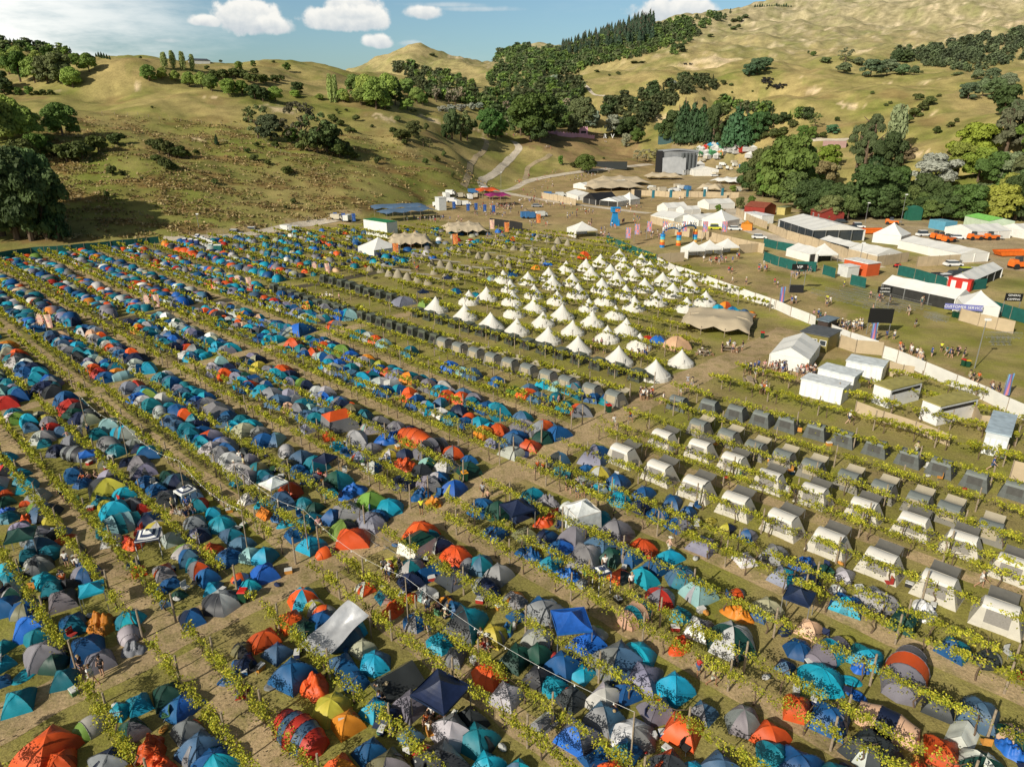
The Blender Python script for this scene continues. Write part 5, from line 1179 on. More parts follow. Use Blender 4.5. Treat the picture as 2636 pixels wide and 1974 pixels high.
fence(T2,[(2020,1655),(2192,1640)],2.5,TANF,'tan cloth fence left of the triple-peaked marquee')
fence(T3,[(590,1450),(700,1500),(900,1560),(1080,1625),(1265,1675),(1460,1645)],2.7,TANF,'long tan cloth fence below the glazed marquee')
fence(M3,[(1515,165),(1780,150)],2.6,TANF,'tan cloth fence at the end of the very long marquee')
fence(T3,[(385,1345),(440,1380),(500,1410),(580,1440)],2.6,TANF,'curved tan cloth fence beside the service road')
fence(T2,[(1300,1245),(1400,1262),(1515,1290)],2.7,TANF,'tan cloth fence beside the gravel road')
fence(T2,[(1860,1225),(2000,1232),(2192,1245)],2.7,TANF,'tan cloth fence in front of the stage village')
fence(T3,[(0,1235),(200,1240),(400,1245)],2.7,TANF,'tan cloth fence beyond the green lawn')
fence(T2,[(1980,1400),(2060,1420),(2192,1455)],2.6,TANF,'tan cloth fence left of the row of marquees')
fence(T2,[(405,1215),(550,1222),(690,1225)],3.,GRNF,'green mesh fence around the portable toilets')
fence(T2,[(665,1180),(800,1182)],3.,GRNF,'green mesh fence behind the portable toilets')
fence(T2,[(975,1425),(1100,1440),(1180,1455)],3.,BLKF,'black cloth fence behind the stretch tent')
fence(T2,[(1880,1245),(1925,1250)],4.,BLKF,'black screen beside the peaked bar marquee')
# portable toilets
def ptoilet(X,Y,col,rz,lab,Z=0.):
    root=empty('portable_toilet',(X,Y,Z),rz); ob('cabin',MB().box((0,0,0),(1.1,1.1,2.1),taper=.97).mesh('toilet_cabin',PAINT),root,color=col); ob('roof',MB().box((0,0,2.11),(1.2,1.2,.2),taper=.75).mesh('toilet_roof',PVC),root)
    ob('door',MB().box((0,-.56,.15),(.8,.04,1.75)).mesh('toilet_door',PAINT),root,color=tuple(x*.8 for x in col)); reg(root,lab,'portable toilet','portable toilet','portable toilets'); return root
for k in range(17):
    x=470+k*12; y=1195-8*math.sin(k*.4); X,Y=G(*T2(x,y)); ptoilet(X,Y,[(.66,.66,.62),(.02,.2,.14),(.7,.7,.66),(.6,.3,.12)][k%4 if k>8 else (0,1)[k%2]],0,['white portable toilet in the fenced compound','dark green portable toilet in the fenced compound','pale portable toilet in the fenced compound','orange portable toilet in the fenced compound'][k%4 if k>8 else (0,1)[k%2]])
for k,(x,y) in enumerate([(1165,1540),(1205,1545),(1235,1530),(1245,1515),(1238,1550),(1270,1530),(1285,1540),(1300,1546),(1315,1552),(1330,1558),(1330,1578),(1360,1584),(1385,1584)]):
    X,Y=G(*T1(x,y)); ptoilet(X,Y,[(.02,.05,.2),(.7,.7,.68),(.02,.15,.13)][0 if k<5 else 1 if k<10 else 2],0,[ 'navy portable toilet at the top of the vines','white portable toilet at the top of the vines','green portable toilet at the top of the vines'][0 if k<5 else 1 if k<10 else 2])
# service village beyond the stage and food trucks
cols=[((.7,.7,.67),'white'),((.62,.63,.6),'pale grey'),((.5,.45,.35),'beige'),((.05,.16,.35),'blue'),((.6,.6,.6),'grey')]
def van(X,Y,rz,L,h,w,col,lab,nm='box_truck',cat='truck',short=None,Z=0.):
    root=empty(nm,(X,Y,Z),rz); ob('box',MB().box((-.1*L,0,.5),(L*.78,w,h)).mesh('truck_box',PAINT),root,color=col); ob('cab',MB().box((L*.41,0,.45),(L*.2,w*.95,h*.7),taper=.85).mesh('truck_cab',PAINT),root,color=tuple(x*.9 for x in col))
    ob('windscreen',MB().box((L*.47,0,.5+h*.35),(L*.09,w*.85,h*.28)).mesh('truck_windscreen',GLASS),root)
    for sx in (-.3,.36):
        for sy in (-1,1): ob('wheel',MB().tube((sx*L,sy*w*.42,.45),(sx*L,sy*w*.53,.45),.45,n=12).mesh('truck_wheel',RUBBER),root)
    reg(root,lab,short or lab,cat,'service vehicles and stalls')
vl=[(T3,150,985),(T3,200,1000),(T3,175,1015),(T3,230,960),(T3,150,1050),(T3,240,1075),(T3,280,1060),(T3,300,1040),(T3,330,1060),(T3,350,1068),(T3,380,1045),(T3,375,1025),(T3,425,1080),(T3,425,1055),(T3,250,1105),(T3,45,1190),(T3,80,1195),(T3,20,1180),(T2,2000,1200),(T2,2060,1205),(T2,2110,1210),(T2,1380,1245),(T2,1345,1235),(T2,1420,1235),(T2,1990,1190),(T2,2140,1205),(T3,200,1205),(T3,400,1200),
    (T2,740,1270),(T2,770,1290),(T2,820,1290),(T2,700,1240),(T2,850,1250),(T2,890,1240),(T2,870,1215),(T2,730,1225),(T2,790,1240),(T2,1205,1370),(T2,1235,1372),(T2,1300,1360),(T2,20,1380),(T2,90,1388),(T1,1850,1455),(T1,1800,1450),(T2,660,1300),(T2,940,1200),(T2,1095,770),(T2,140,1535)]
for k,(tf,x,y) in enumerate(vl):
    p=P(*tf(x,y)); 
    if not p: continue
    c_,cn=random.choice(cols[:3]+cols[:2]+cols); van(p[0],p[1],random.uniform(-.5,.5)+random.choice((0,1.57)),random.uniform(4,5.8),random.uniform(1.5,2.1),2.,c_,cn+' service van or trailer',Z=p[2],short=cn+' service van')
for k in range(34):   # small white market tents of the far village
    x=random.choice([random.uniform(130,500),random.uniform(150,300)]); y=random.uniform(925,1000) if x>200 or random.random()<.7 else random.uniform(1000,1060)
    p=P(*T3(x,y)); 
    if not p: continue
    w=random.uniform(3.5,6); root=empty('market_tent',(p[0],p[1],p[2]),random.random()); a=w/2; c_=random.choice([(.72,.71,.68)]*6+[(.6,.05,.03),(.05,.3,.5),(.1,.35,.15),(.6,.3,.1)]); rf=MB()
    for i in range(4):
        q=[(-a,-a),(a,-a),(a,a),(-a,a)]; rf.poly([(*q[i],2.4),(*q[(i+1)%4],2.4),(0,0,2.4+w*.35)])
    ob('roof',rf.mesh('market_roof',FAB,False),root,color=c_); ob('body',MB().box((0,0,0),(w*.92,w*.92,2.35)).mesh('market_body',FAB,False),root,color=tuple(x*.7 for x in c_)); 
    reg(root,('white' if c_[0]>.7 else 'red' if c_[1]<.1 else 'blue' if c_[2]>.4 else 'green' if c_[1]>.33 else 'orange')+' market tent of the far village','market tent','tent','market tents of the far village')
# hilltop house
hillbox(T1,1250,402,15,2.4,7,'long low white house on the left skyline behind the poplars','farmhouse','house',(.5,.5,.48),lambda r_,w,h,d:(ob('roof',MB().box((0,d/2,h+.5),(w*1.05,d*1.1,1.3),taper=.7).mesh('house_roof',mat('dark_roof',(.06,.07,.09),.6)),r_),))
hillbox(T3,1000,930,13,4,6,'painted building behind the big tree','painted_building','building',(.35,.22,.2))
hillbox(T2,1730,1058,22,4,8,'black bar building below the brown bank','bar_building','building',(.03,.035,.035))
hillbox(T2,2080,905,12,7,8,'dark green control cabin above the village','control_cabin','cabin',(.05,.10,.10))
# tall festival banners
BAN=[('orange and blue art banner',(.65,.18,.06)),('striped blue and pink banner',(.25,.33,.6)),('pale sunburst banner',(.75,.52,.36)),('teal banner',(.03,.16,.2)),('blue banner',(.02,.08,.3)),('red and gold banner',(.55,.10,.03))]
def banmat(k):
    if 'ban%d'%k in MATS: return MATS['ban%d'%k]
    m=bpy.data.materials.new('banner_print'); n,l=nodes_of(m); b=n['Principled BSDF']; b.inputs['Roughness'].default_value=.7; t=n.new('ShaderNodeTexCoord'); ns=n.new('ShaderNodeTexNoise'); ns.inputs['Scale'].default_value=[1.6,.0,1.1,.4,.5,1.3][k]+.01; ns.inputs['Detail'].default_value=2
    l.new(t.outputs['Object'],ns.inputs['Vector']); cr=n.new('ShaderNodeValToRGB'); cr.color_ramp.interpolation='CONSTANT'; e=cr.color_ramp.elements
    S={0:[(.03,.3,.55),(.75,.12,.03),(.7,.35,.3),(.1,.25,.6),(.8,.3,.05)],1:[(.2,.45,.75),(.22,.2,.55),(.7,.25,.3),(.22,.2,.55),(.2,.45,.75)],2:[(.78,.55,.3),(.8,.45,.4),(.78,.6,.45),(.7,.3,.3),(.8,.65,.4)],3:[(.02,.15,.2)]*5,4:[(.02,.07,.28),(.03,.12,.4),(.02,.07,.25),(.02,.1,.35),(.02,.06,.2)],5:[(.6,.1,.03),(.75,.4,.1),(.5,.05,.03),(.7,.3,.06),(.5,.06,.05)]}[k]
    while len(e)<5: e.new(.5)
    for i,x in enumerate([0,.42,.48,.53,.60] if k!=1 else [0,.3,.42,.58,.7]): e[i].position=x; e[i].color=(*S[i],1)
    if k==1: s=n.new('ShaderNodeSeparateXYZ'); l.new(t.outputs['Object'],s.inputs[0]); mm=n.new('ShaderNodeMapRange'); mm.inputs[1].default_value=-.9; mm.inputs[2].default_value=.9; l.new(s.outputs[0],mm.inputs[0]); l.new(mm.outputs[0],cr.inputs[0])
    else: l.new(ns.outputs['Fac'],cr.inputs[0])
    l.new(cr.outputs[0],b.inputs['Base Color']); MATS['ban%d'%k]=m; return m
def banner(px,k,h,w,z0,rz=0.,burst=False):
    h*=.68; w*=.66; z0*=.8
    X,Y=G(*px); root=empty('banner',(X,Y,0),rz); ob('pole',MB().tube((-w/2,0,0),(-w/2,0,z0+h),.06).mesh('banner_pole',STEEL),root); m=MB()
    if burst:
        pts=[]; 
        for i in range(26): a=i*2*math.pi/26; rr=(1 if i%2 else .62); pts.append((w*.62*rr*math.cos(a),0,z0+h/2+h*.55*rr*math.sin(a)))
        m.poly(pts); 
    else: m.grid(lambda s,t:(-w/2+w*t,.10*math.sin(t*6+s*3),z0+h*s),6,6)
    ob('cloth',m.mesh('banner_cloth',banmat(k),not burst),root); reg(root,BAN[k][0],BAN[k][0],'banner','tall festival banners')
for x,y in [(1840,1545),(1895,1520),(1972,1500),(2070,1500),(2192,1500)]: banner(t2(x,y),0,4.6,2.3,3.,R(-8))
for x,y in [(185,1520),(305,1520)]: banner(t3(x,y),0,4.6,2.3,4.,R(-8))
for x,y in [(670,395),(1240,640),(2075,985)]: banner(m3(x,y),1,4.6,1.8,.5,R(15))
for (a,b),bu in [((928,418),1),((990,425),0),((265,548),1),((318,560),0),((1495,290),1),((1565,308),0),((1975,200),1),((2055,212),0)]: banner(M1(a,b+12),2,3.6,1.7,1.0,R(10),bool(bu))
for a,b,k in [(388,1625,5),(760,1560,5),(990,1460,2),(1082,1478,5),(1280,1420,5)]: banner(t2(a,b),k,4.5,2.4,1.5,R(5))
for a,b in [(10,1395),(62,1400),(125,1402),(752,1320),(840,1335),(890,1330),(945,1340),(1000,1345)]: banner(t2(a,b),4,4.,2.,1.,R(5))
for a,b in [(1998,1265),(2108,1262)]: banner(t2(a,b),3,5,2,2.)
for a,b in [(78,1258),(185,1258),(297,1250)]: banner(t3(a,b),3,5,2,2.)
for a,b in [(1535,1078),(1600,1078)]: banner(t2(a,b),5,5,2.4,1)
banner(t2(1664,1075),3,5,2.4,1)
# signs on scaffold posts
def sign(px,txt,w,h,z,lab,bg=(.012,.012,.012),rz=0.,base=False,tm=None,lines=None):
    X,Y=G(*px); root=empty('sign',(X,Y,0),rz); ob('board',MB().box((0,0,z),(w,.12,h)).mesh('sign_board',mat('sign_'+lab.split()[0],bg,.5,1,.05)),root)
    for s in (-1,1): ob('post',MB().tube((s*w*.46,.1,0),(s*w*.46,.1,z+h),.06).mesh('sign_post',STEEL),root)
    ln=lines or [txt]
    for i,t_ in enumerate(ln): text(t_,h*.62/len(ln)*1.1 if len(ln)>1 else h*.7,.01,WPAINT,root,(0,-.09,z+h*(1-(i+.5)/len(ln))),(R(90),0,0))
    if base: ob('ballast',MB().box((0,.2,0),(w*.9,.9,1.6)).mesh('sign_base',BLACK),root)
    tag(root,lab,'sign'); REG.append([root,None,lab,None])
sign(m3(762,325),'VIP',3.2,1.3,5.0,'black VIP sign raised on a scaffold frame',base=True,rz=R(-5))
sign(m3(1295,440),None,2.7,1.3,3.6,'black camping sign over the queue pens',rz=R(-5),lines=['GENERAL','CAMPING'])
sign(m3(2095,480),None,3.,1.5,3.2,'black two-line sign by the green fence',rz=R(-10),lines=['GENERAL','CAMPING'])
sign(m3(1272,590),'',4.,2.6,2.2,'blank black screen beside a striped banner',rz=R(-8))
X,Y=G(*m3(1797,485)); root=empty('sign',(X,Y,0),R(-17)); ob('board',MB().box((0,0,1.6),(6.4,.1,1.1)).mesh('sign_board',mat('purple_banner',(.16,.17,.42),.6,1,.05)),root); text('CUSTOMER SERVICE',.72,.01,WPAINT,root,(0,-.08,2.15),(R(90),0,0)); tag(root,'purple CUSTOMER SERVICE banner in front of the peaked marquee','sign'); REG.append([root,None,'purple banner',None])
# crowd barriers: queue pens
bar=MB(); bar.tube((-1.15,0,1.08),(1.15,0,1.08),.025,n=4).tube((-1.15,0,.15),(1.15,0,.15),.025,n=4)
for k in range(13): bar.tube((-1.15+k*.192,0,.15),(-1.15+k*.192,0,1.08),.012,n=3)
BARF=bar.mesh('barrier_frame',STEEL); ft=MB().box((-.8,0,0),(.08,.6,.05)).mesh('barrier_foot',STEEL); ft2=MB().box((.8,0,0),(.08,.6,.05)).mesh('barrier_foot',STEEL)
def barrier(X,Y,rz,lab='steel crowd barrier in the queue pens'):
    root=empty('crowd_barrier',(X,Y,0),rz); ob('frame',BARF,root); ob('foot',ft,root); ob('foot',ft2,root); reg(root,lab,'crowd barrier','barrier','crowd barriers')
a0=Vector(G(*m3(880,335))); a1=Vector(G(*m3(1400,480))); b0=Vector(G(*m3(1060,290))); dd=(a1-a0); L=dd.length; ang=math.atan2(dd.y,dd.x); up=(b0-a0)
for i in range(7):
    p=a0+up*i/6*1.0+dd*.03*i
    for k in range(int(L/2.35)):
        if i in (1,3,5) and k==0: continue
        q=p+dd*(k*2.35/L)
        if i%2==0 or k%5!=4: barrier(q.x,q.y,ang)
for x,y,a in [(235,250,-.9),(360,310,-.9)]:
    X,Y=G(860+x*.4106,1294+y*.4106); barrier(X,Y,-.75,'steel crowd barrier across the main path')
for k in range(5):
    X,Y=G(*m3(1600+k*18,480+k*7)); barrier(X,Y,-.2,'steel crowd barrier beside the check-in marquee')
for k in range(9):
    X,Y=G(*m3(1990+(k%5)*34,610+(k//5)*34)); barrier(X,Y,-.3 if k<5 else 1.2,'steel crowd barrier at the right edge')
# lamp masts and string lights
def mast(px,h,lab):
    X,Y=G(*px); root=empty('lamp_mast',(X,Y,0)); ob('pole',MB().tube((0,0,0),(0,0,h),.09,.06).mesh('mast_pole',STEEL),root); ob('lamp',MB().box((.2,0,h),(.8,.4,.3)).mesh('mast_lamp',WPAINT),root); tag(root,lab,'lamp mast')
mast(m3(1880,800),7.6,'tall pale lamp mast beside the bins on the lower showground'); mast(t3(1420,1390),9.5,'leaning lamp mast at the foot of the big trees'); mast(t3(1195,1400),7,'lamp mast beside the white van'); mast(m3(1155,165),6,'lamp mast behind the small marquee'); mast(T1(1255,1485),7,'wooden lamp mast above the top of the vines'); mast(t2(695,1175),7,'lamp mast behind the portable toilets'); mast(t2(1046,1180),8,'lamp mast on the grassy bank')
def festoon(pts,lab):
    c0=Vector((*G(*pts[0]),0)); root=empty('string_lights',tuple(c0)); prev=None; w=MB(); W3=[]
    for p in pts:
        q=Vector((*G(*p),0))-c0; ob('pole',MB().tube(tuple(q),(q.x,q.y,4.6),.055,.045).mesh('light_pole',WOOD),root); W3.append(q+Vector((0,0,4.6)))
    for a,b in zip(W3,W3[1:]):
        n_=14; L_=[a.lerp(b,i/n_)-Vector((0,0,.9*math.sin(math.pi*i/n_))) for i in range(n_+1)]; w.path(L_,.012,3)
        for q in L_[1:-1:2]: ob('bulb',BULB,root,tuple(q-Vector((0,0,.1))))
    ob('cable',w.mesh('light_cable',mat('pale_cable',(.5,.5,.48))),root); tag(root,lab,'string lights')
BULB=MB().box((0,0,-.05),(.08,.08,.1),taper=.5).mesh('bulb_form',WPAINT)
festoon([(1621,1985),(1052,1616),(795,1427),(620,1302)],'string of festoon lights slung diagonally over the front tents')
festoon([(640,1550-120),(480,1290),(330,1180),(225,1105)],'string of festoon lights over the left tent block')
# wheelie bins
def wbin(px,lid,body,lab):
    X,Y=G(*px); root=empty('wheelie_bin',(X,Y,0),random.uniform(-.4,.4)); ob('bin_body',MB().box((0,0,.08),(.5,.55,.95),taper=1.25).mesh('bin_body_form',PAINT),root,color=body); ob('lid',MB().box((0,0,1.05),(.68,.75,.1),taper=.85).mesh('bin_lid',PAINT),root,color=lid)
    for s in (-1,1): ob('wheel',MB().tube((s*.2,.3,.12),(s*.28,.3,.12),.12,n=8).mesh('bin_wheel',RUBBER),root)
    reg(root,lab,lab,'bin','wheelie bins')
for px,lid,lab in [((628,1548),(.6,.02,.01),'green wheelie bin with a red lid by the front path'),((1196,1238),(.7,.3,.02),'wheelie bin with an amber lid'),(m3(1752,480),(.01,.04,.02),'dark green wheelie bin by the tan fence'),(m3(1772,484),(.01,.04,.02),'dark green wheelie bin by the tan fence'),(m3(1812,785),(.5,.02,.01),'wheelie bin with a dark red lid beside the mast'),(m3(1835,790),(.6,.35,.02),'wheelie bin with a yellow lid beside the mast'),(m3(550,610),(.6,.02,.01),'wheelie bin with a red lid at the stretch tent'),(M2(1720,1075),(.6,.02,.01),'wheelie bin with a red lid beside the grey canvas tents')]:
    wbin(px,lid,(.01,.06,.03),lab)
# ------------------------------------------------------------------ cars and machines
def car(px,rz,col,lab,L=4.5,van_=False,Z=0.):
    X,Y=G(*px); root=empty('parked_car',(X,Y,0),rz); w=1.8; m=MB()
    prof=[(-.5,.35),(-.5,.85),(-.42,.98),(.25,.98),(.46,.82),(.5,.6),(.5,.35)]
    for s in (-1,1): m.poly([(x*L,s*w/2,z) for x,z in (prof if s<0 else prof[::-1])])
    for (x0,z0),(x1,z1) in zip(prof,prof[1:]+prof[:1]): m.poly([(x0*L,-w/2,z0),(x0*L,w/2,z0),(x1*L,w/2,z1),(x1*L,-w/2,z1)])
    ob('body',m.mesh('car_body',PAINT),root,color=col)
    t=1.5 if not van_ else 1.9; g=MB().box((-.08*L,0,.99),(L*.62,w*.94,t-1.04),taper=.86); ob('window',g.mesh('car_glass',GLASS),root); ob('roof',MB().box((-.09*L,0,t-.04),(L*.5,w*.8,.07)).mesh('car_roof',PAINT),root,color=col)
    for sx in (-.31,.32):
        for sy in (-1,1): ob('wheel',MB().tube((sx*L,sy*w*.40,.33),(sx*L,sy*w*.51,.33),.33,n=12).mesh('car_wheel',RUBBER),root)
    for sy in (-1,1): ob('headlight',MB().box((.497*L,sy*w*.34,.62),(.06,.3,.14)).mesh('headlight_form',WPAINT),root)
    reg(root,lab,lab,'car','parked cars')
for tf,x,y,rz,c_,lab,vn in [(T3,378,1445,-.1,(.75,.76,.76),'white car on the grass beside the amber gazebo',0),(T3,1150,1430,-.1,(.75,.75,.74),'white van parked behind the glazed marquee',1),(T3,1118,1440,.1,(.02,.02,.025),'black car beside the white van',0),(T3,530,1498,-.2,(.7,.7,.7),'white car on the service road',0),(T3,1560,1482,.1,(.76,.76,.75),'white utility in front of the blue container',1),(T3,1770,1500,-.2,(.75,.75,.75),'white car between the orange machines',0),(M3,1745,160,.05,(.72,.73,.74),'silver car on the loop road',0),
  (M3,1650,240,.2,(.02,.02,.02),'black car behind the green fence',0),(M3,1700,245,.2,(.72,.72,.72),'silver car behind the green fence',0),(M3,1760,225,.2,(.05,.05,.06),'dark car beside the yellow vehicle',0),(M3,1825,215,.1,(.55,.60,.03),'yellow-green ambulance car near the red counter',1),(M3,1900,205,.1,(.6,.6,.6),'grey car behind the right-hand marquee',0),(T1,1478,1475,-.1,(.72,.72,.7),'white van on the road above the vines, left',1),(T1,1590,1458,-.1,(.72,.72,.7),'white van on the road above the vines, right',1),(T3,255,1440,-.1,(.6,.6,.05),'yellow van behind the tan fence',1),(T3,1045,1400,.1,(.05,.06,.06),'dark utility beside the red cottage',0),(M3,1635,320,-.3,(.6,.62,.62),'pale boat trailer behind the check-in marquee',0),(T3,250,1108,.1,(.75,.75,.75),'white car by the far market tents',0),(T3,405,1200,1.2,(.3,.4,.45),'grey van beside the far bar tent',1),(T2,1270,1300,0,(.3,.3,.3),'grey car near the gravel road',0)]:
    car(tf(x,y),rz,c_,lab,van_=bool(vn))
OR=(.75,.16,.02)
def machine(px,rz,lab,boom=True,cat='telehandler',s=1.):
    X,Y=G(*px); root=empty('machine',(X,Y,0),rz,(s,s,s)); root.name=cat; ob('chassis',MB().box((0,0,.6),(4.2,1.7,.9)).mesh('machine_chassis',PAINT),root,color=OR); ob('cab',MB().box((-.2,.35,1.5),(1.3,1.,1.1),taper=.85).mesh('machine_cab',GLASS),root)
    if boom: ob('boom',MB().tube((-1.8,-.4,1.9),(3.2,-.4,1.1),.2,.16,6).mesh('machine_boom',PAINT),root,color=(.2,.2,.2)); ob('fork',MB().box((3.4,-.4,.3),(.9,1.2,.12)).mesh('machine_fork',BLACK),root)
    ob('engine_cover',MB().box((-1.5,0,1.5),(1.2,1.5,.5),taper=.85).mesh('machine_cover',PAINT),root,color=OR)
    for sx in (-1.4,1.4):
        for sy in (-1,1): ob('wheel',MB().tube((sx,sy*.7,.6),(sx,sy*1.08,.6),.6,n=12).mesh('machine_wheel',RUBBER),root)
    reg(root,lab,lab,cat,'orange machines')
for x,y,rz,lab,ct in [(1645,1500,.3,'orange telehandler leftmost of the machines','telehandler'),(1680,1508,.5,'orange telehandler second in the line of machines','telehandler'),(1715,1520,.4,'orange forklift nearest the loop road','forklift'),(1880,1505,.1,'orange loader in front of the wide marquee','loader'),(1985,1505,.1,'orange loader at the end of the machines','loader'),(1360,1410,-.4,'red tractor at the foot of the big trees','tractor')]:
    machine(t3(x,y),rz,lab,cat=ct)
machine(M3(2160,175),.1,'orange tractor beside the right-hand marquee',False,'tractor',1.2)
for px,L,lab,c_ in [(t3(2105,1605),9,'big orange steel skip on the loop road',OR),(t3(1240,1465),8,'orange steel frame behind the tall peaked marquee',OR),(t3(1865,1632),4,'orange trailer at the end of the very long marquee',OR)]:
    X,Y=G(*px); root=empty('skip',(X,Y,0),.1); m=MB(); a,b,h=L/2,1.4,1.5
    for p,q in (((-a,-b),(a,-b)),((a,-b),(a,b)),((a,b),(-a,b)),((-a,b),(-a,-b))): m.poly([(p[0]*.8,p[1],.3),(q[0]*.8,q[1],.3),(q[0],q[1]*1.1,h),(p[0],p[1]*1.1,h)])
    m.poly([(-a*.8,-b,.5),(a*.8,-b,.5),(a*.8,b,.5),(-a*.8,b,.5)]); ob('hull',m.mesh('skip_hull',PAINT),root,color=c_)
    for s in (-1,1): ob('rail',MB().box((0,s*b*1.1,h),(L,.12,.12)).mesh('skip_rail',PAINT),root,color=tuple(x*.7 for x in c_))
    tag(root,lab,'skip')
X,Y=G(*M3(1398,168)); root=empty('quad_bike',(X,Y,0),.2); ob('body',MB().box((0,0,.5),(1.7,.7,.4),taper=.7).mesh('quad_body',PAINT),root,color=(.5,.02,.02)); ob('handlebar',MB().tube((.5,-.4,1.15),(.5,.4,1.15),.04).mesh('quad_bar',BLACK),root); ob('seat',MB().box((-.2,0,.92),(.8,.35,.15)).mesh('quad_seat',BLACK),root)
for sx in (-.6,.6):
    for sy in (-1,1): ob('wheel',MB().tube((sx,sy*.35,.3),(sx,sy*.6,.3),.3,n=10).mesh('quad_wheel',RUBBER),root)
tag(root,'red quad bike on the road beside the tan fence','quad bike')
# picnic tables under the stretch tents
for k,(tf,x,y) in enumerate([(M3,175,715),(M3,330,690),(M3,470,890),(T2,1060,1300),(T2,1090,1310),(T2,1020,1345),(T2,1200,1320),(T2,1230,1325)]):
    X,Y=G(*tf(x,y)); root=empty('picnic_table',(X,Y,0),random.random()*3); ob('tabletop',MB().box((0,0,.72),(1.9,.75,.06)).mesh('picnic_top',WOOD),root)
    for s in (-1,1): ob('bench',MB().box((0,s*.75,.43),(1.9,.28,.05)).mesh('picnic_bench',WOOD),root); ob('leg',MB().box((s*.7,0,0),(.1,1.5,.7),taper=.4).mesh('picnic_leg',WOOD),root)
    reg(root,'wooden picnic table','picnic table','table','picnic tables')
# ------------------------------------------------------------------ trees: crowns of many small leaf clumps, unit height and width
def crown(kind,seed,n=1500):
    r=np.random.default_rng(seed); bl=[]
    if kind in('broad','silver','gold'):
        for k in range(26):
            a=r.uniform(0,6.28); z=r.uniform(.16,.88); rad=.40*math.sin(math.pi*min(.97,(z*.88+.04)))**.6*r.uniform(.45,1.1)
            bl.append((rad*math.cos(a),rad*math.sin(a),z,r.uniform(.10,.19)))
        bl.append((0,0,.82,.18)); bl.append((0,0,.55,.28))
    elif kind=='willow':
        for k in range(18):
            a=r.uniform(0,6.28); z=r.uniform(.2,.78); rad=.34*math.cos((z-.35)*1.5)*r.uniform(.5,1.1)
            bl.append((rad*math.cos(a),rad*math.sin(a),z,r.uniform(.12,.2)))
        bl.append((0,0,.75,.24)); bl.append((0,0,.4,.34))
    elif kind=='poplar':
        for k in range(16):
            z=.08+.88*k/16; rad=.42*math.sin(math.pi*min(.96,z*.8+.16))**.7; a=r.uniform(0,6.28)
            bl.append((rad*.45*math.cos(a),rad*.45*math.sin(a),z,rad*.75))
    elif kind=='conifer':
        for k in range(26):
            z=.10+.86*k/26; rad=.46*(1-z)**.75*r.uniform(.75,1.15)
            for q in range(3): a=r.uniform(0,6.28); bl.append((rad*.65*math.cos(a),rad*.65*math.sin(a),z,.05+.42*rad))
    elif kind=='pine':
        for k in range(18):
            z=r.uniform(.35,.95); rad=.36*(1.15-z)**.5*r.uniform(.4,1.1); a=r.uniform(0,6.28); bl.append((rad*math.cos(a),rad*math.sin(a),z,r.uniform(.08,.15)))
    elif kind=='scrub':
        for k in range(13):
            a=r.uniform(0,6.28); rad=r.uniform(0,.34); z=r.uniform(.18,.7)*(1-rad*.6); bl.append((rad*math.cos(a),rad*math.sin(a),z,r.uniform(.12,.24)))
    elif kind=='airy':
        for k in range(26):
            a=r.uniform(0,6.28); z=r.uniform(.3,.95); rad=.42*r.uniform(.2,1.1)*math.sin(math.pi*min(.95,z*.85)); bl.append((rad*math.cos(a),rad*math.sin(a),z,r.uniform(.05,.11)))
    bl=np.array(bl); wts=bl[:,3]**2; ix=r.choice(len(bl),n,p=wts/wts.sum()); d=r.normal(size=(n,3)); d/=np.linalg.norm(d,axis=1)[:,None]
    d[:,2]=np.where(d[:,2]<-.35,-d[:,2],d[:,2]); sq={'poplar':1.6,'conifer':.7}.get(kind,.85)
    rr=(bl[ix,3]*r.uniform(.72,1.06,n))[:,None]; Cn=bl[ix,:3]+d*rr*np.array([1,1,sq])
    if kind=='willow': Cn[:,2]-=.10*np.maximum(0,np.hypot(Cn[:,0],Cn[:,1])-.2)*r.uniform(0,2,n)
    Cn[:,2]=np.clip(Cn[:,2],.02,1.02)
    size={'conifer':.045,'airy':.03,'scrub':.06,'pine':.036}.get(kind,.052)*(.56 if n>5000 else 1)
    nrm=d+r.normal(size=(n,3))*.45; nrm/=np.linalg.norm(nrm,axis=1)[:,None]; a=np.cross(nrm,r.normal(size=(n,3))); a/=np.linalg.norm(a,axis=1)[:,None]; b=np.cross(nrm,a)
    s=(size*r.uniform(.6,1.4,n))[:,None]; a=a*s; b=b*s*.8; asp=.7 if kind=='poplar' else 1
    return np.stack([Cn-a-b*.3,Cn-b+a*.2,Cn+a+b*.2,Cn+b-a*.3],1)
LEAFT=mat('tree_leaf',(1,1,1),.65,.35,.30,objcol=True,transl=.18,spec=.2)
TF={}
for kd,nn_ in (('broad',8500),('silver',7500),('gold',8500),('willow',7500),('poplar',1500),('conifer',1700),('pine',2600),('scrub',1300),('airy',900)):
    TF[kd]=[quadmesh(kd+'_crown_form',crown(kd,s,nn_),LEAFT) for s in (1,2,3)]
def trunkm(k,h,spread):
    r=random.Random(k); m=MB(); m.tube((0,0,-.03),(0,0,h),.035,.022,7)
    for i in range(6):
        a=r.uniform(0,6.28); z=h*r.uniform(.55,1); m.tube((0,0,z),(spread*math.cos(a),spread*math.sin(a),z+r.uniform(.12,.3)),.016,.006,5)
    return m.mesh('tree_trunk_form',BARK)
TK={k:trunkm(i,{'conifer':.9,'poplar':.85,'pine':.85}.get(k,.5),{'conifer':.05,'poplar':.06}.get(k,.25)) for i,k in enumerate(TF)}
TCOL={'broad':(.055,.085,.016),'silver':(.26,.28,.22),'gold':(.15,.17,.02),'willow':(.125,.165,.035),'poplar':(.13,.155,.05),'conifer':(.022,.042,.016),'pine':(.045,.055,.022),'scrub':(.040,.050,.013),'airy':(.075,.085,.03)}
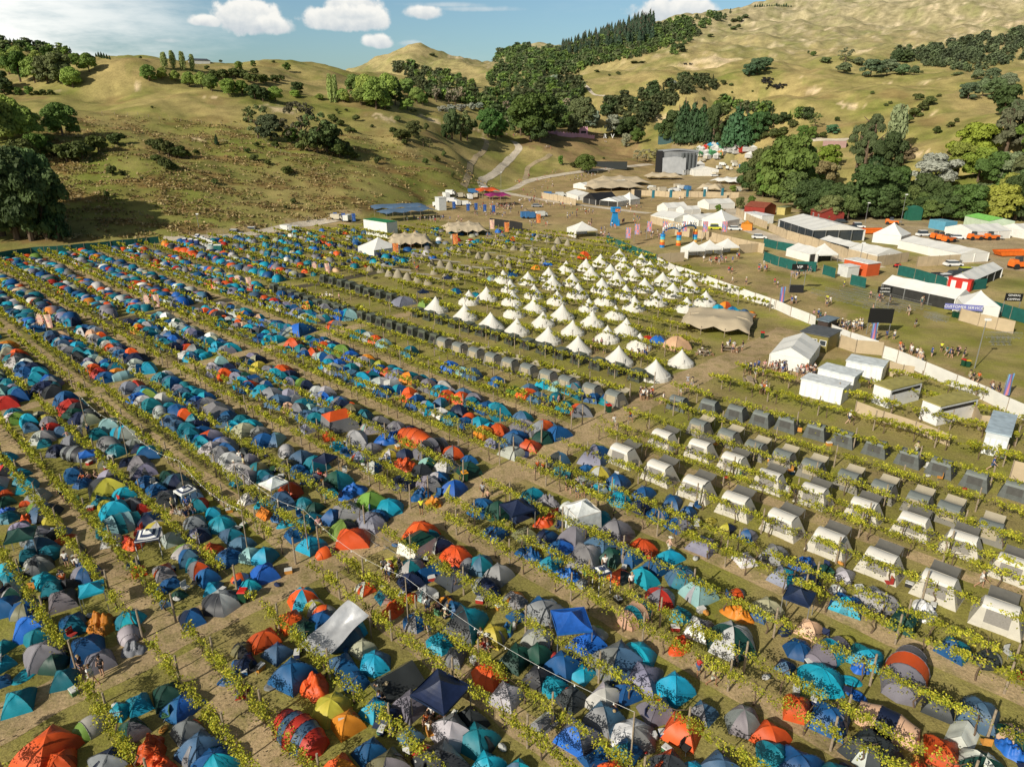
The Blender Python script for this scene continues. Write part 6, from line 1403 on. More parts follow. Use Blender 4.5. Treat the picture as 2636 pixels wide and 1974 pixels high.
TNAME={'broad':('broadleaf_tree','dark green broadleaf tree'),'silver':('silver_tree','silvery white-leaved tree'),'gold':('broadleaf_tree','yellow-green broadleaf tree'),'willow':('willow_tree','round pale green willow'),'poplar':('poplar_tree','tall narrow poplar'),'conifer':('conifer_tree','dark pointed conifer'),'pine':('pine_tree','ragged dark pine'),'scrub':('shrub','dark rounded shrub'),'airy':('wattle_tree','thin open-crowned tree')}
def tree(tf,x,y,hp,kind,wf=None,col=None,dy=0.,base=None):
    p=P(*tf(x,y)) if tf else (x,y,H1(x,y))
    if not p: return
    if tf: h=max(.8,hp*.4106/ppm(*p))
    else: h=hp
    w=h*(wf or {'broad':.95,'silver':.95,'gold':.9,'willow':1.05,'poplar':.30,'conifer':.48,'pine':.55,'scrub':1.15,'airy':.95}[kind])
    nm,bs=TNAME[kind]; root=empty(nm,(p[0],p[1],p[2]-.02*h),random.uniform(0,6.28)); c_=col or TCOL[kind]; f=random.uniform(.8,1.22)*{'silver':1.6,'willow':2.3,'conifer':2.4}.get(kind,2.4)
    c_=tuple(x_*f*random.uniform(.93,1.07) for x_ in c_)
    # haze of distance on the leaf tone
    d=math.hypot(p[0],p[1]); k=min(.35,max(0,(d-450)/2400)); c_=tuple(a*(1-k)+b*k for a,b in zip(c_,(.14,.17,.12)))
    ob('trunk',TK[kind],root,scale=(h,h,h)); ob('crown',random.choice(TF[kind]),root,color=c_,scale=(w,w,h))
    reg(root,('small ' if h<3 else 'large ' if h>17 else '')+(base or bs),(base or bs),'shrub' if kind=='scrub' else 'tree',{'scrub':'shrubs on the hillsides','willow':'willows on the hills','conifer':'conifers','poplar':'poplars'}.get(kind,'trees around the valley')); return root
DG=(.030,.045,.014)
for t_ in [(20,1480,560,'broad',.75,DG),(110,1500,560,'broad',.7,DG),(200,1510,520,'broad',.7,DG),(300,1500,470,'broad',.75,DG),(370,1500,330,'conifer',.5),(-60,1500,600,'broad',.8,DG),(150,1420,480,'broad',.8,DG),(40,1400,480,'broad',.7),(260,1400,470,'broad',.6,(.06,.085,.03)),
 (60,860,280,'willow',.85),(-10,900,300,'willow'),(175,885,235,'willow',.95),(395,855,225,'willow',1.1,(.075,.12,.025)),
 (420,1015,160,'scrub'),(520,1005,170,'scrub'),(620,960,150,'scrub'),(740,915,115,'scrub'),(470,980,120,'scrub'),(60,1040,170,'scrub'),(150,1000,180,'scrub'),(250,985,150,'broad'),(300,900,90,'scrub'),(320,980,120,'scrub'),
 (60,470,150,'willow',1.2),(130,515,200,'broad',.9),(220,520,170,'willow'),(300,525,180,'broad',.9,(.07,.08,.03)),(390,520,190,'broad',1.,(.075,.085,.03)),(460,552,140,'willow',1.1),(560,450,125,'willow',1.1,(.10,.14,.03)),(350,430,110,'willow'),(240,420,110,'willow'),(20,420,110,'willow'),(120,400,120,'willow'),(300,380,90,'broad'),(30,600,120,'broad',1.,DG),(480,420,90,'broad'),(0,560,120,'broad',1.1,DG),(60,560,60,'broad'),
 (120,600,55,'broad'),(190,600,60,'broad'),(230,598,40,'scrub'),(275,598,50,'scrub'),(320,598,50,'scrub'),
 (1035,432,100,'poplar',.5),(1090,435,112,'poplar',.42),(1150,440,112,'poplar',.4),(1210,445,100,'poplar',.42),
 (935,510,112,'willow',1.05,(.09,.13,.03)),(1020,500,80,'willow'),(1100,512,75,'willow'),(1190,548,105,'willow',1.),(1270,560,115,'willow'),(1330,575,120,'willow',1.,(.09,.13,.03)),(1435,600,115,'willow',1.15),(1520,600,100,'broad'),(1600,625,100,'broad',1.2,DG),(1650,640,95,'broad',1.1,DG),(1730,642,105,'willow',1.2),(1850,612,50,'willow',1.8),(1870,592,80,'broad',1.1,DG),
 (1340,500,80,'scrub'),(1400,500,90,'scrub'),(1470,490,85,'scrub'),(1520,490,80,'scrub'),(1580,525,90,'scrub'),(1650,530,85,'scrub'),(1720,520,70,'scrub'),(1760,505,50,'scrub'),(1600,470,60,'scrub'),(1300,440,40,'scrub'),(1500,440,60,'willow'),
 (2005,630,45,'willow',1.6),(2150,640,90,'willow'),(2075,642,170,'poplar',.26),(2105,642,165,'poplar',.26),(1590,420,42,'broad'),(1800,450,60,'broad'),(1490,388,38,'scrub'),(1385,395,26,'scrub'),(1440,392,30,'airy'),(1715,396,25,'scrub'),(880,372,26,'scrub'),
 (1620,870,210,'airy',1.),(1560,770,100,'airy'),(1700,880,170,'broad',1.1,(.045,.055,.025)),(1900,930,290,'airy',1.,(.06,.06,.035)),(1990,960,260,'airy',1.1,(.055,.07,.025)),(2050,960,200,'broad',1.1,DG),(2130,990,140,'scrub'),(1940,950,150,'scrub'),(1830,900,110,'broad'),(2180,990,100,'scrub'),
 (1000,965,130,'scrub',.8),(960,930,80,'scrub'),(1060,985,145,'scrub',.7),(1120,995,110,'scrub'),(1040,1062,105,'scrub',.9),(1085,1065,60,'scrub'),(1170,992,70,'scrub'),(980,1012,60,'scrub'),(705,1102,90,'scrub',.8),(760,1104,45,'scrub'),(670,1242,60,'scrub',.8),(1360,912,72,'conifer'),(1800,1100,78,'scrub'),(1840,1282,55,'scrub',.8),(1790,1310,30,'scrub'),(1680,1035,45,'scrub'),(1230,970,45,'scrub'),(1350,1155,50,'scrub'),(1550,962,45,'scrub'),(1600,1012,60,'scrub'),(1610,922,42,'scrub'),(2080,760,60,'scrub'),(2130,792,50,'scrub'),(2180,832,42,'scrub'),(2110,700,25,'scrub'),(500,1140,14,'scrub'),(560,1140,14,'scrub'),(610,1265,16,'scrub'),(890,1125,20,'scrub'),(955,680,20,'scrub'),(1730,930,60,'scrub'),(1540,770,40,'scrub')]:
    tree(T1,*t_)
for x in range(20,240,24): tree(T1,x,268+x*.1,36,'conifer',.5)
for x in range(400,700,17): tree(T1,x,318+(x-400)*.20,random.uniform(26,40),'conifer',.6)
for x in range(1240,1340,14): tree(T1,x,374,18,'conifer',.7)
BR=(.17,.145,.10)
for t_ in [(130,610,150,'broad',.8,(.06,.09,.025)),(200,640,185,'willow',.95),(265,685,215,'willow',.9),(335,640,190,'willow',.9),(370,590,120,'willow'),(170,662,120,'willow',1.1,(.09,.12,.03)),(250,630,160,'willow'),(320,690,120,'willow',1.,(.07,.1,.02)),(385,660,150,'broad',.8,DG),(430,580,90,'willow'),(465,600,115,'willow',1.,(.10,.14,.035)),(520,650,110,'willow'),(460,690,80,'willow',1.4),(555,665,90,'willow',1.,(.07,.11,.02)),(65,645,80,'willow'),(8,640,150,'poplar',.3),(335,690,28,'scrub',2.),(430,695,28,'willow',2.),(500,705,28,'scrub',2.),
 (680,712,50,'silver',1.5),(735,712,58,'silver',1.4),(800,702,50,'silver',1.5),(860,692,48,'silver',1.4),(915,685,44,'silver',1.5),
 (740,872,195,'broad',.6,(.04,.055,.02)),(795,882,190,'airy',1.),(835,882,165,'broad',.8,(.045,.06,.02)),(705,872,95,'broad',.8,DG),(965,862,190,'broad',.75,(.045,.09,.02)),(1015,872,180,'broad',.7,(.045,.09,.02)),(1050,862,120,'broad',.9,(.05,.10,.02)),
 (1230,885,310,'broad',1.05,(.035,.055,.012)),(1330,850,260,'broad',.95,(.04,.06,.016)),(1170,850,200,'broad',.9,(.04,.06,.016)),(1290,895,150,'broad',1.1,DG),
 (500,862,110,'broad',1.,(.05,.055,.02)),(420,880,95,'scrub'),(460,880,80,'scrub'),(580,822,72,'scrub',.7),(370,842,60,'scrub'),(140,762,58,'scrub',.9),(40,792,55,'scrub'),(100,832,55,'scrub'),(120,835,45,'scrub'),(400,762,50,'scrub'),(5,770,50,'scrub'),(75,700,25,'scrub'),(30,715,20,'scrub'),(240,800,28,'scrub'),(560,920,70,'airy'),(600,930,60,'airy'),(440,910,50,'scrub'),(5,960,130,'scrub',1.3),(60,965,110,'scrub'),(10,830,30,'scrub'),
 (1570,1082,122,'willow',1.3,(.06,.085,.02)),(1500,1052,50,'scrub'),(1420,1035,60,'broad',.7),(1690,1000,20,'scrub'),
 (275,1032,68,'scrub',.8),(575,1034,58,'scrub',.9),(640,1012,50,'scrub'),(690,982,52,'scrub',.8),(135,1002,60,'scrub'),(90,1025,30,'scrub'),(745,1120,60,'scrub',.5),
 (640,640,100,'airy',.7,BR),(720,655,105,'airy',.6,BR),(760,662,112,'airy',.6,BR),(800,648,105,'airy',.6,BR),(1075,722,90,'airy',.7,BR),(1460,700,90,'airy',.8,BR),
 (1620,805,125,'silver',.8,(.2,.23,.17)),(1750,845,130,'silver',.95),(1380,520,50,'silver',1.6),(1310,520,30,'silver'),(2125,545,42,'silver',1.4),(1640,790,80,'silver',.8,(.17,.2,.13)),
 (1830,925,90,'silver',.7,(.18,.19,.11)),(1900,905,105,'broad',.9),(1700,702,60,'broad'),(1955,1015,85,'airy',1.5,(.13,.13,.07)),(1900,1015,75,'airy',1.2,(.13,.13,.07)),(2020,1000,70,'airy',1.2,(.13,.13,.07)),
 (1550,830,230,'broad',.8,(.06,.08,.03)),(1480,800,100,'broad'),(1790,860,120,'broad',.9,DG),(1850,860,130,'broad',.9,DG),(2130,880,190,'broad',.9,DG),(2070,890,150,'broad',.9,DG),(2180,890,200,'conifer',.6),
 (510,425,40,'scrub'),(615,352,25,'scrub',1.8),(820,355,16,'scrub'),(1035,325,30,'broad'),(940,350,25,'airy'),(1160,330,40,'broad'),
 (1780,470,30,'scrub'),(1725,480,22,'scrub'),(1645,455,24,'scrub',2.),(1880,400,24,'scrub',3.),(1930,398,20,'scrub',3.),(2170,330,60,'broad',1.3,DG)]:
    tree(T2,*t_)
for t_ in [(20,905,230,'conifer',.55),(55,900,270,'conifer',.6),(110,905,265,'conifer',.55),(165,890,240,'conifer',.6),(240,905,255,'broad',.45,DG),(200,900,200,'conifer',.6),(380,930,265,'conifer',.85,(.025,.055,.022)),(440,920,210,'conifer',.8,(.025,.055,.02)),(330,930,190,'conifer',.7,(.025,.055,.022)),(500,890,190,'broad',.8,(.03,.06,.018)),(555,830,130,'broad',.9,(.03,.055,.016)),(620,870,90,'scrub'),(680,855,80,'scrub'),(620,790,80,'broad',1.,DG),(680,780,80,'broad',1.,DG),(740,800,70,'scrub'),(800,872,90,'broad',.9),(880,802,100,'airy',1.,(.08,.10,.03)),(860,872,80,'broad'),(930,866,55,'scrub'),(990,842,62,'broad',1.5,(.045,.09,.045)),(570,870,60,'scrub'),
 (470,480,80,'broad',1.2,(.035,.065,.03)),(515,470,110,'broad',1.1,(.035,.065,.03)),(570,445,88,'broad',1.1,(.035,.065,.03)),
 (370,142,36,'scrub',1.3),(410,140,48,'scrub',1.2),(445,118,40,'scrub',1.3),(370,192,38,'scrub'),(400,180,38,'scrub'),(225,235,30,'scrub',1.6),(345,170,24,'scrub'),
 (1070,392,95,'airy',1.4,(.09,.10,.05)),(950,397,52,'scrub',1.6,(.06,.08,.03)),(1060,462,75,'willow',1.6,(.08,.10,.045)),(1150,412,55,'willow',1.6,(.08,.10,.045)),(1230,482,110,'broad',1.5,(.06,.09,.045)),(1330,474,105,'broad',1.4,(.065,.09,.045)),(1430,476,80,'willow',1.3,(.06,.09,.04)),(1500,474,66,'willow',1.2,(.07,.09,.04)),(1390,390,80,'broad',1.1,DG),(1450,395,86,'broad',1.1,DG),(840,340,30,'scrub',.7),(870,355,35,'broad',1.2),
 (1840,625,110,'broad',1.2,(.06,.08,.045)),(1930,605,120,'willow',1.2,(.08,.10,.05)),(2000,630,150,'broad',1.,(.05,.07,.03)),(2080,560,110,'willow',1.2,(.08,.10,.055)),(1990,500,80,'willow',1.4,(.08,.10,.05)),(1900,500,70,'willow',1.4,(.09,.11,.06)),(1780,475,30,'scrub',3.,(.07,.09,.04)),(2060,730,200,'broad',1.,DG),(1810,620,50,'scrub'),
 (305,532,42,'scrub'),(355,542,28,'scrub'),(1240,592,30,'scrub'),(1020,762,40,'scrub'),(290,642,25,'scrub'),(310,632,28,'scrub'),(1525,630,60,'scrub',1.4),(1600,660,80,'scrub',1.3),(1560,700,80,'scrub',1.2),(1500,740,90,'scrub',1.2),(1450,780,90,'scrub',1.2),(1410,770,50,'scrub'),(1640,842,72,'scrub',.9),(1730,802,52,'scrub'),(1770,770,40,'scrub'),(1325,668,28,'scrub'),(1350,655,28,'scrub'),(180,632,30,'scrub'),(290,605,18,'scrub'),(360,585,18,'scrub'),(490,578,16,'scrub'),(1550,460,25,'scrub'),(1660,610,30,'scrub'),
 (560,1230,320,'broad',.8,(.05,.06,.02)),(470,1200,200,'broad',.9,DG),(500,1200,220,'pine',.8),(620,1240,300,'broad',.9),
 (690,1272,430,'broad',.86,(.065,.09,.02)),(900,1215,210,'broad',.9,(.10,.09,.04)),(940,1195,180,'broad',.9,(.09,.09,.04)),(870,1245,160,'broad',.9),(960,1060,160,'broad',1.,(.10,.13,.02)),
 (1140,1080,310,'pine',.62),(1220,1050,320,'pine',.6),(1180,1120,280,'pine',.7),(1370,960,290,'poplar',.45,(.12,.14,.07)),(1320,1100,280,'broad',.75,(.03,.045,.016)),(1270,1120,240,'conifer',.7),
 (1200,1362,330,'broad',1.05,(.03,.05,.014)),(1340,1345,300,'broad',.85,(.03,.055,.014)),(1100,1345,210,'broad',.9,(.045,.065,.018)),(1040,1330,160,'broad',1.,(.055,.075,.02)),(900,1290,150,'broad',1.,DG),(1440,1030,130,'broad',1.,(.08,.065,.035)),(1240,1290,200,'broad',1.2,(.055,.08,.018)),
 (1620,1185,230,'silver',1.25),(1540,1340,260,'broad',.9,DG),(1680,1375,210,'broad',1.,DG),(1620,1350,220,'broad',.9,DG),(1800,1320,130,'silver',1.3),(1740,1340,90,'silver',1.2),(1860,1300,100,'silver',1.),(1850,1045,275,'gold',1.1,(.11,.13,.018)),(1770,1110,220,'gold',.9,(.10,.12,.02)),(1900,1140,220,'gold',1.,(.10,.12,.02)),
 (2060,1025,340,'pine',.75,(.075,.075,.045)),(2130,905,270,'pine',.8,(.05,.06,.03)),(2190,1000,300,'pine',.7,(.07,.07,.04)),(1980,1185,240,'broad',1.,(.05,.08,.02)),(2100,1185,240,'broad',1.,(.10,.12,.07)),(2020,1385,240,'gold',1.,(.15,.16,.03)),(1960,1385,160,'gold',1.,(.14,.15,.03)),(2130,1385,300,'broad',.8,DG),(1900,1355,210,'broad',.9,(.05,.06,.025)),(2190,1350,300,'broad',.9,(.06,.08,.03)),(2080,1300,220,'gold',.8,(.12,.14,.03)),(2250,1300,420,'broad',.8,(.06,.07,.03)),(2250,1000,300,'broad',.9),
 (410,1310,75,'broad',.9,(.07,.08,.03)),(480,1290,65,'broad',.8),(365,1205,45,'broad',1.1,(.09,.12,.02)),(285,1000,40,'scrub'),(130,985,60,'airy',.9,(.12,.13,.08)),(275,1330,50,'broad',1.)]:
    tree(T3,*t_)
for k in range(34):
    x=560+k*49+random.uniform(-15,15); tree(T3,x,1225+min(150,max(0,(x-560)*.4))+random.uniform(-30,10),random.uniform(130,240),'broad',random.uniform(.9,1.2),random.choice([DG,(.05,.07,.02),(.045,.075,.02),(.07,.09,.03)]))
# pine plantation on the far ridge, trees one can tell apart
for k in range(185):
    t_=random.random(); x=1410+590*t_; ys=318-150*t_**.9
    y=ys+random.choice([0,8,22,45,70])*(.5+t_)+random.uniform(-4,4)
    tree(T2,x,y,random.uniform(70,108)*(.62+.55*t_),'conifer',.40,(.020,.040,.022))
for k in range(16): tree(T3,505+k*15,40+abs(k-8)*1.0,random.uniform(10,24),'conifer',.8)
# far bush that reads as one mass
FQ=[];FC=[]
base=[crown('broad',s,210) for s in (11,12,13)]; cbase=[crown('conifer',s,150) for s in (14,15)]
def wood(tf,poly,n,hp0,hp1,cols,con=.15,wf=1.1):
    xs=[p[0] for p in poly]; ys=[p[1] for p in poly]; k=0; tries=0
    while k<n and tries<n*8:
        tries+=1; x=random.uniform(min(xs),max(xs)); y=random.uniform(min(ys),max(ys))
        if not inpoly(np.array([x]),np.array([y]),poly)[0]: continue
        p=P(*tf(x,y)); 
        if not p: continue
        h=random.uniform(hp0,hp1)*.4106/ppm(*p); h=min(h,22); cn=random.random()<con; B=random.choice(cbase if cn else base); w=h*(.5 if cn else wf)
        q=B*np.array([w,w,h])*random.uniform(.85,1.15); q=q.copy(); c_center=q.mean(axis=1,keepdims=True); q=c_center+(q-c_center)*1.9
        FQ.append(q+np.array([p[0],p[1],p[2]-h*.12])); c_=np.array(random.choice(cols))*random.uniform(.65,1.35)*2.3
        if cn: c_=c_*.6
        d=math.hypot(p[0],p[1]); hk=min(.3,max(0,(d-450)/2600)); c_=c_*(1-hk)+np.array([.13,.17,.11])*hk  # far trees get aerial haze blended into their leaf colours
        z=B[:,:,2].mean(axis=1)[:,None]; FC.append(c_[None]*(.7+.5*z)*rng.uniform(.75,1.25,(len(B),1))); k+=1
GRN=[(.045,.075,.016),(.06,.095,.02),(.035,.06,.016),(.05,.065,.02),(.075,.11,.02),(.06,.07,.03)]; DRK=[(.030,.038,.014),(.036,.043,.016),(.045,.05,.02),(.03,.045,.015)]
wood(T2,[(1050,340),(1180,300),(1400,330),(1600,270),(1780,250),(2000,190),(2192,130),(2260,150),(2200,250),(2000,340),(1850,370),(1600,420),(1500,470),(1350,490),(1150,560),(1000,560),(960,500),(1050,430),(980,380)],720,32,58,GRN)
wood(T2,[(320,400),(400,430),(700,480),(860,540),(1000,580),(1300,530),(1500,500),(1570,560),(1560,620),(1500,760),(1400,800),(1150,700),(1000,720),(850,660),(600,620),(520,560),(420,500)],320,45,75,GRN+DRK)
wood(T2,[(1700,640),(1800,620),(1950,580),(2192,520),(2192,640),(2050,690),(1990,760),(1900,850),(1800,840),(1700,780)],90,45,80,DRK,.1)
wood(T3,[(0,500),(90,500),(250,500),(250,560),(100,600),(0,640)],36,40,65,DRK,.05)
wood(T3,[(-20,130),(120,120),(350,75),(360,100),(200,180),(120,260),(20,350),(-20,360)],90,24,44,GRN)
wood(T3,[(1340,330),(1500,320),(1800,270),(2000,230),(2192,190),(2260,300),(2192,380),(2000,420),(1900,460),(1700,440),(1500,400),(1350,380)],230,34,60,[(.05,.065,.03),(.045,.06,.025),(.06,.075,.035),(.04,.05,.025)],.02)
wood(T1,[(-20,250),(60,255),(240,290),(440,320),(500,350),(330,360),(100,330),(-20,360)],60,30,55,GRN+[(.12,.15,.04)])
wood(T2,[(900,640),(1080,640),(1250,600),(1400,700),(1500,840),(1440,870),(1380,800),(1100,820),(1060,760)],60,50,90,GRN+DRK,.1)
wood(T3,[(260,640),(600,700),(880,740),(700,800),(300,860)],40,50,90,DRK+GRN,.3)
FQ=np.concatenate(FQ); FC=np.concatenate(FC)
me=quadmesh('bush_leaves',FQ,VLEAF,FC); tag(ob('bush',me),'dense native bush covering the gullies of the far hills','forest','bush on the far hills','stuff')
# grass tussocks and rushes on the near hillside
TQ=[];TC=[]
for k in range(6000):
    x=random.uniform(120,2180); y=random.uniform(760,1500)
    if y<820+abs(x-1100)*.05 and random.random()<.7: continue
    p=P(*T1(x,y)) if k%2 else None
    if p is None:
        X,Y=G(*T1(x,max(y,1100))); a=random.uniform(-.62,-.02); d=random.uniform(250,400); p=(math.sin(a)*d,math.cos(a)*d); p=(*p,H1(*p))
    if p[2]<1.2 or math.hypot(p[0],p[1])>420: continue
    if float(fbm(np.array([p[0]*.6]),np.array([p[1]*1.5]),24,5,12)[0])<-.05 and random.random()<.8: continue
    n_=7; Cn=np.array(p)+rng.normal(0,1,(n_,3))*np.array([.8,.6,.15])+np.array([0,0,.35])
    TQ.append(leaf_quads(Cn,.75,n_,.1)); c_=np.array(random.choice([(.30,.20,.085),(.33,.25,.11),(.22,.20,.06),(.38,.30,.14)])); TC.append(np.repeat((c_*random.uniform(.8,1.2))[None],n_,0))
tag(ob('rushes',quadmesh('rush_tufts',np.concatenate(TQ),VLEAF,np.concatenate(TC))),'brown rushes and tussock scattered over the near hillside','rushes',None,'stuff')
# black cattle
def cow_form():
    m=MB()
    def ring(x,w,h,z): return [(x,w*math.cos(a),z+h*math.sin(a)) for a in [i*math.pi/4 for i in range(8)]]
    R_=[ring(-1.05,.12,.2,1.15),ring(-.9,.32,.36,1.05),ring(-.3,.38,.42,.98),ring(.4,.34,.42,1.),ring(.8,.22,.33,1.1),ring(1.1,.13,.2,1.2),ring(1.35,.14,.17,1.2),ring(1.65,.08,.1,1.02)]
    k=0
    for r_ in R_: m.V+=r_
    for i in range(len(R_)-1): m.add([(i*8+j,i*8+(j+1)%8,i*8+8+(j+1)%8,i*8+8+j) for j in range(8)])
    m.add([tuple(range(7,-1,-1)),tuple((len(R_)-1)*8+j for j in range(8))])
    for x,y in ((-.8,.2),(-.8,-.2),(.65,.18),(.65,-.18)):
        kx=x+(.06 if x>0 else -.1); m.tube((x,y,.85),(kx,y,.42),.13,.07,6); m.tube((kx,y,.42),(x,y,0),.065,.06,6)
    m.tube((-1.08,0,1.25),(-1.2,0,.6),.03,.02,4)
    for s in (-1,1): m.tube((1.28,s*.12,1.32),(1.24,s*.3,1.34),.05,.02,4)
    return m.mesh('cow_form',mat('black_hide',(.012,.011,.010),.6,3,.2),True)
COW=cow_form()
for k in range(46):
    if k<20: x,y=random.gauss(583,18),random.gauss(515,9)
    elif k<42: x,y=random.uniform(575,695),555+random.gauss(0,11)
    else: x,y=random.uniform(60,110),random.uniform(405,415)
    p=P(*T3(x,y))
    if p: o=ob('cow',COW,None,p,random.uniform(0,6.28)); o.scale=(1.5,1.5,1.5); o['group']='black cattle on the hillside'; o['category']='cow'; o['label']='black cow grazing with the herd on the dry hillside'
# hillside farm fences
for pts,lab in [([(640,715),(800,725),(1000,750),(1200,770),(1450,780),(1560,800),(1600,850),(1700,920),(1850,990)],'farm fence along the pale spur of the near hill'),([(1080,1490),(1300,1475),(1600,1445),(1800,1405),(2000,1365)],'farm fence above the top road')]:
    W3=[P(*T1(a,b)) for a,b in pts]; W3=[Vector(p) for p in W3 if p]; c0=W3[0].copy(); root=empty('farm_fence',tuple(c0)); m=MB(); fp=MB().tube((0,0,0),(0,0,1.3),.09,n=4).mesh('farm_post',WOOD); cnt=0
    for a,b in zip(W3,W3[1:]):
        L=(b-a).length; n_=max(1,int(L/4.5)); prev=None
        for k in range(n_):
            q=a.lerp(b,k/n_); q.z=H1(q.x,q.y)
            if cnt<98: ob('post',fp,root,tuple(q-c0)); cnt+=1
            if prev is not None: m.tube(tuple(prev-c0+Vector((0,0,1.1))),tuple(q-c0+Vector((0,0,1.1))),.012,n=3)
            prev=q
    ob('wire',m.mesh('fence_wire',STEEL),root); tag(root,lab,'fence')
# ------------------------------------------------------------------ people
def skin_mesh(name,pts,edges,rad,mt,root=0):
    me=bpy.data.meshes.new('tmp'); me.from_pydata(pts,edges,[]); o=bpy.data.objects.new('tmp',me); COL.objects.link(o)
    o.modifiers.new('s','SKIN'); sv=me.skin_vertices[0].data
    for i,r in enumerate(rad): sv[i].radius=(r,r) if not isinstance(r,tuple) else r
    sv[root].use_root=True
    ss=o.modifiers.new('u','SUBSURF'); ss.levels=1; ss.render_levels=1
    bpy.context.view_layer.update(); dg=bpy.context.evaluated_depsgraph_get(); out=bpy.data.meshes.new_from_object(o.evaluated_get(dg)); bpy.data.objects.remove(o)
    out.name=name; out.materials.clear(); out.materials.append(mt)
    for p in out.polygons: p.use_smooth=True
    return out
def person_forms(pose):
    """skeleton facing -y; each limb bends at its joints"""
    st={'walk':dict(l=.30,r=-.32,al=-.28,ar=.30,kb=.14),'stand':dict(l=.05,r=-.03,al=.06,ar=-.05,kb=0),'lean':dict(l=.12,r=0,al=-.30,ar=.05,kb=.03),'sit':None}[pose]
    if pose!='sit':
        hip=(0,0,.93); che=(0,-.01,1.28); neck=(0,0,1.46); head=(0,-.02,1.62); top=(0,-.01,1.72)
        hL,hR=(.10,0,.90),(-.10,0,.90); kL=(.11,-st['l']*.55-.03,.50); kR=(-.11,-st['r']*.55-.03,.50)
        fL=(.12,-st['l']+st['kb'],.09); fR=(-.12,-st['r']+(st['kb'] if st['r']<0 else 0),.09)
        sL,sR=(.19,0,1.40),(-.19,0,1.40); eL=(.26,-st['al']*.5+.03,1.13); eR=(-.26,-st['ar']*.5+.03,1.13)
        wL=(.27,-st['al']-.10,.90+abs(st['al'])*.15); wR=(-.27,-st['ar']-.10,.90+abs(st['ar'])*.15); dz=0
    else:
        hip=(0,.05,.16); che=(0,.02,.48); neck=(0,0,.66); head=(0,-.04,.82); top=(0,-.03,.92)
        hL,hR=(.10,0,.15),(-.10,0,.15); kL=(.20,-.36,.42); kR=(-.20,-.38,.36); fL=(.12,-.55,.07); fR=(-.14,-.58,.07)
        sL,sR=(.19,0,.60),(-.19,0,.60); eL=(.27,-.16,.40); eR=(-.27,-.14,.40); wL=(.16,-.34,.40); wR=(-.2,-.34,.36)
    toeL=(fL[0],fL[1]-.16,.03); toeR=(fR[0],fR[1]-.16,.03)
    hL2=tuple(np.array(wL)+(np.array(wL)-np.array(eL))*.32); hR2=tuple(np.array(wR)+(np.array(wR)-np.array(eR))*.32)
    nose=(0,head[1]-.115,head[2]-.01)
    pts=[hip,che,neck,head,top,hL,kL,fL,toeL,hR,kR,fR,toeR,sL,eL,wL,hL2,sR,eR,wR,hR2,nose]
    ed=[(0,1),(1,2),(2,3),(3,4),(0,5),(5,6),(6,7),(7,8),(0,9),(9,10),(10,11),(11,12),(1,13),(13,14),(14,15),(15,16),(1,17),(17,18),(18,19),(19,20),(3,21)]
    rad=[.125,.125,.055,.098,.07,.09,.06,.038,.035,.09,.06,.038,.035,.055,.042,.03,.036,.055,.042,.03,.036,.016]
    body=skin_mesh('person_body',pts,ed,rad,SKIN)
    g=.028; top_=skin_mesh('person_top',[hip,che,tuple(np.array(neck)-np.array([0,0,.05])),sL,tuple(np.array(sL)*.45+np.array(eL)*.55),sR,tuple(np.array(sR)*.45+np.array(eR)*.55)],[(0,1),(1,2),(1,3),(3,4),(1,5),(5,6)],[.14,.15,.075,.075,.068,.075,.068],CLOTH)
    hp=tuple(np.array(hip)+np.array([0,0,.03])); mL=tuple(np.array(hL)*.25+np.array(kL)*.75); mR=tuple(np.array(hR)*.25+np.array(kR)*.75)
    sh=skin_mesh('person_shorts',[hp,hL,mL,hR,mR],[(0,1),(1,2),(0,3),(3,4)],[.15,.115,.085,.115,.085],CLOTH)
    h=MB(); h.grid(lambda s,t:((.112*math.sin(math.pi*.55*(1-s)))*math.cos(t*6.283),head[1]+.035+.118*math.sin(math.pi*.55*(1-s))*math.sin(t*6.283)*1.0,head[2]+.02+.115*math.cos(math.pi*.55*(1-s))),6,12)
    hair=h.mesh('person_hair',CLOTH,True)
    b=MB().box((0,-.02,head[2]+.07),(.30,.34,.03)).box((0,0,head[2]+.09),(.19,.2,.08),taper=.85); hat=b.mesh('person_hat',CLOTH)
    return dict(body=body,top=top_,shorts=sh,hair=hair,hat=hat)
PF={k:person_forms(k) for k in ('walk','stand','lean','sit')}
TOPS=[((.74,.72,.68),'white'),((.02,.02,.025),'black'),((.03,.08,.25),'blue'),((.55,.30,.28),'pink'),((.55,.12,.03),'orange'),((.3,.3,.31),'grey'),((.03,.12,.1),'green'),((.45,.03,.03),'red'),((.5,.45,.25),'beige'),(None,'bare')]
BOT=[((.02,.02,.025),'black'),((.06,.10,.2),'denim'),((.5,.48,.4),'pale'),((.04,.05,.09),'navy'),((.2,.16,.1),'brown'),((.35,.35,.36),'grey')]
SK=[(.50,.30,.20),(.42,.24,.15),(.30,.16,.09),(.56,.36,.26)]; HR=[(.02,.012,.008),(.10,.055,.025),(.35,.25,.12),(.05,.03,.02)]
PQ=[]
def person(*a,**k): PQ.append((math.hypot(a[0],a[1]),a,k))
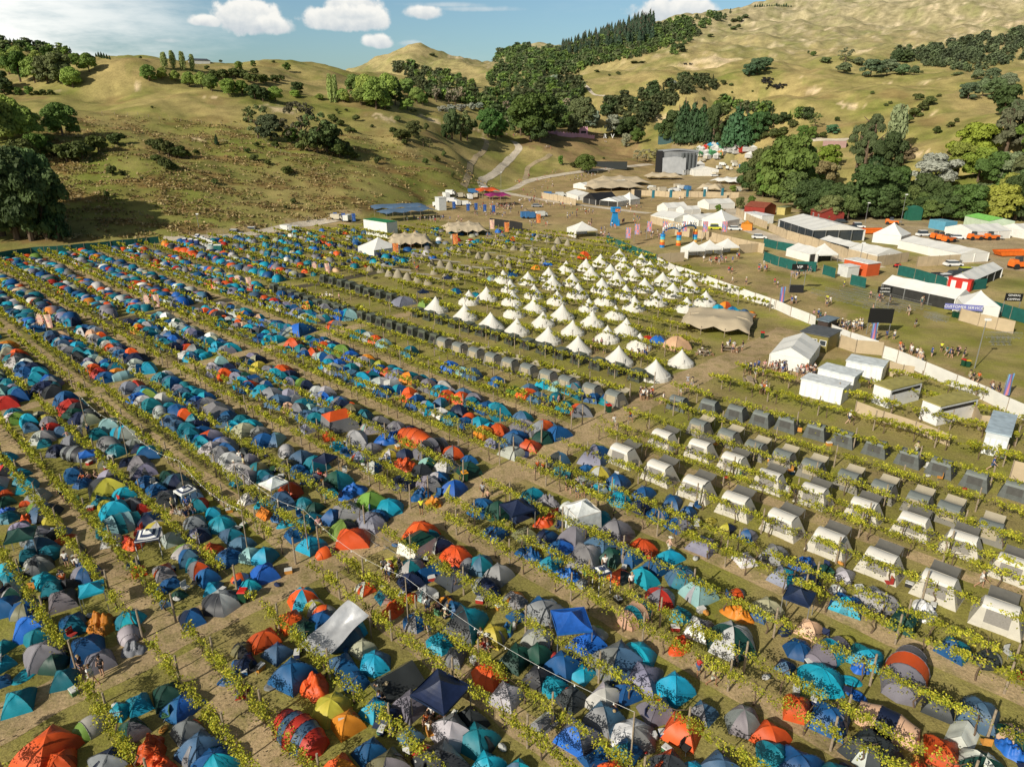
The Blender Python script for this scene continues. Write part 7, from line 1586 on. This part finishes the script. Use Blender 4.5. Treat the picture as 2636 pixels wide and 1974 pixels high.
def person_(X,Y,pose,rz=None,top=None,bot=None,hat=None,vest=False,Z=0.,lab=None):
    f=PF[pose]; root=empty('person',(X,Y,Z),random.uniform(0,6.28) if rz is None else rz,(1,1,1)); s=random.uniform(.96,1.06); root.scale=(s,s,s)
    tp=random.choices(TOPS,[10,5,4,3,2,3,1.5,1.5,3,4])[0] if top is None else TOPS[top]; bt=random.choice(BOT) if bot is None else BOT[bot]; sk_=random.choice(SK)
    ob('body',f['body'],root,color=sk_)
    if tp[0]: ob('top',f['top'],root,color=tp[0] if not vest else (.62,.65,.04))
    ob('shorts',f['shorts'],root,color=bt[0]); 
    if hat or (hat is None and random.random()<.25): ob('hat',f['hat'],root,color=random.choice([(.7,.68,.6),(.03,.03,.04),(.5,.4,.25)])); ht=' and a hat'
    else: ob('hair',f['hair'],root,color=random.choice(HR)); ht=''
    v={'walk':'walking','stand':'standing','lean':'standing','sit':'sitting'}[pose]
    t_='bare-chested person' if not tp[0] else 'person in a %s top'%('yellow high-visibility' if vest else tp[1])
    base='%s and %s shorts%s %s'%(t_,bt[1],'',v) if tp[0] else '%s in %s shorts %s'%(t_,bt[1],v)
    if vest: base='person in a yellow high-visibility top '+v
    root['group']='people in the camp and showground'; root['category']='person'; REG.append([root,base,'person',None]); NP.append(1); return root
NP=[]
# picked out one by one near the camera
for px,pose,rz,tp,bt,hat,vest in [((1243,1281),'walk',R(150),5,0,False,False),((1256,1297),'walk',R(150),9,0,False,False),((1722,1427),'walk',R(100),9,2,True,False),((1796,1738),'walk',R(-60),7,1,False,False),((1834,1765),'walk',R(60),8,2,True,False),((1624,1519),'lean',R(20),0,0,False,False),((1556,1471),'lean',R(0),0,0,False,False),
  ((1085,1323),'stand',R(0),5,0,False,True),((822,1371),'stand',R(30),3,2,False,False),((1105,1640),'lean',R(60),2,2,False,False),((239,1762),'walk',R(-100),0,2,False,False),((265,1737),'stand',R(0),1,0,False,False),((212,1735),'lean',R(90),1,1,False,False),((162,1288),'walk',R(20),0,0,False,False),((180,1306),'walk',R(20),1,0,False,False),
  ((120,1290-170),'walk',R(20),1,0,False,False),((1457,1262),'stand',R(80),2,0,False,False),((1469,1270),'stand',R(-60),1,0,False,False),((1486,1280),'stand',R(0),0,1,False,False),((1500,1278),'lean',R(40),8,0,False,False),((1486,1262),'lean',R(0),5,4,False,False),((1522,1285),'stand',R(60),2,0,False,False),
  ((2522,1512),'walk',R(60),0,2,False,False),((2357,1170),'walk',R(90),8,2,True,False),((2184,1090),'walk',R(90),0,3,True,False),((2552,1212),'walk',R(40),2,7%6,False,False),((2335,1035),'stand',R(0),7,3,False,False),((1750,1310-290),'walk',R(0),0,2,False,False),
  ((2238,1000),'stand',R(0),2,0,False,False),((1383,1220),'walk',R(30),4,0,False,False),((1398,1222),'walk',R(30),4,0,False,False),((1580,1100),'walk',R(200),0,2,False,False),((1622,1085),'walk',R(200),4,1,False,False),((1655,1030),'stand',R(0),0,0,False,False),((1665,1030),'stand',R(90),0,2,False,False),((1672,1027),'stand',R(180),3,2,False,False),((1707,1040),'walk',R(60),0,0,False,False)]:
    X,Y=G(*px); person(X,Y,pose,rz,tp,bt,hat,vest)
def crowd(tf,x,y,sx,sy,n,poses=('walk','stand','lean'),vest=0.):
    for k in range(n):
        p=P(*tf(random.gauss(x,sx),random.gauss(y,sy)))
        if p: person(p[0],p[1],random.choice(poses),vest=random.random()<vest,Z=p[2])
Z2=lambda a,b:(600+a*.2862,1500+b*.2862); Z1f=lambda a,b:(a*.2862,1080+b*.2862)
crowd(Z2,1850,1300,90,50,11,('sit',)); crowd(Z2,1830,280,60,30,4,('sit','lean')); crowd(lambda a,b:(1200+a*.2862,1500+b*.2862),150,560,60,40,7,('sit',)); crowd(Z2,1350,1000,60,30,3,('sit',)); crowd(lambda a,b:(600+a*.2862,1080+b*.2862),1400,1420,50,40,6,('stand','lean')); crowd(Z1f,640,1370,70,50,5,('sit','stand')); crowd(Z1f,760,520,60,18,7,('sit',)); crowd(Z1f,1700,850,70,20,7,('sit','lean')); crowd(Z1f,90,1600,60,30,4,('stand','sit')); crowd(lambda a,b:(600+a*.2862,1080+b*.2862),60,430,60,30,7,('sit','stand')); crowd(lambda a,b:(1200+a*.2862,1500+b*.2862),1330,1230,20,20,2,('sit',)); crowd(lambda a,b:(600+a*.2862,1080+b*.2862),820,520,40,10,4,('sit',))
crowd(M2,1350,1050,40,15,6,('sit','lean')); crowd(M2,1880,740,45,18,13); crowd(M2,1640,690,60,15,10,('sit','stand')); crowd(M2,1960,985,25,10,6,('stand',)); crowd(M2,500,190,30,10,3); crowd(M1,500,1245,40,12,5); crowd(M1,2080,375,40,14,8); crowd(M1,1270,140,60,10,5)
crowd(M3,640,830,90,18,26,('stand','lean')); crowd(M3,790,850,60,14,14,('stand','lean')); crowd(M3,540,960,22,14,6); crowd(M3,180,705,22,8,5,('sit',)); crowd(M3,300,690,60,10,8,('sit','stand')); crowd(M3,120,920,18,10,2)
crowd(M3,1130,555,65,12,18); crowd(M3,900,490,25,10,4); crowd(M3,1480,705,12,8,3); crowd(M3,1535,750,16,16,8); crowd(M3,1760,720,45,8,7); crowd(M3,1675,695,6,4,1,vest=1); crowd(M3,1400,700,20,6,3); crowd(M3,740,395,30,6,4); crowd(M3,955,395,14,12,4,vest=.3); crowd(M3,1245,450,8,4,1,vest=1); crowd(M3,1460,470,8,6,2,vest=.5); crowd(M3,1510,540,4,4,1); crowd(M3,430,270,45,6,3); crowd(M3,630,290,12,8,2); crowd(M3,550,185,30,14,8); crowd(M3,350,200,20,4,3); crowd(M3,270,135,50,8,16); crowd(M3,400,115,8,4,3); crowd(M3,770,225,30,12,7); crowd(M3,840,190,20,8,6); crowd(M3,1400,365,90,14,14); crowd(M3,1560,400,20,6,4); crowd(M3,1870,890,14,8,3); crowd(M3,1995,955,14,6,3); crowd(M3,1300,610,30,8,3); crowd(M3,1070,285,5,4,1,vest=1)
for a in [(1290,1210,40,22,14),(1340,1150,30,22,12),(1600,1110,40,14,14),(1520,1120,30,12,10),(1060,1310,70,14,34),(1200,1260,60,8,18),(1380,1290,60,14,10),(1440,1300,30,10,5),(1570,1335,30,10,9),(1620,1345,20,8,4),(1470,1365,12,10,6),(1520,1350,4,12,2),(1890,1380,20,14,6),(1610,1415,14,10,5),(1720,1470,30,14,10),(1750,1440,10,10,5),(1820,1400,6,8,3),(1700,1080,30,8,6),(1160,1150,14,8,8),(1350,930,14,6,4),(1320,870,50,8,8),(1710,900,10,5,3),(1850,1310,12,12,5),(1900,1310,20,20,3),(1290,860,60,6,8),(1010,1345,60,8,14),(620,1385,110,10,26),(900,1320,20,8,4),(1280,1410,40,14,8),(1000,1500,60,10,8),(1350,1085,20,8,3),(1230,1120,10,10,3),(1950,1480,30,10,8),(2000,1490,20,10,5),(960,1300,30,10,8),(1540,1255,20,6,4),(1120,855,30,4,8),(2170,1260,10,8,3)]:
    crowd(T2,*a)
PQ.sort(key=lambda q:q[0])
for _,a,k in PQ[:298]: person_(*a,**k)
CV=[];CF=[];CC_=[];cn_=0
PA={k:[(arr(PF[k][m]),m) for m in ('body','top','shorts','hair')] for k in PF}
for _,a,k in PQ[298:]:
    X,Y,pose=a[:3]; Z=k.get('Z',0.); rz=random.uniform(0,6.28); co_,si=math.cos(rz),math.sin(rz); tp=random.choice([t for t in TOPS if t[0]])[0] if not k.get('vest') else (.62,.65,.04)
    cl={'body':random.choice(SK),'top':tp,'shorts':random.choice(BOT)[0],'hair':random.choice(HR)}
    for (v,f),m in PA[pose]:
        CV.append(np.stack([v[:,0]*co_-v[:,1]*si+X,v[:,0]*si+v[:,1]*co_+Y,v[:,2]+Z],1)); CF.extend([tuple(i+cn_ for i in t) for t in f]); CC_.append(np.repeat(np.array([cl[m]]),len(v),0)); cn_+=len(v)
if CV:
    me=bpy.data.meshes.new('crowd_form'); me.from_pydata(np.concatenate(CV).tolist(),[],CF); me.materials.append(mat('crowd_cloth',(1,1,1),.8,5,.05,attr='Col'))
    ca=me.color_attributes.new('Col','FLOAT_COLOR','POINT'); q=np.ones((cn_,4),np.float32); q[:,:3]=np.concatenate(CC_); ca.data.foreach_set('color',q.ravel())
    tag(ob('crowd',me),'distant festival goers scattered over the far showground',None,'people in the camp and showground','stuff'); bpy.data.objects['crowd']['category']='crowd'
print('people',len(PQ))
# ------------------------------------------------------------------ belongings between the tents
chs=MB().box((0,0,.36),(.5,.48,.06)).mesh('chair_seat_form',CLOTH); chb=MB().box((0,.24,.42),(.5,.05,.5)).mesh('chair_back_form',CLOTH); chl=MB().tube((-.22,-.2,0),(.22,.2,.38),.018,n=4).mesh('chair_leg_form',STEEL); chl2=MB().tube((.22,-.2,0),(-.22,.2,.38),.018,n=4).mesh('chair_leg_form',STEEL)
cbx=MB().box((0,0,0),(.62,.40,.34)).mesh('cooler_body',PAINT); clid=MB().box((0,0,.345),(.65,.43,.07),taper=.93).mesh('cooler_lid',PAINT)
bag=MB(); bag.grid(lambda s,t:(.36*(1-.25*math.sin(s*9+t*12)*.3)*math.sin(math.pi*s)**.6*math.cos(t*6.283),.24*math.sin(math.pi*s)**.6*math.sin(t*6.283),.30*s),7,10); BAG=bag.mesh('bag_form',CLOTH,True); bst=MB().path([(-.15,0,.27),(-.08,0,.4),(.08,0,.4),(.15,0,.27)],.015,4).mesh('bag_strap',BLACK)
tents_=[r for r in REG if r[2] and ('tent' in r[2] or 'gazebo' in r[2]) and math.hypot(r[0].location.x,r[0].location.y)<85]
def offs(u): return any(abs(u-q)<1.0 for q in (-.6,12.3,24.5,36.7,49.1,61.6))
for k in range(260):
    r=random.choice(tents_); a=random.uniform(0,6.28); d=r[0].scale[0]*.62+.4 if r[0].scale[0]>1.5 else 1.9
    X=r[0].location.x+d*math.cos(a); Y=r[0].location.y+d*math.sin(a); c_=random.choice([(.02,.03,.08),(.03,.03,.03),(.4,.04,.03),(.03,.12,.3),(.5,.5,.48),(.08,.2,.1),(.55,.25,.05)]); cn={(.02,.03,.08):'navy',(.03,.03,.03):'black',(.4,.04,.03):'red',(.03,.12,.3):'blue',(.5,.5,.48):'white',(.08,.2,.1):'green',(.55,.25,.05):'orange'}[c_]
    if offs(UVW(X,Y)[0]): continue
    q=random.random()
    if q<.4: root=empty('camp_chair',(X,Y,0),a); ob('seat',chs,root,color=c_); ob('backrest',chb,root,color=c_); ob('leg',chl,root); ob('leg',chl2,root); reg(root,cn+' folding camp chair',cn+' camp chair','chair','camp chairs')
    elif q<.68: root=empty('cooler_box',(X,Y,0),a); ob('body',cbx,root,color=c_); ob('lid',clid,root,color=(.6,.6,.58)); reg(root,cn+' cooler box with a pale lid',cn+' cooler box','cooler box','cooler boxes')
    else: root=empty('holdall',(X,Y,0),a); ob('body',BAG,root,color=c_); ob('strap',bst,root); reg(root,cn+' holdall bag on the grass',cn+' holdall','bag','bags')
# ------------------------------------------------------------------ labels
ORDW=['nearest','second nearest','third nearest','fourth nearest','fifth nearest','sixth nearest','seventh nearest','eighth nearest']
def wc(s): return len(s.split())
ROWN={0:'nearest',1:'second',2:'third',3:'fourth',4:'fifth',5:'sixth',6:'seventh',7:'eighth',8:'ninth',9:'outermost'}
rows_=[r for r in REG if r[3]=='@row']; rows_.sort(key=lambda r:r[0]['_u'])
def ordn(i):
    if i<=20: return ORD[i]
    return {30:'thirtieth',40:'fortieth'}.get(i) or ('twenty-' if i<30 else 'thirty-' if i<40 else 'forty-')+ORD[i%10]
for i,r in enumerate(rows_): r[0]['label']='row of yellow-green vines on posts, %s row counting from the lower left corner'%ordn(i+1); del r[0]['_u']
for r in REG:
    w=r[3]
    if w and w.startswith('@bell'):
        i,j=map(int,w.split()[1:]); r[0]['label']='white bell tent, %s from the path in the %s line of bell tents'%(ordn(j+1),ROWN[i])
    if w and w.startswith('@rowp'):
        a,b=w[6:].split('|'); r[0]['label']='%s, %s in the %s row'%(r[1],ordn(int(b)),a)
def zone(x,y,z):
    u,v=UVW(x,y); px,py=PX(x,y,z)
    if z>2 or math.hypot(x,y)>330:
        h='far ' if math.hypot(x,y)>600 else ''
        return 'on the %s%s hill'%(h,'left' if px<1000 else 'middle' if px<1700 else 'right') if z>4 else 'at the %s valley edge'%('left' if px<1000 else 'middle' if px<1700 else 'right')
    if v<44 and u<12: return 'in the bottom left corner'
    if v<44 and u<24: return 'left of the silver tarpaulin'
    if v<44 and u<36: return 'in the bottom middle block'
    if v<44 and u<48: return 'right of the blue gazebo'
    if v<44 and u<75: return 'in the right-hand block'
    if u>105 and v<100: return 'on the lower right showground'
    if u<12: return 'in the left edge block'
    if u<24: return 'left of the first beyond-path lane'
    if u<36: return 'in the block beyond the path'
    if u<60: return 'in the middle block beyond the path'
    if u>150: return 'on the upper showground'
    return 'among the upper vine rows'
pos=np.array([(r[0].location.x,r[0].location.y) for r in REG])
used={}
for r in REG:
    if r[0].get('label'): used.setdefault(r[0]['label'],[]).append(r)
todo=[i for i,r in enumerate(REG) if not r[0].get('label')]
pre={'p':' beside a '}
def art(s): return ('an ' if s[0] in 'aeio' else 'a ')+s
for i in todo:
    r=REG[i]; o=r[0]; d=np.hypot(pos[:,0]-pos[i,0],pos[:,1]-pos[i,1]); idx=np.argsort(d)[1:14]
    zn=zone(o.location.x,o.location.y,o.location.z); seen=[]
    for j in idx:
        s=REG[j][2]
        if s and s not in seen and s!=r[2] and s not in('person','crowd barrier') and d[j]<60: seen.append(s)
    cands=[]
    b=r[1]
    for s in seen[:3]: cands.append('%s beside %s'%(b,art(s)))
    cands.append('%s %s'%(b,zn))
    for a in range(min(4,len(seen))):
        for c_ in range(a+1,min(5,len(seen))): cands.append('%s between %s and %s'%(b,art(seen[a]),art(seen[c_])))
    for s in seen[:4]: cands.append('%s beside %s %s'%(b,art(s),zn))
    for c_ in cands:
        if 4<=wc(c_)<=16 and c_ not in used: break
    else:
        c_=None
        for w in ORDW+['more distant','farther','farthest']:
            t_='%s %s'%(w,'%s %s'%(b,zn))
            if wc(t_)<=16 and t_ not in used: c_=t_; break
        if c_ is None:
            c_='%s %s'%(b,zn)
            if wc(c_)>16: c_=' '.join(c_.split()[:16])
    o['label']=c_; used.setdefault(c_,[]).append(r)
for r in REG:
    if '_u' in r[0]: del r[0]['_u']
dup={k:v for k,v in used.items() if len(v)>1}; print('shared labels',len(dup),sum(len(v) for v in dup.values()))
